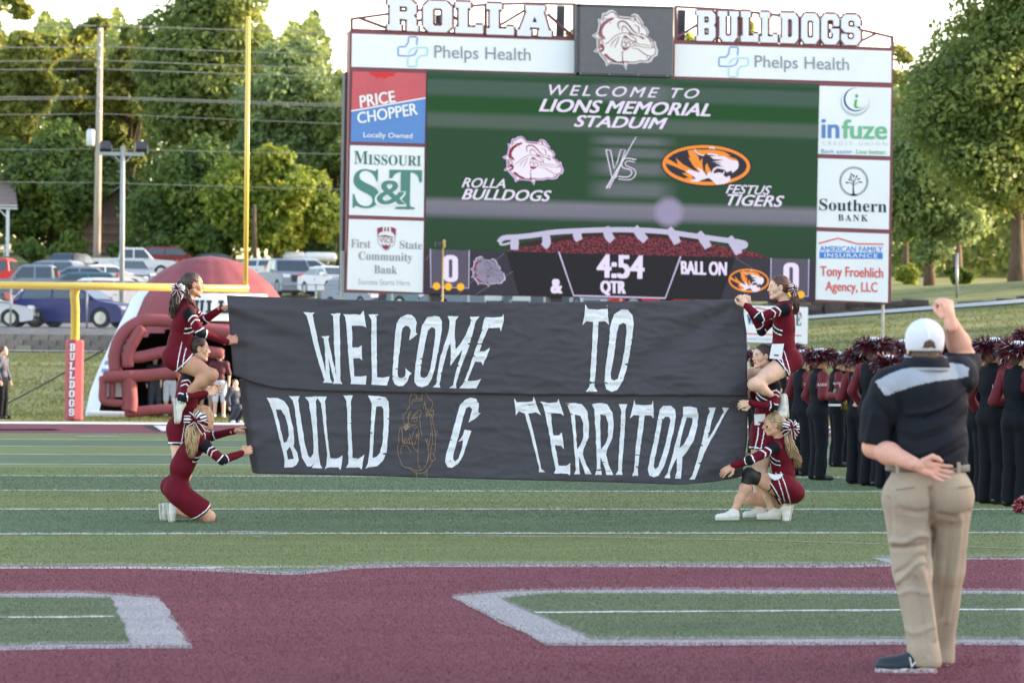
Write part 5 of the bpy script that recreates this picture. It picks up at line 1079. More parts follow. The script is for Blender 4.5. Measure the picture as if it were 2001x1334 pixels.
# ------------------------------------------------------------ inflatable helmet tunnel
HCY = 85.2; hc = hitY(395, 700, HCY)[0]; hb = empty('inflatable_helmet', (hc, HCY, 0), 'giant inflatable maroon football helmet tunnel with face mask tubes behind the left goal post', 'inflatable tunnel')
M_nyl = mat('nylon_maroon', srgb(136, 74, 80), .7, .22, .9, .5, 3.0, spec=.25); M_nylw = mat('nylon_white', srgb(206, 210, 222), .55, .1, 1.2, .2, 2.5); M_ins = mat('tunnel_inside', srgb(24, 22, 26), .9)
zz = np.array([0, .6, 1.2, 1.8, 2.4, 3.0, 3.4, 3.75, 3.98, 4.08, 4.11]); hw_ = np.array([2.95, 2.85, 2.65, 2.42, 2.16, 1.9, 1.58, 1.15, .72, .32, 0.02])
cxz = lambda z: hc+.02+.14*z/4
def hs_(ph, z, off=0.): r = np.interp(z, zz, hw_)+off; r *= 1+.016*abs(math.sin(ph*9))+.006*mnoise.noise(Vector((ph*6, z*1.4, 2))); return (cxz(z)+r*math.sin(ph), HCY-r*1.02*math.cos(ph), z)
def opening(ph, z): 
    x = hs_(ph, z)[0]; return math.cos(ph) > .2 and -1.15 < ph < 1.1 and z < 2.35-.55*(max(0, -ph-.2))
zs = np.concatenate([np.linspace(0, 3.3, 34), np.linspace(3.36, 4.11, 18)]); nph = 96
mb = MB(); mi = MB()
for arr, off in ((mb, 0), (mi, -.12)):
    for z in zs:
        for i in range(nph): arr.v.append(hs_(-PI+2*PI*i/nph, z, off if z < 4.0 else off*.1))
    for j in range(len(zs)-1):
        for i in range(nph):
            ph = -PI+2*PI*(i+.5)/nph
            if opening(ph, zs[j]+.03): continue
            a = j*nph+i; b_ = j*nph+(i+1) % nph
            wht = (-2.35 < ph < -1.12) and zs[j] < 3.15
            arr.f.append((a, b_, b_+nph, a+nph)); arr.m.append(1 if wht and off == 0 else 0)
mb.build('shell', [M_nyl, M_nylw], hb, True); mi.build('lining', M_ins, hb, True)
ZH = zm(160, 480, 3.605)
def htube(name, pts, r, dY=0, m=M_nyl):
    P = smooth_path([np.append(p, 0) for p in ZH(pts)], 6); n_ = len(P); mb = MB()
    mb.tube([hitY(p[0], p[1], 81.9+(dY if not callable(dY) else dY(i/(n_-1)))) for i, p in enumerate(P)], [r*(1-.35*(i in (0, n_-1))) for i in range(n_)], 14); return mb.build(name, m, hb, True)
htube('mask_tube', [(240, 900), (232, 760), (290, 620), (400, 540), (520, 525), (700, 545), (900, 590), (1070, 615), (1200, 640)], .16, .1)
htube('mask_tube', [(325, 860), (325, 760), (370, 660), (430, 570)], .15, .0)
htube('mask_tube', [(325, 790), (430, 780), (600, 745), (800, 740), (1000, 760)], .145, .05)
htube('mask_tube', [(150, 925), (300, 918), (480, 910), (700, 885)], .15, -.15)
htube('mask_tube', [(150, 915), (148, 1000), (150, 1085), (215, 1105), (300, 1108)], .1, -.1)
htube('mask_tube', [(325, 880), (330, 960), (340, 1100), (330, 1165)], .19, -.1)
htube('mask_tube', [(300, 1175), (420, 1165), (620, 1150), (900, 1160)], .13, .0)
htube('mask_tube', [(215, 930), (213, 1090)], .08, -.05)
htube('base_tube', [(25, 1182), (170, 1188), (330, 1192)], .09, .5, M_nylw)
for a, b_ in ((165, 212), (235, 282)): 
    q = [hitY(*p, 82.0) for p in ZH([(a, 955), (b_, 955), (b_, 1065), (a, 1065)])]; mb = MB(); mb.prism(q, (0, .06, 0)); mb.build('mask_panel', M_nylw, hb)
# name band across the brow
mb = MB(); PH0, PH1 = -.50, .80
for i in range(25):
    for j in range(5): mb.v.append(hs_(PH0+(PH1-PH0)*i/24, 2.42+.70*j/4, .03))
for i in range(24):
    for j in range(4): a = i*5+j; mb.f.append((a, a+5, a+6, a+1)); mb.m.append(0)
bnd = mb.build('brow_band', mat('band_white', srgb(222, 220, 214), .6), hb, True)
for i, ch in enumerate('BULLDOGS'):
    o_, hs = GL[ch]; u0 = PH0+.07+(PH1-PH0-.12)*i/8; uw = (PH1-PH0)/8*.74; lp = [[Vector((u0+x*uw, 2.62+y*.32, 0)) for x, y in q] for q in [o_]+hs]; vs = [v for q in lp for v in q]
    mb = MB(); mb.add([hs_(v.x, v.y, .055) for v in vs], [tuple(t) for t in tessellate_polygon(lp)]); mb.build('band_letter', T_k, bnd)
mb = MB()
for i in range(25):
    for j in range(3): mb.v.append(hs_(-.2+1.3*i/24, 2.12+.24*j/2, .04+.06*(j == 1)))
for i in range(24):
    for j in range(2): a = i*3+j; mb.f.append((a, a+3, a+4, a+1)); mb.m.append(0)
mb.build('brow_bumper', M_nyl, hb, True)
# printed sponsor lines on the white cheek
for t_, z0, z1, p0, p1_ in (('HOME', 1.2, 1.5, -1.30, -1.05), ('OF THE', .9, 1.1, -1.32, -1.06), ('TEAM', .5, .8, -1.34, -1.08)): pass
mb = MB(); 
for k in range(7):
    for s in range(4):
        z = .9+k*.2; ph = -1.42+s*.09; mb.add([hs_(ph, z, .02), hs_(ph+.06, z, .02), hs_(ph+.06, z+.1, .02), hs_(ph, z+.1, .02)], [(0, 1, 2, 3)])
o = mb.build('cheek_print', ink('cheek_blue', (120, 128, 170)), hb); tag(o, kind='stuff')
mb = MB(); a = hitY(202, 684, 84.5); g = hitG(-20, 806, .0); mb.tube([a, (a+np.array([g[0], g[1], 0]))/2+np.array([0, 0, -.03]), g], .022, 6); mb.build('anchor_strap', M_dark, hb, True)
# ------------------------------------------------------------ bodies: smooth union of tapered limbs, polygonised as one skin
A = lambda *v: np.array(v, float)
def unit(v): v = np.asarray(v, float); return v/(np.linalg.norm(v)+1e-12)
class SDF:
    def __init__(s): s.p = []
    def cone(s, a, b, ra, rb=None, k=.02, sub=False): s.p.append(('c', A(*a), A(*b), ra, ra if rb is None else rb, k, sub)); return s
    def ball(s, c, r, k=.02, sub=False): return s.ell(c, (r, r, r), None, k, sub)
    def ell(s, c, r, R=None, k=.02, sub=False): s.p.append(('e', A(*c), np.array(r, float), np.eye(3) if R is None else np.array(R, float), 0, k, sub)); return s
    def cut(s, p, n): s.p.append(('x', A(*p), unit(n), 0, 0, 0, 0)); return s
    def path(s, pts, rs, k=.02, sub=False):
        for i in range(len(pts)-1): s.cone(pts[i], pts[i+1], rs[i], rs[i+1], k, sub)
        return s
    def bounds(s):
        lo = A(9e9, 9e9, 9e9); hi = -lo
        for q in s.p:
            if q[0] == 'x' or q[6]: continue
            if q[0] == 'c':
                r = max(q[3], q[4]); lo = np.minimum(lo, np.minimum(q[1], q[2])-r); hi = np.maximum(hi, np.maximum(q[1], q[2])+r)
            else: r = q[2].max(); lo = np.minimum(lo, q[1]-r); hi = np.maximum(hi, q[1]+r)
        return lo, hi
    def grid(s, h):
        lo, hi = s.bounds(); lo = lo-3.2*h; hi = hi+3.2*h; n = np.ceil((hi-lo)/h).astype(int)+1
        d = np.full(n, 4*h+.05, np.float32); ax = [lo[i]+h*np.arange(n[i]) for i in range(3)]
        for q in s.p:
            if q[0] == 'x':
                P0, nn = q[1], q[2]
                v = ((ax[0]-P0[0])*nn[0])[:, None, None]+((ax[1]-P0[1])*nn[1])[None, :, None]+((ax[2]-P0[2])*nn[2])[None, None, :]
                d = np.maximum(d, v.astype(np.float32)); continue
            k = q[5]; mg = k+4*h
            if q[0] == 'c': r = max(q[3], q[4]); l_ = np.minimum(q[1], q[2])-r-mg; h_ = np.maximum(q[1], q[2])+r+mg
            else: r = q[2].max(); l_ = q[1]-r-mg; h_ = q[1]+r+mg
            i0 = np.clip(((l_-lo)/h).astype(int), 0, n); i1 = np.clip(((h_-lo)/h).astype(int)+2, 0, n)
            if (i1 <= i0).any(): continue
            sl = tuple(slice(a, b) for a, b in zip(i0, i1)); X = ax[0][sl[0]][:, None, None]; Y = ax[1][sl[1]][None, :, None]; Z = ax[2][sl[2]][None, None, :]
            if q[0] == 'c':
                a, b = q[1], q[2]; ba = b-a; L2 = max(1e-9, ba@ba); t = ((X-a[0])*ba[0]+(Y-a[1])*ba[1]+(Z-a[2])*ba[2])/L2; t = np.clip(t, 0, 1)
                f = np.sqrt((X-a[0]-t*ba[0])**2+(Y-a[1]-t*ba[1])**2+(Z-a[2]-t*ba[2])**2)-(q[3]+(q[4]-q[3])*t)
            else:
                c, r, R = q[1], q[2], q[3]; x, y, z = X-c[0], Y-c[1], Z-c[2]
                l0 = R[0][0]*x+R[1][0]*y+R[2][0]*z; l1 = R[0][1]*x+R[1][1]*y+R[2][1]*z; l2 = R[0][2]*x+R[1][2]*y+R[2][2]*z
                k0 = np.sqrt((l0/r[0])**2+(l1/r[1])**2+(l2/r[2])**2)+1e-9; k1 = np.sqrt((l0/r[0]**2)**2+(l1/r[1]**2)**2+(l2/r[2]**2)**2)+1e-9; f = k0*(k0-1)/k1
            f = f.astype(np.float32); o = d[sl]
            if q[6]:
                g = -f; hh = np.maximum(k-np.abs(o-g), 0); d[sl] = np.maximum(o, g)+hh*hh/(4*k+1e-9)
            else:
                hh = np.maximum(k-np.abs(o-f), 0); d[sl] = np.minimum(o, f)-hh*hh/(4*k+1e-9)
        return d, lo
    def mesh(s, h):
        d, lo = s.grid(h); sg = d < 0; n = np.array(d.shape)-1
        cs = [(a, b, c) for a in (0, 1) for b in (0, 1) for c in (0, 1)]
        S = lambda M, o: M[o[0]:o[0]+n[0], o[1]:o[1]+n[1], o[2]:o[2]+n[2]]
        cnt = np.zeros(n, np.int8)
        for c in cs: cnt += S(sg, c)
        act = (cnt > 0) & (cnt < 8); I = np.argwhere(act); idx = np.full(n, -1, np.int32); idx[act] = np.arange(len(I))
        pos = np.zeros((len(I), 3)); ct = np.zeros(len(I))
        for c in cs:
            for ax in range(3):
                if c[ax]: continue
                e = list(c); e[ax] = 1
                va = d[I[:, 0]+c[0], I[:, 1]+c[1], I[:, 2]+c[2]]; vb = d[I[:, 0]+e[0], I[:, 1]+e[1], I[:, 2]+e[2]]
                m = (va < 0) != (vb < 0); t = np.where(m, va/(va-vb+1e-12), 0)
                q = np.array(c, float)[None, :]+np.eye(3)[ax][None, :]*t[:, None]; pos += q*m[:, None]; ct += m
        V = lo+h*(I+pos/ct[:, None]); Fs = []
        for ax in range(3):
            o1, o2 = [(1, 2), (2, 0), (0, 1)][ax]
            a = sg; sl0 = [slice(0, None)]*3; sl0[ax] = slice(0, -1); sl1 = [slice(0, None)]*3; sl1[ax] = slice(1, None)
            c = a[tuple(sl0)] != a[tuple(sl1)]; E = np.argwhere(c)
            ok = (E[:, o1] > 0) & (E[:, o2] > 0) & (E[:, o1] < n[o1]) & (E[:, o2] < n[o2]); E = E[ok]
            ins = a[E[:, 0], E[:, 1], E[:, 2]]
            def g(d1, d2): q = E.copy(); q[:, o1] += d1; q[:, o2] += d2; return idx[q[:, 0], q[:, 1], q[:, 2]]
            f = np.stack([g(-1, -1), g(0, -1), g(0, 0), g(-1, 0)], 1); f = np.where(ins[:, None], f, f[:, ::-1]); Fs.append(f)
        Fq = np.concatenate(Fs); return V, Fq[(Fq >= 0).all(1)]
def relax(V, Fq, it=1, w=.5):
    for _ in range(it):
        acc = np.zeros_like(V); c = np.zeros(len(V))
        for a, b in ((0, 1), (1, 2), (2, 3), (3, 0)):
            np.add.at(acc, Fq[:, a], V[Fq[:, b]]); np.add.at(acc, Fq[:, b], V[Fq[:, a]]); np.add.at(c, Fq[:, a], 1); np.add.at(c, Fq[:, b], 1)
        V = V*(1-w)+acc/np.maximum(c, 1)[:, None]*w
    return V
def vnorm(V, Fq):
    nn = np.cross(V[Fq[:, 2]]-V[Fq[:, 0]], V[Fq[:, 3]]-V[Fq[:, 1]]); out = np.zeros_like(V)
    for i in range(4): np.add.at(out, Fq[:, i], nn)
    return out/(np.linalg.norm(out, axis=1)[:, None]+1e-12)
def ripple(P, s=1., seed=0.):
    x, y, z = P[:, 0]*s, P[:, 1]*s, P[:, 2]*s
    return (np.sin(31*x+9*z+2.2*np.sin(17*z+seed)+seed)*.5+np.sin(23*z-14*x+8*y+1.7*np.sin(21*x+seed*2))*.5+np.sin(47*z+19*y+29*x+2*np.sin(12*y+seed*3))*.3)
def join(parts):
    Vs, Fs, Ms, n = [], [], [], 0
    for V, Fq, M in parts: Vs.append(V); Fs.append(Fq+n); Ms.append(np.full(len(Fq), M) if np.isscalar(M) else M); n += len(V)
    return np.concatenate(Vs), np.concatenate(Fs), np.concatenate(Ms)
def frame(x, zhint):
    x = unit(x); y = unit(np.cross(zhint, x)); z = np.cross(x, y); return np.stack([x, y, z], 1)     # columns

SKIN = [(.60, .36, .27), (.52, .30, .22), (.66, .42, .33)]
def skin_mat(name, c):
    m = mat(name, c, .58, .16, 9, .15, 90, spec=.3); p = m.node_tree.nodes['Principled BSDF']
    p.inputs['Subsurface Weight'].default_value = .04; p.inputs['Subsurface Radius'].default_value = (.02, .008, .004); p.inputs['Subsurface Scale'].default_value = .5; return m
M_skA = skin_mat('skin_tan', srgb(206, 160, 134)); M_skB = skin_mat('skin_fair', srgb(222, 182, 160)); M_skC = skin_mat('skin_olive', srgb(190, 142, 116)); M_skM = skin_mat('skin_ruddy', srgb(222, 168, 148))
M_lip = mat('lips', srgb(176, 98, 96), .45); M_paint = mat('eye_black', srgb(34, 32, 38), .5); M_blush = mat('cheek_glitter', srgb(214, 196, 120), .4)
M_umar = mat('uniform_maroon', srgb(98, 14, 32), .85, .14, 12, .25, 60, spec=.2); M_ublk = mat('uniform_black', srgb(24, 24, 30), .8, .15, 12, .2, 60, spec=.2); M_uwht = mat('uniform_white', srgb(226, 228, 236), .75)
M_shoe = mat('shoe_white', srgb(216, 214, 206), .6, .10, 18, .15, 40); M_sole = mat('shoe_sole', srgb(188, 186, 176), .7, .15, 12)
M_eyew = mat('eye_white', srgb(196, 190, 186), .3); M_iris = mat('eye_iris', srgb(42, 30, 24), .15)
def hair_mat(name, c1, c2):
    m = mat(name, srgb(*c1), .42, .1, 26, .35, 70, col2=srgb(*c2), spec=.5, stretch=(1, 1, .25)); return m
H_brn = hair_mat('hair_dark_brown', (74, 52, 42), (36, 26, 24)); H_aub = hair_mat('hair_auburn', (106, 68, 48), (54, 34, 28)); H_bld = hair_mat('hair_blonde', (206, 176, 132), (138, 108, 76)); H_ash = hair_mat('hair_ash_blonde', (196, 170, 128), (110, 84, 60))

def head_sdf(C, R, s=1.0, neck=None, hat=False):
    """C head centre, R columns = forward, left, up"""
    T = lambda x, y, z: C+R@(A(x, y, z)*s); q = SDF()
    q.ell(T(-.012, 0, .034), A(.094, .074, .084)*s, R, .02); q.ell(T(.022, 0, -.018), A(.064, .057, .086)*s, R, .03)
    for sy in (-1, 1):
        q.cone(T(-.005, sy*.046, -.05), T(.062, sy*.014, -.094), .024*s, .018*s, .02); q.ball(T(.052, sy*.038, -.022), .026*s, .02)
    q.ball(T(.072, 0, -.099), .0175*s, .016); q.cone(T(.076, -.03, .027), T(.076, .03, .027), .0125*s, .0125*s, .014)
    q.cone(T(.082, 0, .014), T(.105, 0, -.024), .0075*s, .0115*s, .010)
    for sy in (-1, 1): q.ball(T(.092, sy*.011, -.030), .0085*s, .008)
    q.ell(T(.068, 0, -.060), A(.024, .032, .026)*s, R, .012)
    q.ell(T(.0905, 0, -.0565), A(.010, .021, .0050)*s, R, .004); q.ell(T(.0885, 0, -.0680), A(.0095, .018, .0058)*s, R, .004)
    for sy in (-1, 1):
        q.ball(T(.101, sy*.031, .008), .0185*s, .012, sub=True); q.ell(T(.080, sy*.031, .009), A(.012, .015, .010)*s, R, .006)
        q.ell(T(-.006, sy*.076, -.002), A(.019, .008, .030)*s, R@rotm('z', sy*.25), .007); q.ell(T(.000, sy*.083, .0), A(.010, .005, .018)*s, R, .004, True)
    if neck is not None: q.cone(T(-.028, 0, -.055), neck, .050*s, .056*s, .03); q.cone(T(-.02, 0, -.05), T(.0, 0, -.06), .045*s, .04*s, .03)
    return q
def rotm(ax, a): return np.array(Matrix.Rotation(a, 3, ax.upper()))
def hand_sdf(W, R, curl=.5, s=1.0, spread=.12, thumb=.5, left=1):
    """W wrist, R columns = towards fingers, thumb side, back of the hand"""
    T = lambda x, y, z: W+R@(A(x, y*left, z)*s); q = SDF()
    ky = [.030, .010, -.010, -.028]; kx = [.084, .088, .084, .076]; ln = [.066, .074, .070, .054]
    q.cone(T(-.022, 0, 0), T(0, 0, 0), .022*s, .023*s, .02)
    for i in range(4): q.cone(T(.004, ky[i]*.45, 0), T(kx[i], ky[i], 0), .0155*s, .0118*s, .012)
    q.ell(T(.035, .02, -.012), A(.030, .017, .012)*s, R, .012); q.ell(T(.035, -.022, -.010), A(.032, .012, .011)*s, R, .012)
    for i in range(4):
        a = (ky[i]/.03)*spread; p = T(kx[i], ky[i], 0); c = 0; d0 = A(math.cos(a), math.sin(a)*left, 0)
        for sgm, (f, r0, r1) in enumerate(((.42, .0098, .0086), (.32, .0086, .0078), (.26, .0078, .0064))):
            c += curl*(.9, 1.25, .8)[sgm]*(1+.06*i); d = A(d0[0]*math.cos(c), d0[1], -math.sin(c)); d = unit(d); p2 = p+R@(d*ln[i]*f*s)
            q.cone(p, p2, r0*s, r1*s, .0035); p = p2
    t0 = T(.012, .026, -.008); t1 = T(.045, .050+.012*(1-thumb), -.014-.012*thumb); t2 = T(.070, .052+.016*(1-thumb)-.02*thumb, -.018-.022*thumb); t3 = T(.090, .048+.02*(1-thumb)-.036*thumb, -.020-.026*thumb)
    q.path([t0, t1, t2, t3], [.0165*s, .0125*s, .0105*s, .0082*s], .008); return q
def shoe(C0, toe, up, s=1.0, hi=False, ankle=None, sh=.022):
    """C0 heel point on the sole, toe direction, up direction; returns joined mesh pieces with sole"""
    x = unit(toe); z = unit(np.asarray(up)-x*(np.asarray(up)@x)); y = np.cross(z, x); R = np.stack([x, y, z], 1); T = lambda a, b, c: np.asarray(C0)+R@(A(a, b, c)*s)
    q = SDF(); q.cone(T(.035, 0, .045), T(.10, .0, .040), .034*s, .036*s, .02); q.cone(T(.10, 0, .040), T(.205, 0, .030), .038*s, .030*s, .03); q.ell(T(.17, .004, .030), A(.07, .043, .028)*s, R, .02)
    q.cone(T(.04, 0, .05), T(.035, 0, .10 if hi else .088), .037*s, .034*s, .02); q.cone(T(.09, 0, .06), T(.06, 0, .09), .03*s, .03*s, .02)
    q.cut(T(0, 0, .008), -R[:, 2]); q.cut(T(0, 0, .104 if hi else .088), unit(R[:, 2]*.9-R[:, 0]*.35))
    V, Fq = q.mesh(.005*s); V = relax(V, Fq, 1)
    q2 = SDF(); q2.cone(T(.035, 0, .010), T(.20, .003, .010), .036*s, .033*s, .02); q2.ell(T(.155, .003, .010), A(.085, .043, .02)*s, R, .02); q2.cut(T(0, 0, 0), -R[:, 2]); q2.cut(T(0, 0, sh), R[:, 2])
    V2, F2 = q2.mesh(.005*s); lac = MB()
    for i in range(4): lac.tube([T(.085+.02*i, -.022, .078-.007*i), T(.092+.02*i, 0, .083-.007*i), T(.085+.02*i, .022, .078-.007*i)], .004*s, 5)
    return V, Fq, V2, F2, lac
def strands(path, r0, n, sr, wav=.02, seed=0, mb=None, taper=1.0, spread=None):
    rg = np.random.default_rng(seed); mb = mb or MB(); P = smooth_path(path, 6); P = [np.array(p) for p in P]; L = len(P)
    for k in range(n):
        a = rg.uniform(0, 2*PI); rr = math.sqrt(rg.random()); ph = rg.uniform(0, 6); fr = rg.uniform(1.5, 3); end = rg.uniform(.72, 1.0); pts = []; rs = []
        for i in range(int(L*end)):
            t = i/(L-1); d = unit(P[min(i+1, L-1)]-P[max(i-1, 0)]); u = unit(np.cross(d, A(.3, 1, .1))); v = np.cross(d, u)
            R0_ = np.interp(t, [q[0] for q in r0], [q[1] for q in r0])
            pts.append(P[i]+(u*math.cos(a)+v*math.sin(a))*R0_*rr+u*wav*math.sin(fr*t*6+ph)*t+v*wav*.6*math.cos(fr*t*5+ph*2)*t); rs.append(sr*(1-.75*max(0, (t/end-.55)/.45)**1.5)*min(1, .5+t*4))
        if len(pts) > 3: mb.tube(pts, rs, 5)
    return mb
def bow(C, N_, up, s, parent, seed=0):
    """hair bow: striped loops and tails round a knot"""
    n_ = unit(N_); u = unit(np.asarray(up)-n_*(np.asarray(up)@n_)); r = np.cross(u, n_); mb = MB(); rg = np.random.default_rng(seed)
    for ang, L, w, tail in ((.25, .085, .026, 0), (2.85, .085, .026, 0), (.75, .07, .022, 0), (2.35, .07, .022, 0), (-.55, .10, .018, 1), (-2.5, .10, .018, 1), (-1.2, .11, .018, 1), (-.1, .07, .02, 0), (3.3, .07, .02, 0)):
        ang += rg.uniform(-.1, .1); d = r*math.cos(ang)+u*math.sin(ang); e = np.cross(n_, d); K = 8
        for st, (lo, hi_, mi) in enumerate(((-1, -.72, 2), (-.72, -.3, 0), (-.3, .3, 2 if rg.random() < .25 else 0), (.3, .72, 0 if rg.random() < .6 else 1), (.72, 1, 2))):
            vs = []
            for i in range(K+1):
                t = i/K; out = n_*(.012+.03*math.sin(PI*t)*(1-tail)+.01*tail*math.sin(5*t)); ww = w*(.35+.65*min(1, t*2.2)) 
                vs += [np.asarray(C)+s*(d*L*t+out+e*ww*lo), np.asarray(C)+s*(d*L*t+out+e*ww*hi_)]
            mb.add(vs, [(2*i, 2*i+1, 2*i+3, 2*i+2) for i in range(K)], mi)
    mb.box(np.asarray(C)+n_*.02*s, (.026*s, .026*s, .026*s), m=0)
    o = mb.build('hair_bow', [M_umar, M_ublk, M_uwht], parent, True); md = o.modifiers.new('s', 'SOLIDIFY'); md.thickness = .002; return o

def arm_zone(P, S, E, W, stripes=True, base=0):
    """material index along a sleeve: 0 maroon 1 black 2 white"""
    def par(a, b, off):
        ba = b-a; t = ((P-a)@ba)/(ba@ba); d = np.linalg.norm(P-a-np.clip(t, 0, 1)[:, None]*ba, axis=1); return t+off, d
    t1, d1 = par(S, E, 0); t2, d2 = par(E, W, 1); use2 = d2 < d1; s_ = np.where(use2, t2, t1); dd = np.minimum(d1, d2)
    ax = unit(E-S); side = unit(np.cross(ax, A(0, 1, 0))); sh = .22*np.abs(((P-S)@side))/.05
    z = np.zeros(len(P), int); q = s_-sh*.35
    z[q < .26] = 1; z[(q >= .26) & (q < .31)] = 2; z[(q >= .46) & (q < .505)] = 2
    q2 = s_+np.where(P[:, 2] > 0, .0, 0)+sh*.2
    z[(q2 > .92) & (q2 < .97)] = 2; z[(q2 >= .97) & (q2 < 1.2)] = 1; z[(q2 >= 1.2) & (q2 < 1.25)] = 2
    return z, dd
def torso_prims(q, Nk, Wt, Pv, SL, SR, g=0., fw=None):
    up = unit(Nk-Wt); rt = unit(SR-SL); rt = unit(rt-up*(rt@up)); fwd = np.cross(up, rt)
    R = np.stack([rt, fwd, up], 1); L = np.linalg.norm(Nk-Wt)
    q.ell(Wt+(Nk-Wt)*.52, A(.145+g, .100+g, L*.46), R, .05); q.cone(SL, SR, .052+g, .052+g, .05); q.ell(Wt+(Nk-Wt)*.70+fwd*.035, A(.12+g, .07+g, .085), R, .04)
    q.cone(Wt+(Nk-Wt)*.3, Wt, .098+g, .098+g, .05)
    up2 = unit(Wt-Pv); rt2 = unit(rt-up2*(rt@up2)); f2 = np.cross(up2, rt2); R2 = np.stack([rt2, f2, up2], 1)
    q.ell(Wt, A(.122+g, .092+g, .11), R, .05); q.ell(Pv, A(.152+g, .108+g, .12), R2, .06)
    for s_ in (-1, 1): q.ball(Pv+rt2*.075*s_-f2*.035-up2*.03, .090+g, .05)
    return R, R2

def cheerleader(name_lab, J, hair='pony', hmat=H_brn, skin=M_skA, back_to_cam=False, **k):
    """J: joints in world metres. Builds skin, top, skirt, shorts, shoes, hair"""
    root = empty('person', J['base'], name_lab, 'person', 'cheerleaders holding the banner')
    HC = J['head']; fwd = unit(J['look']); up = unit(J.get('hup', A(0, 0, 1))); R = frame(fwd, up); hs = .97
    if 'R' in k: R = k['R']
    # --- skin
    hd = head_sdf(HC, R, hs, J['neck']); V, Fq = hd.mesh(.0042); cen = V[Fq].mean(1); loc = (cen-HC)@R/hs; M = np.zeros(len(Fq), int)
    M[(np.abs(loc[:, 1]) < .021) & (loc[:, 0] > .078) & (loc[:, 2] > -.074) & (loc[:, 2] < -.052)] = 1
    if k.get('paint', True):
        for sy in (-1, 1): M[(np.linalg.norm((loc-A(.066, sy*.043, -.016))*A(1, 1, 1.15), axis=1) < .0165)] = 2
    if k.get('glitter'):
        for sy in (-1, 1): M[(np.linalg.norm((loc-A(.060, sy*.043, -.018)), axis=1) < .014)] = 3
    parts = [(V, Fq, M)]
    b = SDF(); torso_prims(b, J['neck'], J['waist'], J['pelvis'], J['sl'], J['sr'], -.012)
    b.cone(J['neck'], J['neck']+unit(J['neck']-J['waist'])*.04, .055, .05, .03)
    for s_ in 'lr':
        S, E, W = J['s'+s_], J['e'+s_], J['w'+s_]; b.path([S, E, W], [.036, .030, .021], .02)
        if 'h'+s_ in J:
            Hp, Kn, An = J['h'+s_], J['k'+s_], J['a'+s_]; b.cone(Hp, Kn, .090, .054, .04); b.cone(Hp+(Kn-Hp)*.1, Hp+(Kn-Hp)*.55, .093, .076, .04); b.ball(Kn, .054, .03)
            calf = unit(np.cross(np.cross(Kn-Hp, An-Kn), An-Kn)); cm = Kn+(An-Kn)*.32+calf*.012*k.get('calf', 1); b.cone(Kn, cm, .048, .056, .03); b.cone(cm, Kn+(An-Kn)*.62, .056, .042, .03); b.cone(Kn+(An-Kn)*.6, An, .042, .033, .03)
    V, Fq = b.mesh(.010); V = relax(V, Fq, 1); parts.append((V, Fq, 0))
    for s_ in 'lr':
        W, E = J['w'+s_], J['e'+s_]; dr = J.get('hd'+s_, W-E); Rh = frame(dr, J.get('hb'+s_, A(0, -1, .2))); hq = hand_sdf(W, Rh, J.get('curl'+s_, .5), .98, .15, J.get('th'+s_, .5), J.get('hand'+s_, 1)); V, Fq = hq.mesh(.0036); parts.append((V, Fq, 0))
    V, Fq, M = join(parts); np_mesh('body', V, Fq, [skin, M_lip, M_paint, M_blush], M, root)
    # --- top with long sleeves
    q = SDF(); Rt, Rp = torso_prims(q, J['neck'], J['waist'], J['pelvis'], J['sl'], J['sr'], .004)
    up_t = unit(J['neck']-J['waist'])
    q.cone(J['neck']-up_t*.02, J['neck']+up_t*.012, .062, .052, .03)
    for s_ in 'lr': q.path([J['s'+s_], J['e'+s_], J['w'+s_]], [.053, .043, .031], .022)
    V, Fq = q.mesh(.0078); cen = V[Fq].mean(1)
    up2 = Rp[:, 2]; keep = np.ones(len(Fq), bool)
    keep &= ((cen-J['pelvis'])@up2 > -.02) | (np.linalg.norm(cen-J['pelvis'], axis=1) > .32)
    M = np.zeros(len(Fq), int); dt = np.full(len(Fq), 9.); Zs = []
    for s_ in 'lr':
        z, dd = arm_zone(cen, J['s'+s_], J['e'+s_], J['w'+s_]); out = (cen-J['s'+s_])@unit(J['s'+s_]-(J['sl']+J['sr'])/2) > -.022
        near = (dd < .062) & (dd < dt) & (out | (dd < .05)) & (((cen-J['s'+s_])@(J['e'+s_]-J['s'+s_])) > -.004); M = np.where(near, z, M); dt = np.where(near, dd, dt)
    # side seam stripe and front chevron
    lc = (cen-J['waist'])@Rt; onb = (dt > 8.9)
    ch = np.abs((cen-J['waist'])@up_t-.17+np.abs(lc[:, 0])*.5); fr = lc[:, 1] > .03
    M = np.where(onb & fr & (ch < .030) & (ch > .018), 2, M); M = np.where(onb & fr & (ch <= .018), 1, M)
    nv = vnorm(V, Fq); V = V+nv*(ripple(V, 1.0, k.get('seed', 0))*.0022)[:, None]; V = relax(V, Fq, 1, .35)
    np_mesh('uniform_top', V, Fq[keep], [M_umar, M_ublk, M_uwht], M[keep], root)
    # --- shorts and skirt
    if 'hl' in J:
        q = SDF(); q.ell(J['pelvis'], A(.150, .110, .11), Rp, .05)
        for s_ in 'lr': d = J['k'+s_]-J['h'+s_]; q.cone(J['h'+s_], J['h'+s_]+d*k.get('shl', .26), .094, .088, .05)
        V, Fq = q.mesh(.009); np_mesh('shorts', V, Fq, M_ublk, None, root)
        q = SDF(); q.ell(J['waist'], A(.127, .098, .09), Rt, .04); q.ell(J['pelvis'], A(.160, .118, .12), Rp, .06); 
        for s_ in (-1, 1): q.ball(J['pelvis']+Rp[:, 0]*.075*s_-Rp[:, 1]*.036-Rp[:, 2]*.03, .098, .05)
        sk = k.get('skirt', .16)
        for s_ in 'lr': d = unit(J['k'+s_]-J['h'+s_]); q.cone(J['h'+s_], J['h'+s_]+d*sk, .108, .113, .06)
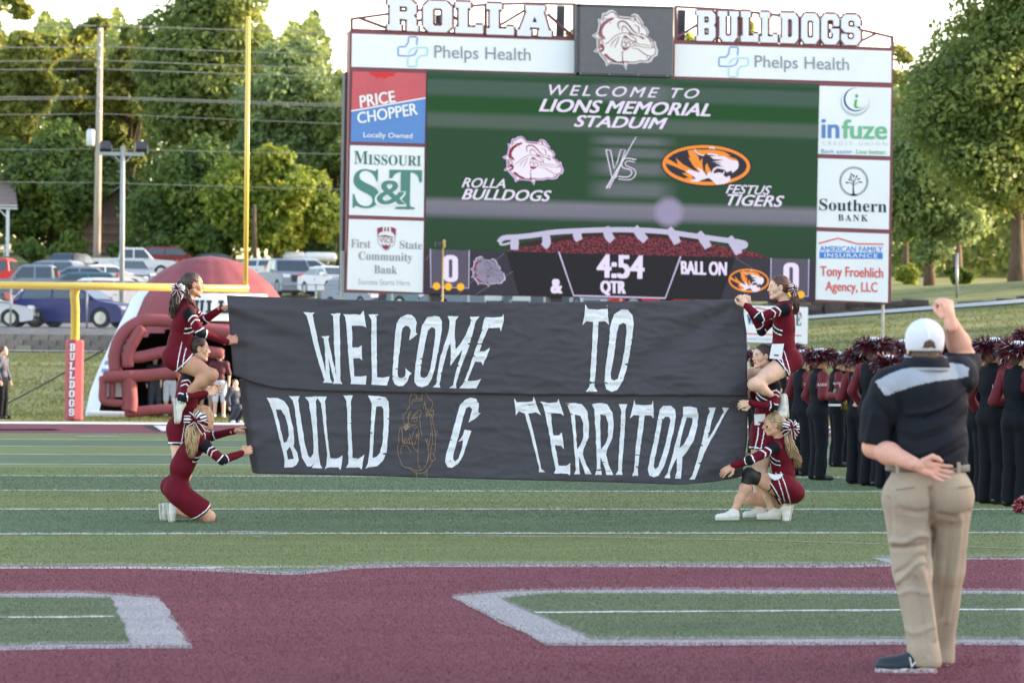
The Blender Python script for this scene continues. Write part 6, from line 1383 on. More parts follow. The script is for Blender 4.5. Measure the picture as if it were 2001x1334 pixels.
        ax = unit(unit(J['kl']-J['hl'])+unit(J['kr']-J['hr'])+unit(J['pelvis']-J['waist'])*k.get('hemw', .8)); c0 = (J['hl']+J['hr'])/2+ax*sk
        q.cut(c0, ax); q.cut(J['waist']+Rp[:, 2]*.05, Rp[:, 2]); V, Fq = q.mesh(.0078); cen = V[Fq].mean(1); hd_ = (c0-cen)@ax
        M = np.zeros(len(Fq), int); M[hd_ < .014] = 1; M[(hd_ >= .014) & (hd_ < .024)] = 2
        side = np.abs((cen-J['pelvis'])@Rp[:, 0]) > .11; fb = np.abs((cen-J['pelvis'])@Rp[:, 1]-k.get('slit', .055)); M[side & (fb < .028) & (fb > .020) & (hd_ < .22) & (k.get('slit', .055) > 0)] = 2
        nv = vnorm(V, Fq); V = V+nv*(ripple(V, .8, 3)*.0035)[:, None]; np_mesh('skirt', V, Fq, [M_umar, M_ublk, M_uwht], M, root)
    for i, (c0, toe, upv) in enumerate(J.get('shoes', [])):
        V, Fq, V2, F2, lac = shoe(c0, toe, upv, 1.0); o = np_mesh('shoe', V, Fq, M_shoe, None, root); np_mesh('sole', V2, F2, M_sole, None, o); lac.build('laces', M_uwht, o, True)
    # --- eyes and brows
    T = lambda x, y, z: HC+R@(A(x, y, z)*hs)
    for sy in (-1, 1):
        q = SDF().ball(T(.0820, sy*.031, .009), .0088*hs); V, Fq = q.mesh(.0028); cen = (V[Fq].mean(1)-T(.0815, sy*.031, .009))@R; np_mesh('eye', V, Fq, [M_eyew, M_iris], ((cen[:, 0] > .0045)*1), root)
        mb = MB(); mb.tube([T(.088, sy*.016, .027), T(.089, sy*.030, .031), T(.078, sy*.046, .027)], [.0022, .003, .0015], 5); mb.build('eyebrow', hmat, root, True)
        mb = MB(); mb.tube([T(.0895, sy*.019, .012), T(.0925, sy*.031, .0165), T(.086, sy*.043, .012)], [.001, .0018, .001], 4); mb.build('eyelashes', M_iris, root, True)
    # --- hair
    q = SDF(); q.ell(T(-.020, 0, .040), A(.099, .081, .087)*hs, R, .02); q.ell(T(-.035, 0, .0), A(.075, .074, .075)*hs, R, .03)
    q.ell(T(.098, 0, -.025), A(.075, .10, .088)*hs, R, .012, True)
    for sy in (-1, 1): q.ell(T(.004, sy*.085, -.010), A(.030, .022, .040)*hs, R, .01, True)
    q.ell(T(.0, 0, -.105), A(.12, .1, .055)*hs, R, .02, True)
    gath = T(*k.get('gather', (-.108, 0, .035))); q.cone(T(-.07, 0, .035), gath, .05*hs, .022, .04)
    V, Fq = q.mesh(.005); loc = (V-HC)@R; nv = vnorm(V, Fq); g = np.arctan2(loc[:, 1], loc[:, 2]-.03)*18+loc[:, 0]*30; V = V+nv*(np.sin(g)*.0014+np.sin(g*2.7+1)*.0009)[:, None]
    ho = np_mesh('hair', V, Fq, hmat, None, root)
    if 'tail' in J: mb = strands([gath]+J['tail'], k.get('tailr', [(0, .018), (.2, .034), (.7, .040), (1, .014)]), k.get('nst', 70), .0068, k.get('wav', .016), 5); mb.build('ponytail', hmat, root, True)
    if 'tail2' in J: mb = strands(J['tail2'], [(0, .01), (.3, .02), (1, .008)], 20, .005, .012, 6); mb.build('hair_lock', hmat, root, True)
    if hair == 'bun': V, Fq = SDF().ball(T(-.115, 0, .02), .042).mesh(.006); V = V+vnorm(V, Fq)*(ripple(V, 3, 1)*.002)[:, None]; np_mesh('hair_bun', V, Fq, hmat, None, root)
    if 'bow' in k: c, nn, u, s_ = k['bow']; bow(c, nn, u, s_, root, 3)
    return root, Rt, Rp
# ------------------------------------------------------------ cheerleaders (joints read from the photo, each with its own depth)
Y0 = 30.7
def P_(x, y, d=0.): return hitY(x, y, Y0+d)
Z3 = lambda x, y, d=0.: P_(280+x/2.517, 510+y/2.517, d)         # zoomed view of the left stack
Z8 = lambda x, y, d=0.: P_(1380+x/2.565, 520+y/2.565, d)        # zoomed view of the right stack
L_ = A(1, 0, 0); UP = A(0, 0, 1)
# left, standing in the middle
J = dict(base=Z3(200, 1255, .12), head=Z3(272, 432, .10), look=A(1, .0, -.02), neck=Z3(243, 522, .10), waist=Z3(205, 720, .12), pelvis=Z3(190, 810, .12),
         sl=Z3(232, 556, .26), sr=Z3(222, 566, -.05), er=Z3(192, 672, -.16), wr=Z3(308, 652, -.16), el=Z3(230, 690, .38), wl=Z3(330, 640, .32), hdr=A(1, .1, .35), hbr=A(.2, -1, .3), curlr=.55, hdl=A(1, 0, .3),
         hl=Z3(190, 850, .20), hr=Z3(180, 850, .04), kl=Z3(205, 1050, .20), kr=Z3(190, 1050, .02), al=Z3(190, 1225, .24), ar=Z3(170, 1225, .05),
         shoes=[(Z3(168, 1262, .24), A(1, .1, 0), UP), (Z3(140, 1262, .03), A(1, -.1, 0), UP)], tail=[Z3(195, 470, .08), Z3(188, 520, .07), Z3(190, 560, .06)])
cheerleader('dark haired cheerleader standing behind, carrying the top girl of the left stack on her shoulders', J, hmat=H_brn, skin=M_skB, seed=1, skirt=.10)
# left, sitting on the shoulders
J = dict(base=Z3(165, 560, .08), head=Z3(245, 118, .08), look=A(1, .06, -.03), neck=Z3(222, 188, .08), waist=Z3(178, 400, .08), pelvis=Z3(168, 462, .08),
         sl=Z3(238, 238, .24), sr=Z3(222, 246, -.08), er=Z3(282, 352, -.14), wr=Z3(412, 398, -.10), el=Z3(292, 296, .30), wl=Z3(385, 232, .16), hdr=A(1, .1, .35), hbr=A(0, -1, .25), curlr=.75, hdl=A(1, -.1, .25), hbl=A(0, .1, 1), curll=.35, handl=-1, thr=.8,
         hl=Z3(190, 486, .17), hr=Z3(182, 490, -.02), kl=Z3(320, 590, .34), kr=Z3(338, 560, -.20), al=Z3(215, 690, .36), ar=Z3(188, 672, -.12),
         shoes=[(Z3(148, 672, -.12), A(.06, -.02, -1), A(1, .0, .12)), (Z3(190, 690, .36), A(.06, 0, -1), A(1, 0, .1))], tail=[Z3(160, 175, .04), Z3(150, 230, .02), Z3(146, 290, .02)], tail2=[Z3(205, 120, .0), Z3(228, 190, -.05), Z3(262, 236, -.05)])
cheerleader('dark haired cheerleader sitting at the top of the left stack, holding the banner corner', J, hmat=H_brn, skin=M_skC, seed=2, skirt=.045, hemw=.5, shl=.30, tailr=[(0, .02), (.25, .045), (.7, .042), (1, .02)], bow=(Z3(172, 138, -.03), A(-.5, -1, .3), A(0, 0, 1), .8))
# left, kneeling with her back to us
Rk = frame(A(.86, .45, .03), UP)
J = dict(base=Z3(150, 1280, .0), head=Z3(302, 775, .0), look=A(.86, .45, .03), neck=Z3(262, 852, -.02), waist=Z3(190, 1012, -.02), pelvis=Z3(168, 1108, .02),
         sl=Z3(250, 868, .20), sr=Z3(300, 905, -.16), er=Z3(388, 978, -.22), wr=Z3(485, 944, -.12), el=Z3(330, 862, .30), wl=Z3(445, 835, .16), hdr=A(1, .1, .4), hbr=A(.1, -1, .25), curlr=.8, hdl=A(1, 0, .4), curll=.4, thr=.7, handl=-1, hbl=A(0, .1, 1),
         hl=Z3(180, 1145, .16), hr=Z3(190, 1160, -.10), kl=Z3(300, 1250, .28), kr=Z3(322, 1256, -.14), al=Z3(110, 1215, .20), ar=Z3(150, 1222, -.06),
         shoes=[(Z3(112, 1190, -.06), A(.12, -.02, -1), A(1, -.1, .1)), (Z3(76, 1192, .20), A(.1, 0, -1), A(1, 0, .1))], tail=[Z3(240, 800, -.10), Z3(232, 850, -.16), Z3(238, 910, -.20), Z3(240, 975, -.18)], tail2=[Z3(262, 800, -.10), Z3(268, 860, -.14), Z3(262, 925, -.18)])
cheerleader('blonde cheerleader with her back to us, kneeling at the left end of the banner', J, hmat=H_bld, skin=M_skA, seed=3, skirt=.20, hemw=.6, shl=.34, slit=-1, paint=False, wav=.03, nst=80, gather=(-.10, .0, .02), bow=(Z3(256, 782, -.14), A(-.15, -1, .1), A(-.2, 0, 1), 1.25))
# right, standing in the middle
J = dict(base=Z8(255, 1255, .15), head=Z8(280, 452, .12), look=A(-1, -.30, -.02), neck=Z8(318, 530, .12), waist=Z8(300, 735, .14), pelvis=Z8(285, 815, .14),
         sl=Z8(345, 598, -.04), sr=Z8(305, 590, .28), el=Z8(338, 704, -.10), wl=Z8(222, 686, -.12), er=Z8(285, 690, .38), wr=Z8(225, 640, .32), hdl=A(-1, .1, -.1), hbl=A(0, -1, .3), curll=.55, hdr=A(-1, 0, .3),
         hl=Z8(285, 870, .06), hr=Z8(275, 870, .22), kl=Z8(275, 1040, .06), kr=Z8(262, 1040, .22), al=Z8(330, 1225, .12), ar=Z8(262, 1225, .24),
         shoes=[(Z8(300, 1258, .22), A(-1, -.1, 0), UP), (Z8(372, 1268, .10), A(-1, -.05, 0), UP)])
r, Rt, Rp = cheerleader('smiling cheerleader with slicked dark hair carrying the top girl of the right stack', J, hair='bun', hmat=H_brn, skin=M_skB, seed=4, skirt=.10, paint=False, glitter=True)
def pouch(root, a, b, c, d, Yd):
    mb = MB(); q = [Z8(*p, Yd) for p in (a, b, c, d)]; mb.prism(q, (0, .02, 0)); o = mb.build('pouch', M_uwht, root)
    m_ = [(q[0]*(1-t)+q[1]*t)*(1-.75)+(q[3]*(1-t)+q[2]*t)*.75 for t in (.3, .7)]; mb = MB(); mb.bar(m_[0]-A(0, .003, 0), m_[1]-A(0, .003, 0), .002, .012); mb.build('pouch_print', M_umar, o)
pouch(r, (243, 742), (300, 740), (298, 797), (245, 795), .02)
# right, sitting on the shoulders
J = dict(base=Z8(410, 560, .10), head=Z8(362, 108, .10), look=A(-1, -.02, -.02), neck=Z8(392, 178, .10), waist=Z8(388, 392, .10), pelvis=Z8(405, 462, .10),
         sl=Z8(400, 212, -.06), sr=Z8(378, 218, .26), el=Z8(268, 258, -.10), wl=Z8(196, 196, -.05), er=Z8(278, 326, .22), wr=Z8(212, 200, .10), hdl=A(-.45, .05, 1), hbl=A(.3, -1, 0), curll=.8, thl=.0, hdr=A(-.2, 0, 1), curlr=.7,
         hl=Z8(385, 500, -.02), hr=Z8(380, 495, .18), kl=Z8(238, 592, -.20), kr=Z8(225, 540, .36), al=Z8(368, 668, -.10), ar=Z8(330, 690, .36),
         shoes=[(Z8(392, 694, -.04), A(.12, .03, -1), A(-1, .0, .1))], tail=[Z8(446, 150, .06), Z8(452, 200, .05), Z8(444, 250, .05)])
# the calf passes in front of her friend's chest
J['al'] = Z8(322, 640, -.14); J['shoes'] = [(Z8(410, 762, -.02), A(-.10, .0, 1), A(-1, -.2, .0))]
r, Rt, Rp = cheerleader('auburn haired cheerleader sitting at the top of the right stack, gripping the banner corner', J, hmat=H_aub, skin=M_skB, seed=5, skirt=.05, hemw=.5, shl=.30, paint=False, tailr=[(0, .02), (.3, .03), (.8, .024), (1, .012)], wav=.008, bow=(Z8(434, 112, .02), A(.6, -1, .2), A(.3, 0, 1), .75))
pouch(r, (332, 390), (390, 388), (378, 468), (318, 462), -.12)
# right, crouching at the front
J = dict(base=Z8(300, 1270, .0), head=Z8(335, 796, -.02), look=A(-1, .02, -.02), neck=Z8(366, 866, -.02), waist=Z8(388, 1030, .0), pelvis=Z8(415, 1118, .02),
         sl=Z8(350, 906, -.20), sr=Z8(338, 905, .14), el=Z8(218, 972, -.26), wl=Z8(134, 1000, -.18), er=Z8(300, 985, .22), wr=Z8(228, 955, .20), hdl=A(-1, .1, -.62), hbl=A(-.3, -.8, .6), curll=.18, thl=.1, hdr=A(-1, 0, .1),
         hl=Z8(400, 1115, -.08), hr=Z8(395, 1130, .14), kl=Z8(218, 1050, -.10), kr=Z8(222, 1168, .20), al=Z8(136, 1240, -.12), ar=Z8(398, 1196, .16),
         shoes=[(Z8(165, 1272, -.12), A(-1, -.05, 0), UP), (Z8(436, 1196, .02), A(-.25, -.02, -1), A(-1, .0, .15))], tail=[Z8(412, 850, -.05), Z8(425, 910, -.07), Z8(450, 965, -.07), Z8(472, 1015, -.06)], tail2=[Z8(400, 850, -.12), Z8(408, 910, -.15), Z8(428, 970, -.14)])
r, Rt, Rp = cheerleader('long haired blonde cheerleader crouching at the right end of the banner with black knee pads', J, hmat=H_ash, skin=M_skA, seed=6, skirt=.12, hemw=1.2, shl=.42, wav=.026, nst=80, bow=(Z8(420, 806, -.10), A(.3, -1, .1), A(.1, 0, 1), 1.15))
mb = MB(); q = [Z8(*p, -.22) for p in ((310, 1034), (345, 1044), (386, 1040), (372, 1062), (345, 1072), (322, 1058))]; mb.prism(q, (0, .05, 0)); mb.build('pouch', M_uwht, r)
M_kp = mat('knee_pad_black', srgb(26, 26, 30), .6, .1, 20, .2, 40)
for kn, hp, an in ((J['kl'], J['hl'], J['al']), (Z8(250, 1060, .05), Z8(400, 1090, .05), Z8(250, 1180, .05))):
    q = SDF(); q.cone(kn+(hp-kn)*.22, kn, .068, .064, .02); q.cone(kn, kn+(an-kn)*.26, .064, .056, .02); q.ball(kn+unit(kn-(hp+an)/2)*.02, .062, .03); q.cut(kn+(hp-kn)*.24, unit(hp-kn)); q.cut(kn+(an-kn)*.24, unit(an-kn)); V, Fq = q.mesh(.007); o = np_mesh('knee_pad', V, Fq, M_kp, None, r)
    break
# ------------------------------------------------------------ the man in the foreground, seen from behind
fm = hitG(1790, 1316); YM = float(fm[1])+.02
def ZM(x, y, d=0.): return hitY(1640+x/1.681, 540+y/1.681, YM+d)
def proj(P):
    d = P-CAM; z = d@F_; return 1000.5+FPX*(d@R_)/z, 667.0-FPX*(d@U_)/z
def fold(V, Nn, lines, scale=1.681, ox=1640, oy=540):
    """press and raise cloth along fold lines running over it"""
    px, py = proj(V); x = (px-ox)*scale; y = (py-oy)*scale; out = np.zeros(len(V)); facing = np.clip((-(Nn@F_)-.02)*2, 0, 1)
    for pts, a, w_ in lines:
        P = smooth_path(pts, 4); best = np.full(len(V), 1e9)
        for i in range(len(P)-1):
            p, q = P[i], P[i+1]; d = q-p; t = np.clip(((x-p[0])*d[0]+(y-p[1])*d[1])/(d@d+1e-9), 0, 1); best = np.minimum(best, np.hypot(x-p[0]-t*d[0], y-p[1]-t*d[1]))
        out += 1.25*a*np.exp(-(best/w_)**2)
    return V+Nn*(out*facing)[:, None]
def man():
    root = empty('person', (fm[0], YM, 0), 'heavyset man in a white cap and dark polo seen from behind, raising his right fist', 'person')
    M_polo = mat('polo_black', srgb(22, 26, 36), .8, .12, 9, .2, 70, spec=.25); M_yoke = mat('polo_grey', srgb(158, 164, 176), .7, .08, 10, .15, 70); M_kh = mat('khaki', srgb(168, 155, 138), .8, .12, 5, .25, 90, spec=.2)
    M_belt = mat('belt_grey', srgb(112, 112, 108), .6, .3, 60, .3, 90); M_cap = mat('cap_mesh', srgb(224, 226, 238), .7, .06, 60, .4, 160); M_capn = mat('cap_navy', srgb(30, 36, 66), .7); M_hr = mat('short_hair', srgb(104, 80, 62), .7, .35, 60, .5, 150)
    HC = ZM(279, 236, .05); R = frame(A(.10, 1, .02), UP); s = 1.06
    neck = ZM(278, 302, .03); SL = ZM(150, 352, .0); SR = ZM(395, 318, .02); Wt = ZM(290, 545, .02); Pv = ZM(294, 700, .02)
    EL = ZM(112, 560, .04); WL = ZM(262, 622, -.22); ER = ZM(408, 262, .19); WR = ZM(362, 138, .06)
    # skin
    q = head_sdf(HC, R, s, neck); q.cone(HC+A(0, -.03, -.06), neck+A(0, -.01, .02), .062, .074, .03); V, Fq = q.mesh(.005); cen = V[Fq].mean(1); loc = (cen-HC)@R/s
    M = np.zeros(len(Fq), int); M[(loc[:, 0] < .045-np.abs(loc[:, 1])*.1) & (loc[:, 2] > -.060-.01*np.sin(loc[:, 1]*90)) & ~((np.abs(loc[:, 1]) > .076))] = 1; V = V+vnorm(V, Fq)*0
    parts = [(V, Fq, M)]
    b = SDF(); torso_prims(b, neck, Wt, Pv, SL, SR, -.02); V, Fq = b.mesh(.014); parts.append((V, Fq, 0))
    b = SDF(); b.path([SL, EL], [.055, .052], .03); mid = EL+(WL-EL)*.35; b.cone(EL, mid, .048, .052, .03); b.cone(mid, WL, .052, .030, .03); V, Fq = b.mesh(.006); parts.append((V, Fq, 0))
    b = SDF(); b.path([SR, ER], [.055, .053], .03); mid = ER+(WR-ER)*.35; b.cone(ER, mid, .052, .055, .03); b.cone(mid, WR, .055, .031, .03); V, Fq = b.mesh(.006); parts.append((V, Fq, 0))
    Rh = frame(A(1, -.12, -.30), A(.05, 1, -.1)); hq = hand_sdf(WL, Rh, .22, 1.05, .16, .35, -1); V, Fq = hq.mesh(.0036); parts.append((V, Fq, 0))
    # fist
    Rf = frame(A(-.22, .05, 1), A(.35, -.9, .1)); T = lambda x, y, z: WR+Rf@A(x, y, z); q = SDF(); q.cone(T(-.04, 0, 0), T(.01, 0, 0), .032, .030, .02)
    q.ell(T(.05, 0, -.008), A(.046, .043, .028), Rf, .02)
    for i, y in enumerate((.031, .011, -.010, -.029)):
        k1 = T(.084-.004*abs(i-1), y, .002); k2 = T(.098-.004*abs(i-1), y, -.030); k3 = T(.070, y, -.052); k4 = T(.048, y, -.042); q.path([T(.03, y*.7, .006), k1, k2, k3, k4], [.012, .0125, .0112, .0105, .009], .004)
    q.path([T(.02, .034, -.01), T(.05, .046, -.03), T(.068, .030, -.056), T(.064, .008, -.064)], [.016, .0125, .011, .009], .006); V, Fq = q.mesh(.0036); parts.append((V, Fq, 0))
    V, Fq, M = join(parts); np_mesh('body', V, Fq, [M_skM, M_hr], M, root)
    # polo
    q = SDF(); up = unit(neck-Wt); 
    q.ell((SL+SR)/2+A(0, .0, -.04), A(.215, .135, .13), None, .06); q.cone(SL+A(.02, 0, .0), SR-A(.02, 0, 0), .082, .080, .05); q.ell(ZM(288, 440, .03), A(.205, .150, .20), None, .07); q.ell(ZM(290, 560, .03), A(.197, .158, .16), None, .07)
    q.cone(ZM(290, 560, .03), ZM(290, 640, .03), .17, .168, .06); q.ell(ZM(290, 635, .03), A(.200, .150, .10), None, .05); q.cone(neck+A(0, 0, -.03), neck+A(0, 0, .012), .085, .076, .04)
    q.cut(ZM(290, 628, 0), A(0, 0, -1)); V, Fq = q.mesh(.0055); parts = [(V, Fq, 0)]
    d = unit(EL-SL); q = SDF(); q.cone(SL+A(.02, 0, -.02), SL+(EL-SL)*.45, .094, .086, .04); q.cone(SL+(EL-SL)*.4, EL+(EL-SL)*.06, .084, .079, .03); q.cut(EL-(EL-SL)*.02, unit(d+A(-.1, -.1, 0)))
    V, Fq = q.mesh(.0085); parts.append((V, Fq, 0))
    q = SDF(); q.cone(SR+A(-.02, 0, -.03), ER+A(0, 0, -.02), .090, .082, .04); q.ball(SR+A(.0, 0, -.01), .088, .05); q.cone(ER+A(0, 0, -.03), ER+(WR-ER)*.30, .080, .078, .03); q.cut(A(0, 0, ZM(408, 252, .15)[2]), A(.15, .25, 1)*0+A(0, 0, 1)); V, Fq = q.mesh(.0085); parts.append((V, Fq, 0))
    V, Fq, M = join(parts); nv = vnorm(V, Fq); V = V+nv*(ripple(V, .55, 1.5)*.0035)[:, None]
    V = fold(V, nv, [([(118, 400), (165, 470), (180, 545)], -.012, 9), ([(150, 380), (190, 460), (200, 560)], .008, 12), ([(432, 345), (380, 405), (300, 440), (230, 450)], .009, 9), ([(425, 370), (360, 430), (280, 470)], -.009, 8), ([(418, 420), (350, 480), (250, 510), (200, 500)], .008, 10), ([(415, 455), (340, 515), (240, 540)], -.007, 8),
                         ([(410, 510), (330, 560), (230, 590)], .008, 11), ([(410, 560), (330, 600), (240, 620)], -.006, 8), ([(200, 580), (240, 610), (300, 620)], .006, 8), ([(110, 450), (100, 500), (90, 545)], .007, 9), ([(350, 612), (356, 638)], -.008, 5), ([(300, 330), (290, 420)], -.003, 14)])
    cen = V[Fq].mean(1); cn = nv[Fq].mean(1); px, py = proj(cen); x = (px-1640)*1.681; y = (py-540)*1.681; facing = (cn@F_) < .25
    yk = inpoly([(118, 345), (160, 322), (205, 304), (280, 292), (345, 282), (400, 288), (425, 300), (426, 330), (380, 336), (320, 343), (260, 356), (200, 375), (150, 392)], x, y) & facing; M = np.where(yk, 1, 0)
    top = np_mesh('polo_shirt', V, Fq, [M_polo, M_yoke], M, root)
    q = SDF(); q.cone(neck+A(0, -.03, .0), neck+A(0, -.022, .06), .122, .104, .01); q.cone(neck+A(0, -.02, -.02), neck+A(0, -.018, .10), .094, .092, .005, True); q.cut(neck+A(0, 0, .066), A(0, -.15, 1)); q.cut(neck+A(0, 0, -.012), A(0, 0, -1)); V, Fq = q.mesh(.005); cen = V[Fq].mean(1)
    np_mesh('collar', V, Fq, [M_polo, M_yoke], ((cen[:, 2] > neck[2]+.054) | (cen[:, 2] < neck[2]+.004))*1, root)
    # khakis
    HL, HR_, KL, KR, AL, AR = ZM(222, 735, .01), ZM(362, 735, .04), ZM(240, 960, .0), ZM(352, 960, .12), ZM(276, 1225, -.03), ZM(333, 1215, .27)
    q = SDF(); q.ell(ZM(293, 690, .03), A(.198, .145, .12), None, .05); q.cone(ZM(290, 640, .03), ZM(292, 690, .03), .172, .175, .05); q.ball(ZM(230, 725, -.03), .110, .05); q.ball(ZM(355, 725, -.02), .110, .05)
    q.cone(HL, KL, .122, .092, .05); q.cone(KL, AL, .092, .074, .04); q.cone(AL, ZM(283, 1262, -.03), .076, .080, .02); q.cone(HR_, KR, .120, .084, .05); q.cone(KR, AR, .084, .070, .04); q.cone(AR, ZM(333, 1250, .27), .070, .072, .02)
    q.cut(ZM(290, 622, 0), A(0, 0, 1)); q.cut(ZM(275, 1279, 0), A(-.06, 0, -1)); V, Fq = q.mesh(.0088); nv = vnorm(V, Fq); V = V+nv*(ripple(V, .5, .4)*.0030)[:, None]; nv = vnorm(V, Fq)
    V = fold(V, nv, [([(302, 700), (308, 760), (303, 850), (296, 960)], -.022, 9), ([(170, 868), (215, 872), (262, 850), (300, 856)], .012, 9), ([(170, 892), (230, 890), (290, 880)], -.010, 7), ([(178, 1010), (215, 985), (250, 945), (280, 938)], .012, 8), ([(182, 975), (220, 955), (262, 920), (296, 918)], -.010, 7),
                         ([(270, 960), (292, 1060), (312, 1190)], .012, 8), ([(250, 990), (275, 1090), (292, 1240)], -.009, 8), ([(215, 1010), (240, 1120), (258, 1270)], .008, 9), ([(398, 790), (384, 940), (352, 1130)], .010, 9), ([(368, 820), (350, 960), (336, 1120)], -.010, 9), ([(160, 730), (170, 800), (168, 860)], -.010, 8),
                         ([(200, 760), (250, 775), (300, 770)], -.006, 9), ([(330, 780), (380, 790), (425, 770)], -.006, 9), ([(185, 1050), (235, 1030), (285, 1040)], .007, 8), ([(205, 1150), (250, 1170), (300, 1150)], .007, 9), ([(160, 680), (195, 720), (210, 760)], .006, 10)])
    pants = np_mesh('trousers', V, Fq, M_kh, None, root)
    q = SDF(); q.ell(ZM(290, 628, .03), A(.212, .166, .30), None, .02); q.cut(ZM(290, 616, 0), A(.0, 0, 1)); q.cut(ZM(290, 640, 0), A(0, 0, -1)); V, Fq = q.mesh(.006); np_mesh('belt', V, Fq, M_belt, None, root)
    for x in (190, 392):
        mb = MB(); a, b_ = ZM(x, 610, -.135), ZM(x+1, 646, -.140); mb.bar(a, b_, .016, .008, up=(0, 1, 0)); mb.build('belt_loop', M_kh, pants)
    for a, b_, c, d_ in (((186, 700), (250, 691), -.155, -.165), ((392, 690), (434, 688), -.16, -.10)):
        mb = MB(); p_ = [ZM(a[0]+(b_[0]-a[0])*t, a[1]+(b_[1]-a[1])*t, c+(d_-c)*t) for t in (0, .33, .66, 1)]
        mb.tube(p_, .0035, 5); mb.build('pocket_welt', mat('khaki_seam', srgb(140, 124, 102), .8), pants)
    # cap
    q = SDF(); q.ell(HC+R@A(-.008, 0, .048), A(.108, .092, .094), R, .02); q.cone(HC+R@A(-.01, 0, .02), HC+R@A(-.01, 0, .05), .093, .093, .02); q.cut(HC+R@A(0, 0, -.012), -R[:, 2]); V, Fq = q.mesh(.0048); nv = vnorm(V, Fq); loc = (V-HC)@R
    ang = np.arctan2(loc[:, 1], loc[:, 0]); V = V-nv*(.0022*np.exp(-((np.abs((ang % (PI/3))-PI/6)-PI/6)/.05)**2)*(loc[:, 2] > .01))[:, None]
    cen = V[Fq].mean(1); lc = (cen-HC)@R; arch = ((lc[:, 1]/.033)**2+((lc[:, 2]-.004)/.040)**2 < 1) & (lc[:, 2] > .004) & (lc[:, 0] < 0); M = np.zeros(len(Fq), int); M[(lc[:, 0] > .03)] = 1
    M[(np.abs(lc[:, 1]) < .005) & (lc[:, 0] < .03)] = 2; keep = ~arch; np_mesh('cap', V, Fq[keep], [M_cap, M_capn, mat('cap_trim', srgb(238, 240, 248), .6)], M[keep], root)
    mb = MB(); pts = [HC+R@A(-.098*math.cos(a), .034*math.sin(a)/math.sin(1.2)*1.0, .004) for a in ()]; rim = []
    for i in range(13): a = PI*i/12; rim.append(HC+R@A(-.103-.002*math.sin(a), .035*math.cos(a), .004+.042*math.sin(a)))
    mb.tube(rim, .004, 6); mb.build('cap_arch_binding', M_cap, root, True)
    mb = MB()
    for i in range(9):
        t = -1+2*i/8; mb.v += [tuple(HC+R@A(.085, t*.075, .0)), tuple(HC+R@A(.085+.085*math.sqrt(1-t*t*.9), t*.078, -.012))]
    mb.f = [(2*i, 2*i+1, 2*i+3, 2*i+2) for i in range(8)]; mb.m = [0]*8; o = mb.build('cap_brim', M_capn, root, True); o.modifiers.new('s', 'SOLIDIFY').thickness = .004
    # shoes
    M_sb = mat('trainer_black', srgb(30, 42, 52), .6, .15, 30, .2, 60); M_sw = mat('trainer_white', srgb(222, 222, 222), .5)
    for (hp, toe, on) in ((ZM(322, 1318, -.05), A(-1, .22, 0), 1), (ZM(338, 1282, .30), A(.05, 1, 0), 0)):
        hp = A(hp[0], hp[1], 0.004); V, Fq, V2, F2, lac = shoe(hp, toe, UP, 1.28, sh=.028)
        x_ = unit(toe); loc = (V[Fq].mean(1)-hp); M = np.zeros(len(Fq), int); tt = loc@x_; M[(tt < .055) & (loc[:, 2] < .03)] = 1; sh = np_mesh('shoe', V, Fq, [M_sb, M_sw], M, root); np_mesh('sole', V2, F2, M_sw, None, sh); lac.build('laces', M_sb, sh, True)
        if on:
            y_ = np.cross(UP, x_); T2 = lambda a, c: hp+x_*a+y_*(.054 if y_[1] < 0 else -.054)+UP*c
            mb = MB(); mb.bar(T2(.085, .036), T2(.095, .088), .016, .006); mb.bar(T2(.095, .084), T2(.135, .036), .016, .006); mb.bar(T2(.132, .036), T2(.142, .082), .016, .006); mb.build('shoe_letter', M_sw, sh)
man()

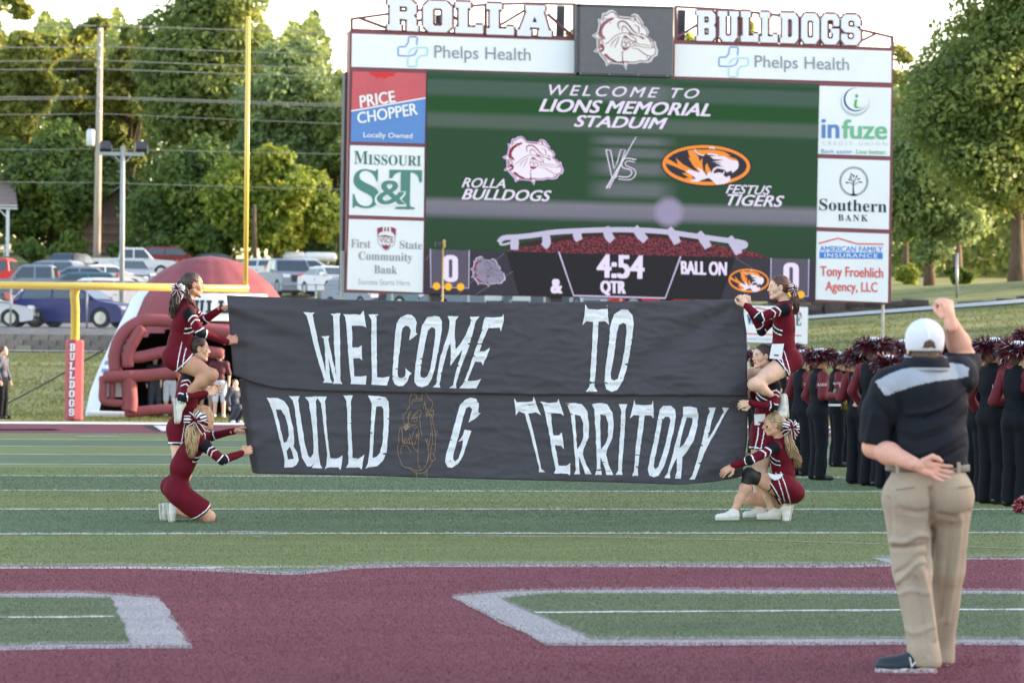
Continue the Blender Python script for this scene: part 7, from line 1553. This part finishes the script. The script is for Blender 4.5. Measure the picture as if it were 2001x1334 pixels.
# ------------------------------------------------------------ marching band in plumed hats
M_bblk = mat('band_black', srgb(16, 19, 27), .85, .14, 6, .2, 50, spec=.2); M_bmar = mat('band_maroon', srgb(98, 14, 32), .8, .15, 7, .25, 40); M_bshoe = mat('band_shoe', srgb(22, 22, 26), .35); M_pl = [mat('plume_maroon', srgb(118, 18, 40), .35, spec=.7), mat('plume_black', srgb(32, 22, 30), .3, spec=.7), mat('plume_silver', srgb(206, 200, 210), .3)]
M_gl = mat('band_glove', srgb(40, 38, 42), .6)
def band_proto(seed, h=1.68, lean=0., arm=0, skin=M_skB, wide=1.0, hairm=H_brn):
    """marcher at the origin facing +y, about 1.68 m to the crown"""
    k = h/1.68; rg = random.Random(seed); root = empty('person', (0, 0, 0), '', 'person', 'marching band members')
    g = lambda x, y, z: A(x*k, y*k, z*k)
    HC = g(0, .02, 1.545); R = frame(A(0, 1, .04), UP); q = head_sdf(HC, R, .96*k, g(0, -.02, 1.37)); V, Fq = q.mesh(.0095)
    b = SDF(); b.cone(g(0, 0, 1.37), g(0, 0, 1.0), .07, .1, .05); V2, F2 = b.mesh(.02); parts = [(V, Fq, 0), (V2, F2, 0)]
    el = {-1: g(-.25*wide, -.06, 1.10), 1: g(.25*wide, -.06, 1.10)}; wr = {-1: g(-.13, .20, 1.08), 1: g(.13, .22, 1.06)}
    if arm == 1: wr = {-1: g(-.24, .10, .90), 1: g(.12, .24, 1.10)}
    if arm == 2: wr = {-1: g(-.10, .24, 1.16), 1: g(.14, .22, 1.02)}
    for s_ in (-1, 1):
        Rh = frame(unit(wr[s_]-el[s_])+A(-s_*.3, 0, 0), A(s_*.6, -.2, .7)); hq = hand_sdf(wr[s_], Rh, .7, .95*k, .1, .5, s_); V3, F3 = hq.mesh(.006); parts.append((V3, F3, 0))
    V, Fq, M = join(parts); np_mesh('body', V, Fq, [skin], M, root)
    # jacket
    q = SDF(); q.ell(g(0, .0, 1.24), A(.165*wide, .115*wide, .19)*k, None, .05); q.cone(g(-.155*wide, -.01, 1.37), g(.155*wide, -.01, 1.37), .062*k, .062*k, .05); q.ell(g(0, .01, 1.02), A(.150*wide, .112*wide, .15)*k, None, .05); q.cone(g(0, -.015, 1.38), g(0, -.005, 1.44), .066*k, .058*k, .02)
    V, Fq = q.mesh(.013); parts = [(V, Fq, 0)]; cen = V[Fq].mean(1); Mj = np.where((np.abs(cen[:, 0]) > (.115+.0*cen[:, 2])*k*wide) & (cen[:, 2] > 1.20*k), 1, 0); Mj = np.where((cen[:, 1] > .045*k) & (cen[:, 2] > 1.12*k), 1, Mj); Ms = [Mj]
    for s_ in (-1, 1):
        q = SDF(); S = g(s_*.165*wide, -.01, 1.36); q.path([S, el[s_], wr[s_]], [.066*k, .058*k, .042*k], .025); V, Fq = q.mesh(.012); cen = V[Fq].mean(1); parts.append((V, Fq, 0))
        w_ = wr[s_]; Ms.append(np.where(np.linalg.norm(cen-w_, axis=1) < .11*k, 0, 1))
    V, Fq, _ = join(parts); M = np.concatenate(Ms); nv = vnorm(V, Fq); V = V+nv*(ripple(V, .8, seed)*.004)[:, None]; jk = np_mesh('jacket', V, Fq, [M_bblk, M_bmar], M, root)
    # lettering on both sleeves
    for s_ in (-1, 1):
        S, E = g(s_*.165*wide, -.01, 1.36), el[s_]; c = S+(E-S)*.45; out = unit(A(s_*1.0, -.75, .15)); rt = unit(np.cross(UP, -out))*1.0; rt = -rt if (rt@A(0, 1, 0))*s_ > 0 and False else rt
        Vt, Ft = glyphs('ROLLA', 0, 1.1, .1); mb = MB(); vs = [c+out*.072*k+rt*((x-.5)*.12*k)+UP*((y-.5)*.036*k)-out*.25*abs((x-.5)*.12)*abs(x-.5) for x, y in Vt]; mb.add(vs, Ft); mb.build('sleeve_lettering', T_wh, jk)
    # trousers
    q = SDF(); q.ell(g(0, 0, .93), A(.158*wide, .118*wide, .15)*k, None, .05); q.ball(g(.06, -.03, .88), .09*k*wide, .05); q.ball(g(-.06, -.03, .88), .09*k*wide, .05)
    for s_ in (-1, 1): q.cone(g(s_*.08, 0, .86), g(s_*.085, .02, .48), .098*k*wide, .078*k, .04); q.cone(g(s_*.085, .02, .48), g(s_*.085, -.01, .05), .078*k, .082*k, .03)
    q.cut(g(0, 0, .035), A(0, 0, -1)); V, Fq = q.mesh(.014); nv = vnorm(V, Fq); V = V+nv*(ripple(V, .6, seed+2)*.005)[:, None]; np_mesh('trousers', V, Fq, M_bblk, None, root)
    for s_ in (-1, 1):
        q = SDF(); q.cone(g(s_*.085, -.05, .045), g(s_*.088, .15, .032), .044*k, .038*k, .02); q.cut(g(0, 0, .004), A(0, 0, -1)); V, Fq = q.mesh(.010); np_mesh('shoe', V, Fq, M_bshoe, None, root)
    # hair, hat and plume
    q = SDF(); q.ell(HC+A(0, -.02, .03)*k, A(.080, .098, .088)*k, None, .02); q.ell(HC+A(0, -.06, -.045)*k, A(.05, .04, .05)*k, None, .03); q.ell(HC+A(0, .11, -.03)*k, A(.1, .085, .1)*k, None, .01, True); V, Fq = q.mesh(.010); np_mesh('hair', V, Fq, hairm, None, root)
    q = SDF(); q.ell(HC+A(0, 0, .115)*k, A(.105, .125, .066)*k, None, .02); q.cut(HC+A(0, 0, .055)*k, A(0, 0, -1)); V, Fq = q.mesh(.011); hat = np_mesh('hat', V, Fq, M_cap_w, None, root)
    rn = np.random.default_rng(seed); n = 2000; th = rn.uniform(0, 2*PI, n); rr = rn.uniform(.2, 1, n)**.5; zc = rn.uniform(-.5, 1, n)
    P = np.stack([np.cos(th)*rr*.155, np.sin(th)*rr*.17, .085+zc*.045+.02*(1-rr)], 1)*k+HC; d = np.stack([np.cos(th)*rr, np.sin(th)*rr, .25+zc*.55-.55*(rr > .75)], 1)+rn.normal(0, .35, (n, 3)); d /= np.linalg.norm(d, axis=1)[:, None]
    Ln = rn.uniform(.06, .13, n)[:, None]*k; sd = np.cross(d, rn.normal(size=(n, 3))); sd /= np.linalg.norm(sd, axis=1)[:, None]; w_ = rn.uniform(.004, .008, n)[:, None]
    crown_white = (rr < .62) & (zc > -.2); ok = ~crown_white; P, d, Ln, sd, w_ = P[ok], d[ok], Ln[ok], sd[ok], w_[ok]; n = len(P)
    Q = np.stack([P-sd*w_, P+sd*w_, P+d*Ln+sd*w_*.6-A(0, 0, 1)*Ln*.25, P+d*Ln-sd*w_*.6-A(0, 0, 1)*Ln*.25], 1); M = rn.choice([0, 1, 2], n, p=[.42, .54, .04]); o = np_mesh('plume', Q.reshape(-1, 3), np.arange(n*4).reshape(-1, 4), M_pl, M, root, smooth=False); o.parent = hat; o.location = (0, 0, 0); tag(o, kind='stuff')
    return root
M_cap_w = mat('hat_white', srgb(226, 226, 232), .5)
protos = [band_proto(1, arm=0), band_proto(2, arm=1, skin=M_skC, wide=1.08, hairm=H_aub), band_proto(3, arm=2, skin=M_skA, wide=.94)]
# feet pixel x, feet y, top-of-plume y, facing (degrees right of straight away), prototype, label
BL = [(1598, 938, 677, 62, 1, 'band member in plumed hat holding a black music folder, front row, second from the left'),
      (1566, 930, 680, 50, 0, 'band member at the left end of the front row, close behind the right cheerleaders'),
      (1536, 915, 668, 55, 2, 'band member mostly hidden behind the seated right cheerleader'),
      (1634, 912, 684, 70, 0, 'band member standing between and behind the two leftmost front row marchers'),
      (1677, 946, 678, 28, 2, 'slim band member with a straight back left of the tall marcher'),
      (1704, 950, 655, 40, 1, 'tall band member with the highest plume left of the man in the cap'),
      (1733, 955, 690, 34, 2, 'shorter band member whose plume shows beside the man\'s shoulder'),
      (1475, 905, 680, 60, 0, 'band member half hidden behind the right edge of the banner'),
      (1502, 900, 700, 60, 2, 'band member hidden behind the standing right cheerleader'),
      (1760, 915, 660, 40, 0, 'band member whose plume shows left of the white cap'),
      (1858, 920, 665, 45, 2, 'band member seen between the white cap and the raised arm'),
      (1906, 980, 668, 50, 0, 'band member just right of the man\'s raised arm'),
      (1938, 985, 655, 40, 1, 'band member with a maroon sleeve, second from the right edge'),
      (1985, 990, 662, 35, 0, 'nearest band member at the right edge of the photo'),
      (1962, 930, 658, 50, 2, 'band member behind the two at the right edge'),
      (1917, 935, 672, 48, 1, 'band member in the back row right of the raised arm'),
      (2012, 940, 640, 50, 2, 'band member whose plume pokes in at the top right of the row'),
      (1650, 905, 690, 66, 1, 'rear row band member seen between two front row marchers'),
      (1588, 905, 692, 60, 2, 'rear row band member behind the music folder holder')]
for i, (px, fy, ty, ang, pi_, lab) in enumerate(BL):
    r = copy_tree(protos[pi_]); p = hitG(px, fy); hgt = (fy-ty)/ppm(p[1], px); r.location = (p[0], p[1], 0); s_ = hgt/1.745; r.scale = (s_,)*3; r.rotation_euler = (0, 0, -math.radians(ang+22)); r['label'] = lab
for pr0 in protos:
    for ch in [q for q in bpy.data.objects if q.parent == pr0]:
        for c2 in [q for q in bpy.data.objects if q.parent == ch]: bpy.data.objects.remove(c2)
        bpy.data.objects.remove(ch)
    bpy.data.objects.remove(pr0)
# folder, trumpet shine, pompom on the turf
p = hitG(1612, 938); mb = MB(); a = hitY(1641, 773, p[1]-.12); mb.box(a, (.17, .12, .13), Matrix.Rotation(.3, 3, 'Y')); fo = mb.build('music_folder', mat('folder_black', srgb(30, 30, 34), .4, .1, 20)); tag(fo, 'black music folder held by the front row band member', 'folder')
mb = MB(); a = hitY(1631, 791, p[1]-.15); mb.box(a, (.165, .02, .03)); o = mb.build('white_book', M_uwht); tag(o, 'white flip book under the black music folder', 'book')
M_brs = mat('instrument_brass', srgb(206, 170, 96), .2, metal=1.0)
a = hitY(1650, 782, p[1]-.05); mb = MB(); mb.tube([a+A(0, 0, -.12), a+A(.01, -.02, 0), a+A(0, 0, .10)], [.05, .018, .015], 12); mb.tube([a+A(-.03, 0, .02), a+A(.05, 0, .04)], .012, 8); o = mb.build('trumpet', M_brs, smooth=True); tag(o, 'brass trumpet glinting beside the black music folder', 'trumpet')
rn = np.random.default_rng(9); n = 900; c = hitG(2003, 1003); c[2] = .09; d = rn.normal(size=(n, 3)); d /= np.linalg.norm(d, axis=1)[:, None]; P = c+d*.03; Ln = rn.uniform(.05, .11, n)[:, None]; sd = np.cross(d, rn.normal(size=(n, 3))); sd /= np.linalg.norm(sd, axis=1)[:, None]; E_ = P+d*Ln; E_[:, 2] = np.maximum(E_[:, 2]-.03, .012); Q = np.stack([P-sd*.006, P+sd*.006, E_+sd*.005, E_-sd*.005], 1)
o = np_mesh('pompom', Q.reshape(-1, 3), np.arange(n*4).reshape(-1, 4), [mat('pom_red', srgb(190, 24, 44), .3), M_pl[1], M_pl[2]], rn.choice([0, 1, 2], n, p=[.5, .3, .2]), smooth=False); tag(o, 'red black and silver pompom lying on the turf at the right edge', 'pompom')

# ------------------------------------------------------------ simple standing people farther off
def stander(px, fy, hgt_px, ang, cols, lab, group=None, helmet=False, crouch=False, z=None, Y=None, bend=0.):
    if Y is None: p = hitG(px, fy)
    else: p = onground(px, Y)
    k = (hgt_px/ppm(p[1], px))/1.75; root = empty('person', p, lab, 'person', group); T = lambda x, y, zz: A(x*k, y*k, zz*k)
    fl = math.radians(ang); shirt, leg, shoe_c, hairc, skin = cols; lower = -.42 if crouch else 0
    def B(name, q, h, m, idx=None):
        V, Fq = q.mesh(h*k); c, s_ = math.cos(-fl), math.sin(-fl); V = V@np.array([[c, s_, 0], [-s_, c, 0], [0, 0, 1]]); return np_mesh(name, V+p, Fq, m, idx, root)
    hz = 1.63+lower; q = head_sdf(T(0, .03, hz), frame(A(0, 1, .0), UP), k, T(0, -.01, 1.42+lower)); 
    for s_ in (-1, 1): el, wr = T(s_*.26, -.03, 1.15+lower), T(s_*.25, .08, .90+lower); q.path([T(s_*.17, 0, 1.40+lower), el, wr], [.045, .038, .028], .02); q.ell(wr+T(0, .02, -.06), A(.025, .035, .05)*k, None, .02)
    q.cone(T(0, 0, 1.4+lower), T(0, 0, 1.), .08, .1, .04)
    kn = [(T(s_*.11, .34, .48), T(s_*.10, -.02, .08)) for s_ in (-1, 1)] if crouch else [(T(s_*.11, .02, .50), T(s_*.12, -.01, .08)) for s_ in (-1, 1)]; hipz = .48 if crouch else .92
    for i, s_ in enumerate((-1, 1)): q.path([T(s_*.09, 0, hipz), kn[i][0], kn[i][1]], [.085, .058, .042], .03)
    B('body', q, .014, skin)
    q = SDF(); q.ell(T(0, 0, 1.28+lower), A(.18, .125, .19)*k, None, .05); q.cone(T(-.17, 0, 1.42+lower), T(.17, 0, 1.42+lower), .07 if not helmet else .095, None, .05); q.ell(T(0, 0, 1.05+lower), A(.155, .12, .14)*k, None, .05)
    for s_ in (-1, 1): q.path([T(s_*.17, 0, 1.41+lower), T(s_*.26, -.03, 1.17+lower)]+([] if helmet else [T(s_*.25, .07, .95+lower)]), [.075, .062]+([] if helmet else [.045]), .03)
    B('shirt', q, .016, shirt)
    q = SDF(); q.ell(T(0, 0, hipz+.02), A(.165, .13, .13)*k, None, .04)
    for i, s_ in enumerate((-1, 1)):
        if helmet: q.path([T(s_*.09, 0, hipz-.02), kn[i][0]+T(0, 0, -.04)], [.105, .075], .03)
        else: q.path([T(s_*.09, 0, hipz-.02), kn[i][0], kn[i][1]], [.105, .08, .07], .03)
    B('trousers', q, .016, leg)
    for s_ in (-1, 1): q = SDF(); q.cone(T(s_*.12, -.04, .05), T(s_*.13, .15, .04), .05*k, .042*k, .02); B('shoe', q, .014, shoe_c)
    q = SDF()
    if helmet:
        q.ell(T(0, .01, hz+.03), A(.125, .145, .135)*k, None, .02); q.ell(T(0, .16, hz-.05), A(.09, .09, .08)*k, None, .02, True); B('football_helmet', q, .012, mat('player_helmet', srgb(186, 186, 192), .25, coat=.5))
        q = SDF(); [q.path([T(-.09, .09, hz-.03-.04*j), T(-.05, .17, hz-.035-.04*j), T(.05, .17, hz-.035-.04*j), T(.09, .09, hz-.03-.04*j)], [.009]*4, .005) for j in range(3)]; B('face_guard', q, .012, M_dark)
    else: q.ell(T(0, .0, hz+.035), A(.085, .10, .095)*k, None, .02); q.ell(T(0, .12, hz-.03), A(.1, .08, .1)*k, None, .01, True); B('hair', q, .014, hairc)
    return root
GPl = 'football players in the tunnel'; MJ = mat('jersey_maroon', srgb(88, 36, 52), .7, .1, 5); MP = mat('pants_white', srgb(196, 200, 216), .6, .08, 5); MN = mat('navy_clothes', srgb(36, 42, 60), .7, .1, 5); MW = mat('shirt_white', srgb(214, 218, 228), .7)
stander(428, 816, 128, 185, (MJ, MP, M_uwht, H_brn, M_skB), 'football player in white pants standing at the right of the tunnel mouth', GPl, True)
stander(402, 812, 134, 170, (MJ, MP, M_uwht, H_brn, M_skB), 'football player whose pale helmet shows behind the cheerleader\'s face', GPl, True)
stander(332, 813, 122, 190, (MJ, MP, M_uwht, H_brn, M_skB), 'football player seen through the face mask tubes', GPl, True)
stander(302, 812, 118, 175, (MN, mat('pants_grey', srgb(70, 76, 92), .7), M_bshoe, H_brn, M_skB), 'man in dark clothes standing inside the inflatable tunnel', None)
stander(458, 826, 112, 150, (MN, MN, M_uwht, H_aub, M_skB), 'child in dark clothes crouching at the left end of the banner', None, crouch=True)
stander(4, 818, 142, 120, (mat('vest_lilac', srgb(60, 64, 84), .7), M_bblk, M_bshoe, H_aub, M_skB), 'person in dark clothes standing at the far left edge of the end zone')
stander(601, 588, 50, 200, (mat('top_cream', srgb(206, 206, 176), .7), mat('jeans', srgb(58, 76, 96), .8), M_uwht, H_aub, M_skB), 'woman in a cream top walking before the silver pickup truck', 'people walking in the parking lot', Y=135)
stander(644, 590, 54, 170, (MW, MATS['jeans'], M_uwht, H_brn, M_skB), 'woman in a white top and jeans beside the left scoreboard post', 'people walking in the parking lot', Y=134)
# ------------------------------------------------------------ parked vehicles
M_gls = mat('car_glass', srgb(46, 58, 66), .08, spec=.9); M_tyre = mat('tyre', (.02, .02, .022), .85, .2, 20); M_rim = mat('rim', srgb(176, 180, 186), .3, metal=.7); M_trim = mat('car_trim', (.025, .025, .028), .5)
M_hl = mat('headlight', srgb(226, 230, 236), .1, coat=.6); M_tl = mat('tail_light', srgb(190, 36, 44), .2, coat=.5); M_plate = mat('plate', srgb(210, 214, 220), .5)
def paint(n, c): return mat('car_paint_'+n, srgb(*c), .4, .05, 1.5, coat=.12, spec=.3)
PC = {'blue': paint('blue', (20, 34, 104)), 'white': paint('white', (206, 208, 212)), 'silver': paint('silver', (128, 138, 152)), 'grey': paint('grey', (96, 106, 120)), 'dark': paint('dark', (44, 50, 60)), 'red': paint('red', (206, 40, 46)), 'maroon': paint('maroon', (96, 36, 42)), 'teal': paint('teal', (70, 108, 122))}
KINDS = {  # length, width, body top line (x, z), cabin (x, z) lower to upper, wheel x, radius
 'suv': (4.5, 1.85, [(-2.25, .55), (-2.2, .98), (-1.9, 1.08), (.75, 1.06), (1.2, 1.02), (2.05, .88), (2.24, .68), (2.25, .42)], [(-2.08, 1.06), (-1.85, 1.52), (-1.55, 1.64), (.05, 1.64), (.35, 1.58), (1.15, 1.04)], (-1.35, 1.38), .36),
 'sedan': (4.6, 1.8, [(-2.3, .5), (-2.26, .9), (-1.6, .98), (.8, .94), (2.0, .76), (2.28, .6), (2.3, .38)], [(-1.75, .96), (-1.05, 1.36), (-.7, 1.42), (.15, 1.42), (.45, 1.36), (1.2, .92)], (-1.4, 1.42), .32),
 'pickup': (5.9, 2.0, [(-2.95, .7), (-2.95, 1.22), (-.75, 1.24), (-.7, 1.22), (1.25, 1.20), (2.7, 1.12), (2.93, .95), (2.95, .5)], [(-.78, 1.22), (-.7, 1.82), (-.5, 1.92), (.65, 1.92), (.85, 1.86), (1.45, 1.2)], (-1.75, 1.9), .40)}
def car(kind, colr, px, yb, head, lab, s=1.0, Yfix=None):
    L, W, top, cab, wx, wr = KINDS[kind]; body = PC[colr]
    if Yfix: Y = Yfix
    else:
        best = None
        for Yq in np.linspace(127, 236, 219):
            p = onground(px, Yq, .05); _, y = proj(p[None, :]); e = abs(y[0]-yb)
            if best is None or e < best[0]: best = (e, Yq)
        Y = best[1]
    p = onground(px, Y, .03); r = empty('parked_car' if kind != 'pickup' else 'pickup_truck', (0, 0, 0), lab, 'car' if kind != 'pickup' else 'truck', 'vehicles in the parking lot')
    g = .2; arch = []
    bot = [(L/2-.02, g+.05)]
    for x in sorted(wx, reverse=True):
        for k in range(9): a = PI*k/8; bot.append((x+(wr+.06)*math.cos(a), max(g, wr+(wr+.06)*math.sin(a)*1.0-.02 if k not in (0, 8) else g)))
    bot.append((-L/2+.02, g+.12)); prof = top+bot
    mb = MB(); mb.prism([(x, -W/2, z) for x, z in prof], (0, W, 0)); b = mb.build('body', body, r); bv = b.modifiers.new('b', 'BEVEL'); bv.width = .06; bv.segments = 3; bv.limit_method = 'ANGLE'; bv.angle_limit = .7
    for q in b.data.polygons: q.use_smooth = False
    # cabin, tapering to the roof
    mb = MB(); n = len(cab); zt = max(z for _, z in cab); zb_ = min(z for _, z in cab); yw = lambda z: W/2-.04-.16*(z-zb_)/(zt-zb_)
    mb.v = [(x, -yw(z), z) for x, z in cab]+[(x, yw(z), z) for x, z in cab]; mb.f = [tuple(range(n))[::-1], tuple(range(n, 2*n))]+[(i, i+1, i+1+n, i+n) for i in range(n-1)]; mb.m = [0]*len(mb.f)
    c_ = mb.build('roof', body, r); bv = c_.modifiers.new('b', 'BEVEL'); bv.width = .05; bv.segments = 2
    def on(a, b_, m, name, sgn):
        vs = [(x, sgn*(yw(z)+.012), z) for x, z in a]; mb = MB(); mb.prism(vs, (0, -sgn*.02, 0)); return mb.build(name, m, r)
    x0, x1 = cab[0][0]+.32, cab[-1][0]-.22; xm = (cab[2][0]+cab[3][0])/2+.1; zl, zh = zb_+.05, zt-.13
    def lim(z, side):
        ln = cab[:3] if side < 0 else cab[-3:][::-1]; return np.interp(z, [q[1] for q in ln], [q[0] for q in ln])
    for sgn in (-1, 1):
        for a, b_ in ((lim(zl, -1)+.14, xm-.05), (xm+.05, lim(zl, 1)-.16)):
            aa = a if a > xm else a; q = [(aa, zl), (b_, zl), (b_ if b_ < xm+.01 else lim(zh, 1)-.10, zh), (aa if aa > xm else lim(zh, -1)+.10, zh)]; on(q, 0, M_gls, 'window', sgn)
        for k in (0, 1):
            xw = wx[k]; mb = MB(); mb.tube([(xw, sgn*(W/2-.22), wr), (xw, sgn*(W/2-.01), wr)], wr, 22); w_ = mb.build('wheel', M_tyre, r); mb = MB(); mb.tube([(xw, sgn*(W/2-.1), wr), (xw, sgn*(W/2+.005), wr)], wr*.66, 18)
            for j in range(5): a = 2*PI*j/5; mb.bar((xw, sgn*(W/2+.01), wr), (xw+wr*.6*math.cos(a), sgn*(W/2+.01), wr+wr*.6*math.sin(a)), .06, .02, up=(0, 1, 0))
            mb.build('rim', M_rim, w_)
        mb = MB(); mb.box((L/2-.12, sgn*(W/2-.24), .72 if kind != 'pickup' else .98), (.22, .36, .16)); mb.build('headlight', M_hl, r)
        mb = MB(); mb.box((-L/2+.06, sgn*(W/2-.16), .92 if kind != 'pickup' else 1.05), (.14, .26, .26)); mb.build('tail_light', M_tl, r)
        mb = MB(); mb.box((cab[-1][0]-.28, sgn*(W/2+.09), zb_+.08), (.12, .2, .14)); mb.build('wing_mirror', body, r)
        mb = MB(); mb.box((xm, sgn*(W/2+.006), zb_-.18), (.2, .02, .03)); mb.build('door_handle', M_trim, r)
    for i0, nm in ((-2, 'windscreen'), (0, 'rear_window')):
        a, b_ = (cab[-1], cab[-2]) if i0 == -2 else (cab[0], cab[1]); d = A(b_[0]-a[0], 0, b_[1]-a[1]); nn = A(d[2], 0, -d[0]); nn = unit(nn)*(1 if i0 == -2 else -1); nn = nn if nn[2] > 0 else -nn
        q = []
        for t, sg in ((.08, -1), (.08, 1), (.94, 1), (.94, -1)): z = a[1]+(b_[1]-a[1])*t; q.append(A(a[0]+(b_[0]-a[0])*t, sg*(yw(z)-.07), z)+nn*.012)
        mb = MB(); mb.prism(q, tuple(-nn*.02)); mb.build(nm, M_gls, r)
    mb = MB(); mb.box((L/2-.02, 0, .6 if kind != 'pickup' else .86), (.06, W*.5, .2 if kind != 'pickup' else .34)); mb.build('grille', M_trim, r)
    mb = MB(); mb.box((L/2-.03, 0, .36 if kind != 'pickup' else .52), (.14, W*.94, .14)); mb.build('front_bumper', M_trim if kind != 'pickup' else M_rim, r)
    mb = MB(); mb.box((-L/2+.03, 0, .42 if kind != 'pickup' else .58), (.14, W*.94, .16)); mb.build('rear_bumper', M_trim if kind != 'pickup' else M_rim, r)
    for x in (L/2+.03, -L/2-.03): mb = MB(); mb.box((x, 0, .46 if kind != 'pickup' else .6), (.02, .34, .15)); mb.build('number_plate', M_plate, r)
    if kind == 'pickup': mb = MB(); mb.box((-1.85, 0, 1.2), (2.0, W-.3, .06)); mb.build('truck_bed', M_trim, r)
    r.location = p; r.rotation_euler = (0, 0, math.radians(head)); r.scale = (s, s, s); return r
for a in [('suv', 'blue', 150, 641, -30, 'blue hatchback SUV behind the goal post'), ('sedan', 'white', -46, 646, -14, 'white sedan nosing in from the left edge'), ('sedan', 'white', 88, 630, 62, 'white car parked nose away just left of the blue SUV'),
          ('sedan', 'dark', 38, 618, 55, 'dark car between the two white cars at left'), ('suv', 'white', 232, 612, 20, 'white SUV tucked between the blue SUV and the inflatable helmet'), ('suv', 'teal', 145, 596, 175, 'grey teal SUV directly above the crossbar'),
          ('pickup', 'silver', 78, 592, 168, 'long silver pickup truck partly behind the crossbar'), ('sedan', 'silver', 150, 570, 170, 'silver sedan just left of the utility pole'), ('suv', 'silver', 92, 566, 150, 'silver SUV with a dark rear side window left of the utility pole'),
          ('pickup', 'red', -2, 575, 160, 'red pickup truck tailgate at the far left edge'), ('suv', 'dark', 146, 548, 60, 'dark SUV with a wide rear window above the silver cars'), ('pickup', 'white', 254, 543, -6, 'big white pickup truck behind the utility and light poles'),
          ('suv', 'silver', 252, 562, -78, 'silver SUV facing the field below the white pickup'), ('sedan', 'white', 203, 566, 10, 'small white car right of the utility pole base'), ('suv', 'maroon', 332, 530, 10, 'dark red SUV under the trees above the inflatable helmet'),
          ('sedan', 'white', 506, 553, 150, 'white sedan just behind the goal post upright'), ('pickup', 'silver', 559, 578, -84, 'silver pickup truck facing the field right of the goal post'), ('sedan', 'white', 604, 556, -20, 'white car right of the silver pickup truck'),
          ('sedan', 'white', 648, 575, -75, 'white car facing the field beside the left scoreboard post'), ('sedan', 'dark', 420, 540, 8, 'dark car mostly hidden behind the dome of the inflatable helmet')]:
    car(*a)
cl = ['silver', 'dark', 'teal', 'silver', 'white', 'grey', 'white', 'silver', 'red', 'dark', 'silver', 'white']
for i in range(9): car('sedan' if i % 2 else 'suv', cl[i], 708+i*72, 612, [-70, 80, -60, 170, 75, 10, -80, 60, 5][i], '%s car parked under the scoreboard, %s' % (cl[i], ['at its left end', 'right of the silver one at the left end', 'left of the first support post', 'right of the first support post', 'below the ampersand side', 'left of the second support post', 'right of the second support post', 'under the clock', 'at the right end of the row'][i]))
# unseen trees added beyond the right edge of the frame to shade the bank
for i, (x, y, h) in enumerate([(60, 92, 15), (58, 101, 17), (61, 110, 15), (59, 120, 17), (64, 130, 16)]):
    z0 = Hs(x, y); r = empty('tree', (x, y, z0), 'unseen leafy tree added for shade beyond the bank, %s' % ['nearest the field', 'second from the field', 'third from the field', 'fourth from the field', 'farthest from the field'][i], 'tree', 'unseen trees added for shade beside the bank'); mb = MB(); mb.tube([(x, y, z0-.2), (x, y, z0+h*.6)], [.35, .15], 8); mb.build('trunk', M_bark, r, True)
    rg = np.random.default_rng(70+i); n = 7000; d = rg.normal(size=(n, 3)); d /= np.linalg.norm(d, axis=1)[:, None]; P = A(x, y, z0+h*.55)+d*rg.random((n, 1))**.4*A(5, 5, h*.45); t = rg.normal(size=(n, 3)); t /= np.linalg.norm(t, axis=1)[:, None]; bt = np.cross(t, rg.normal(size=(n, 3))); bt /= np.linalg.norm(bt, axis=1)[:, None]; s = .55
    np_mesh('crown', np.stack([P-t*s*.5, P-bt*s*.35, P+t*s*.5, P+bt*s*.35], 1).reshape(-1, 3), np.arange(n*4).reshape(-1, 4), L_mid, parent=r, smooth=False)
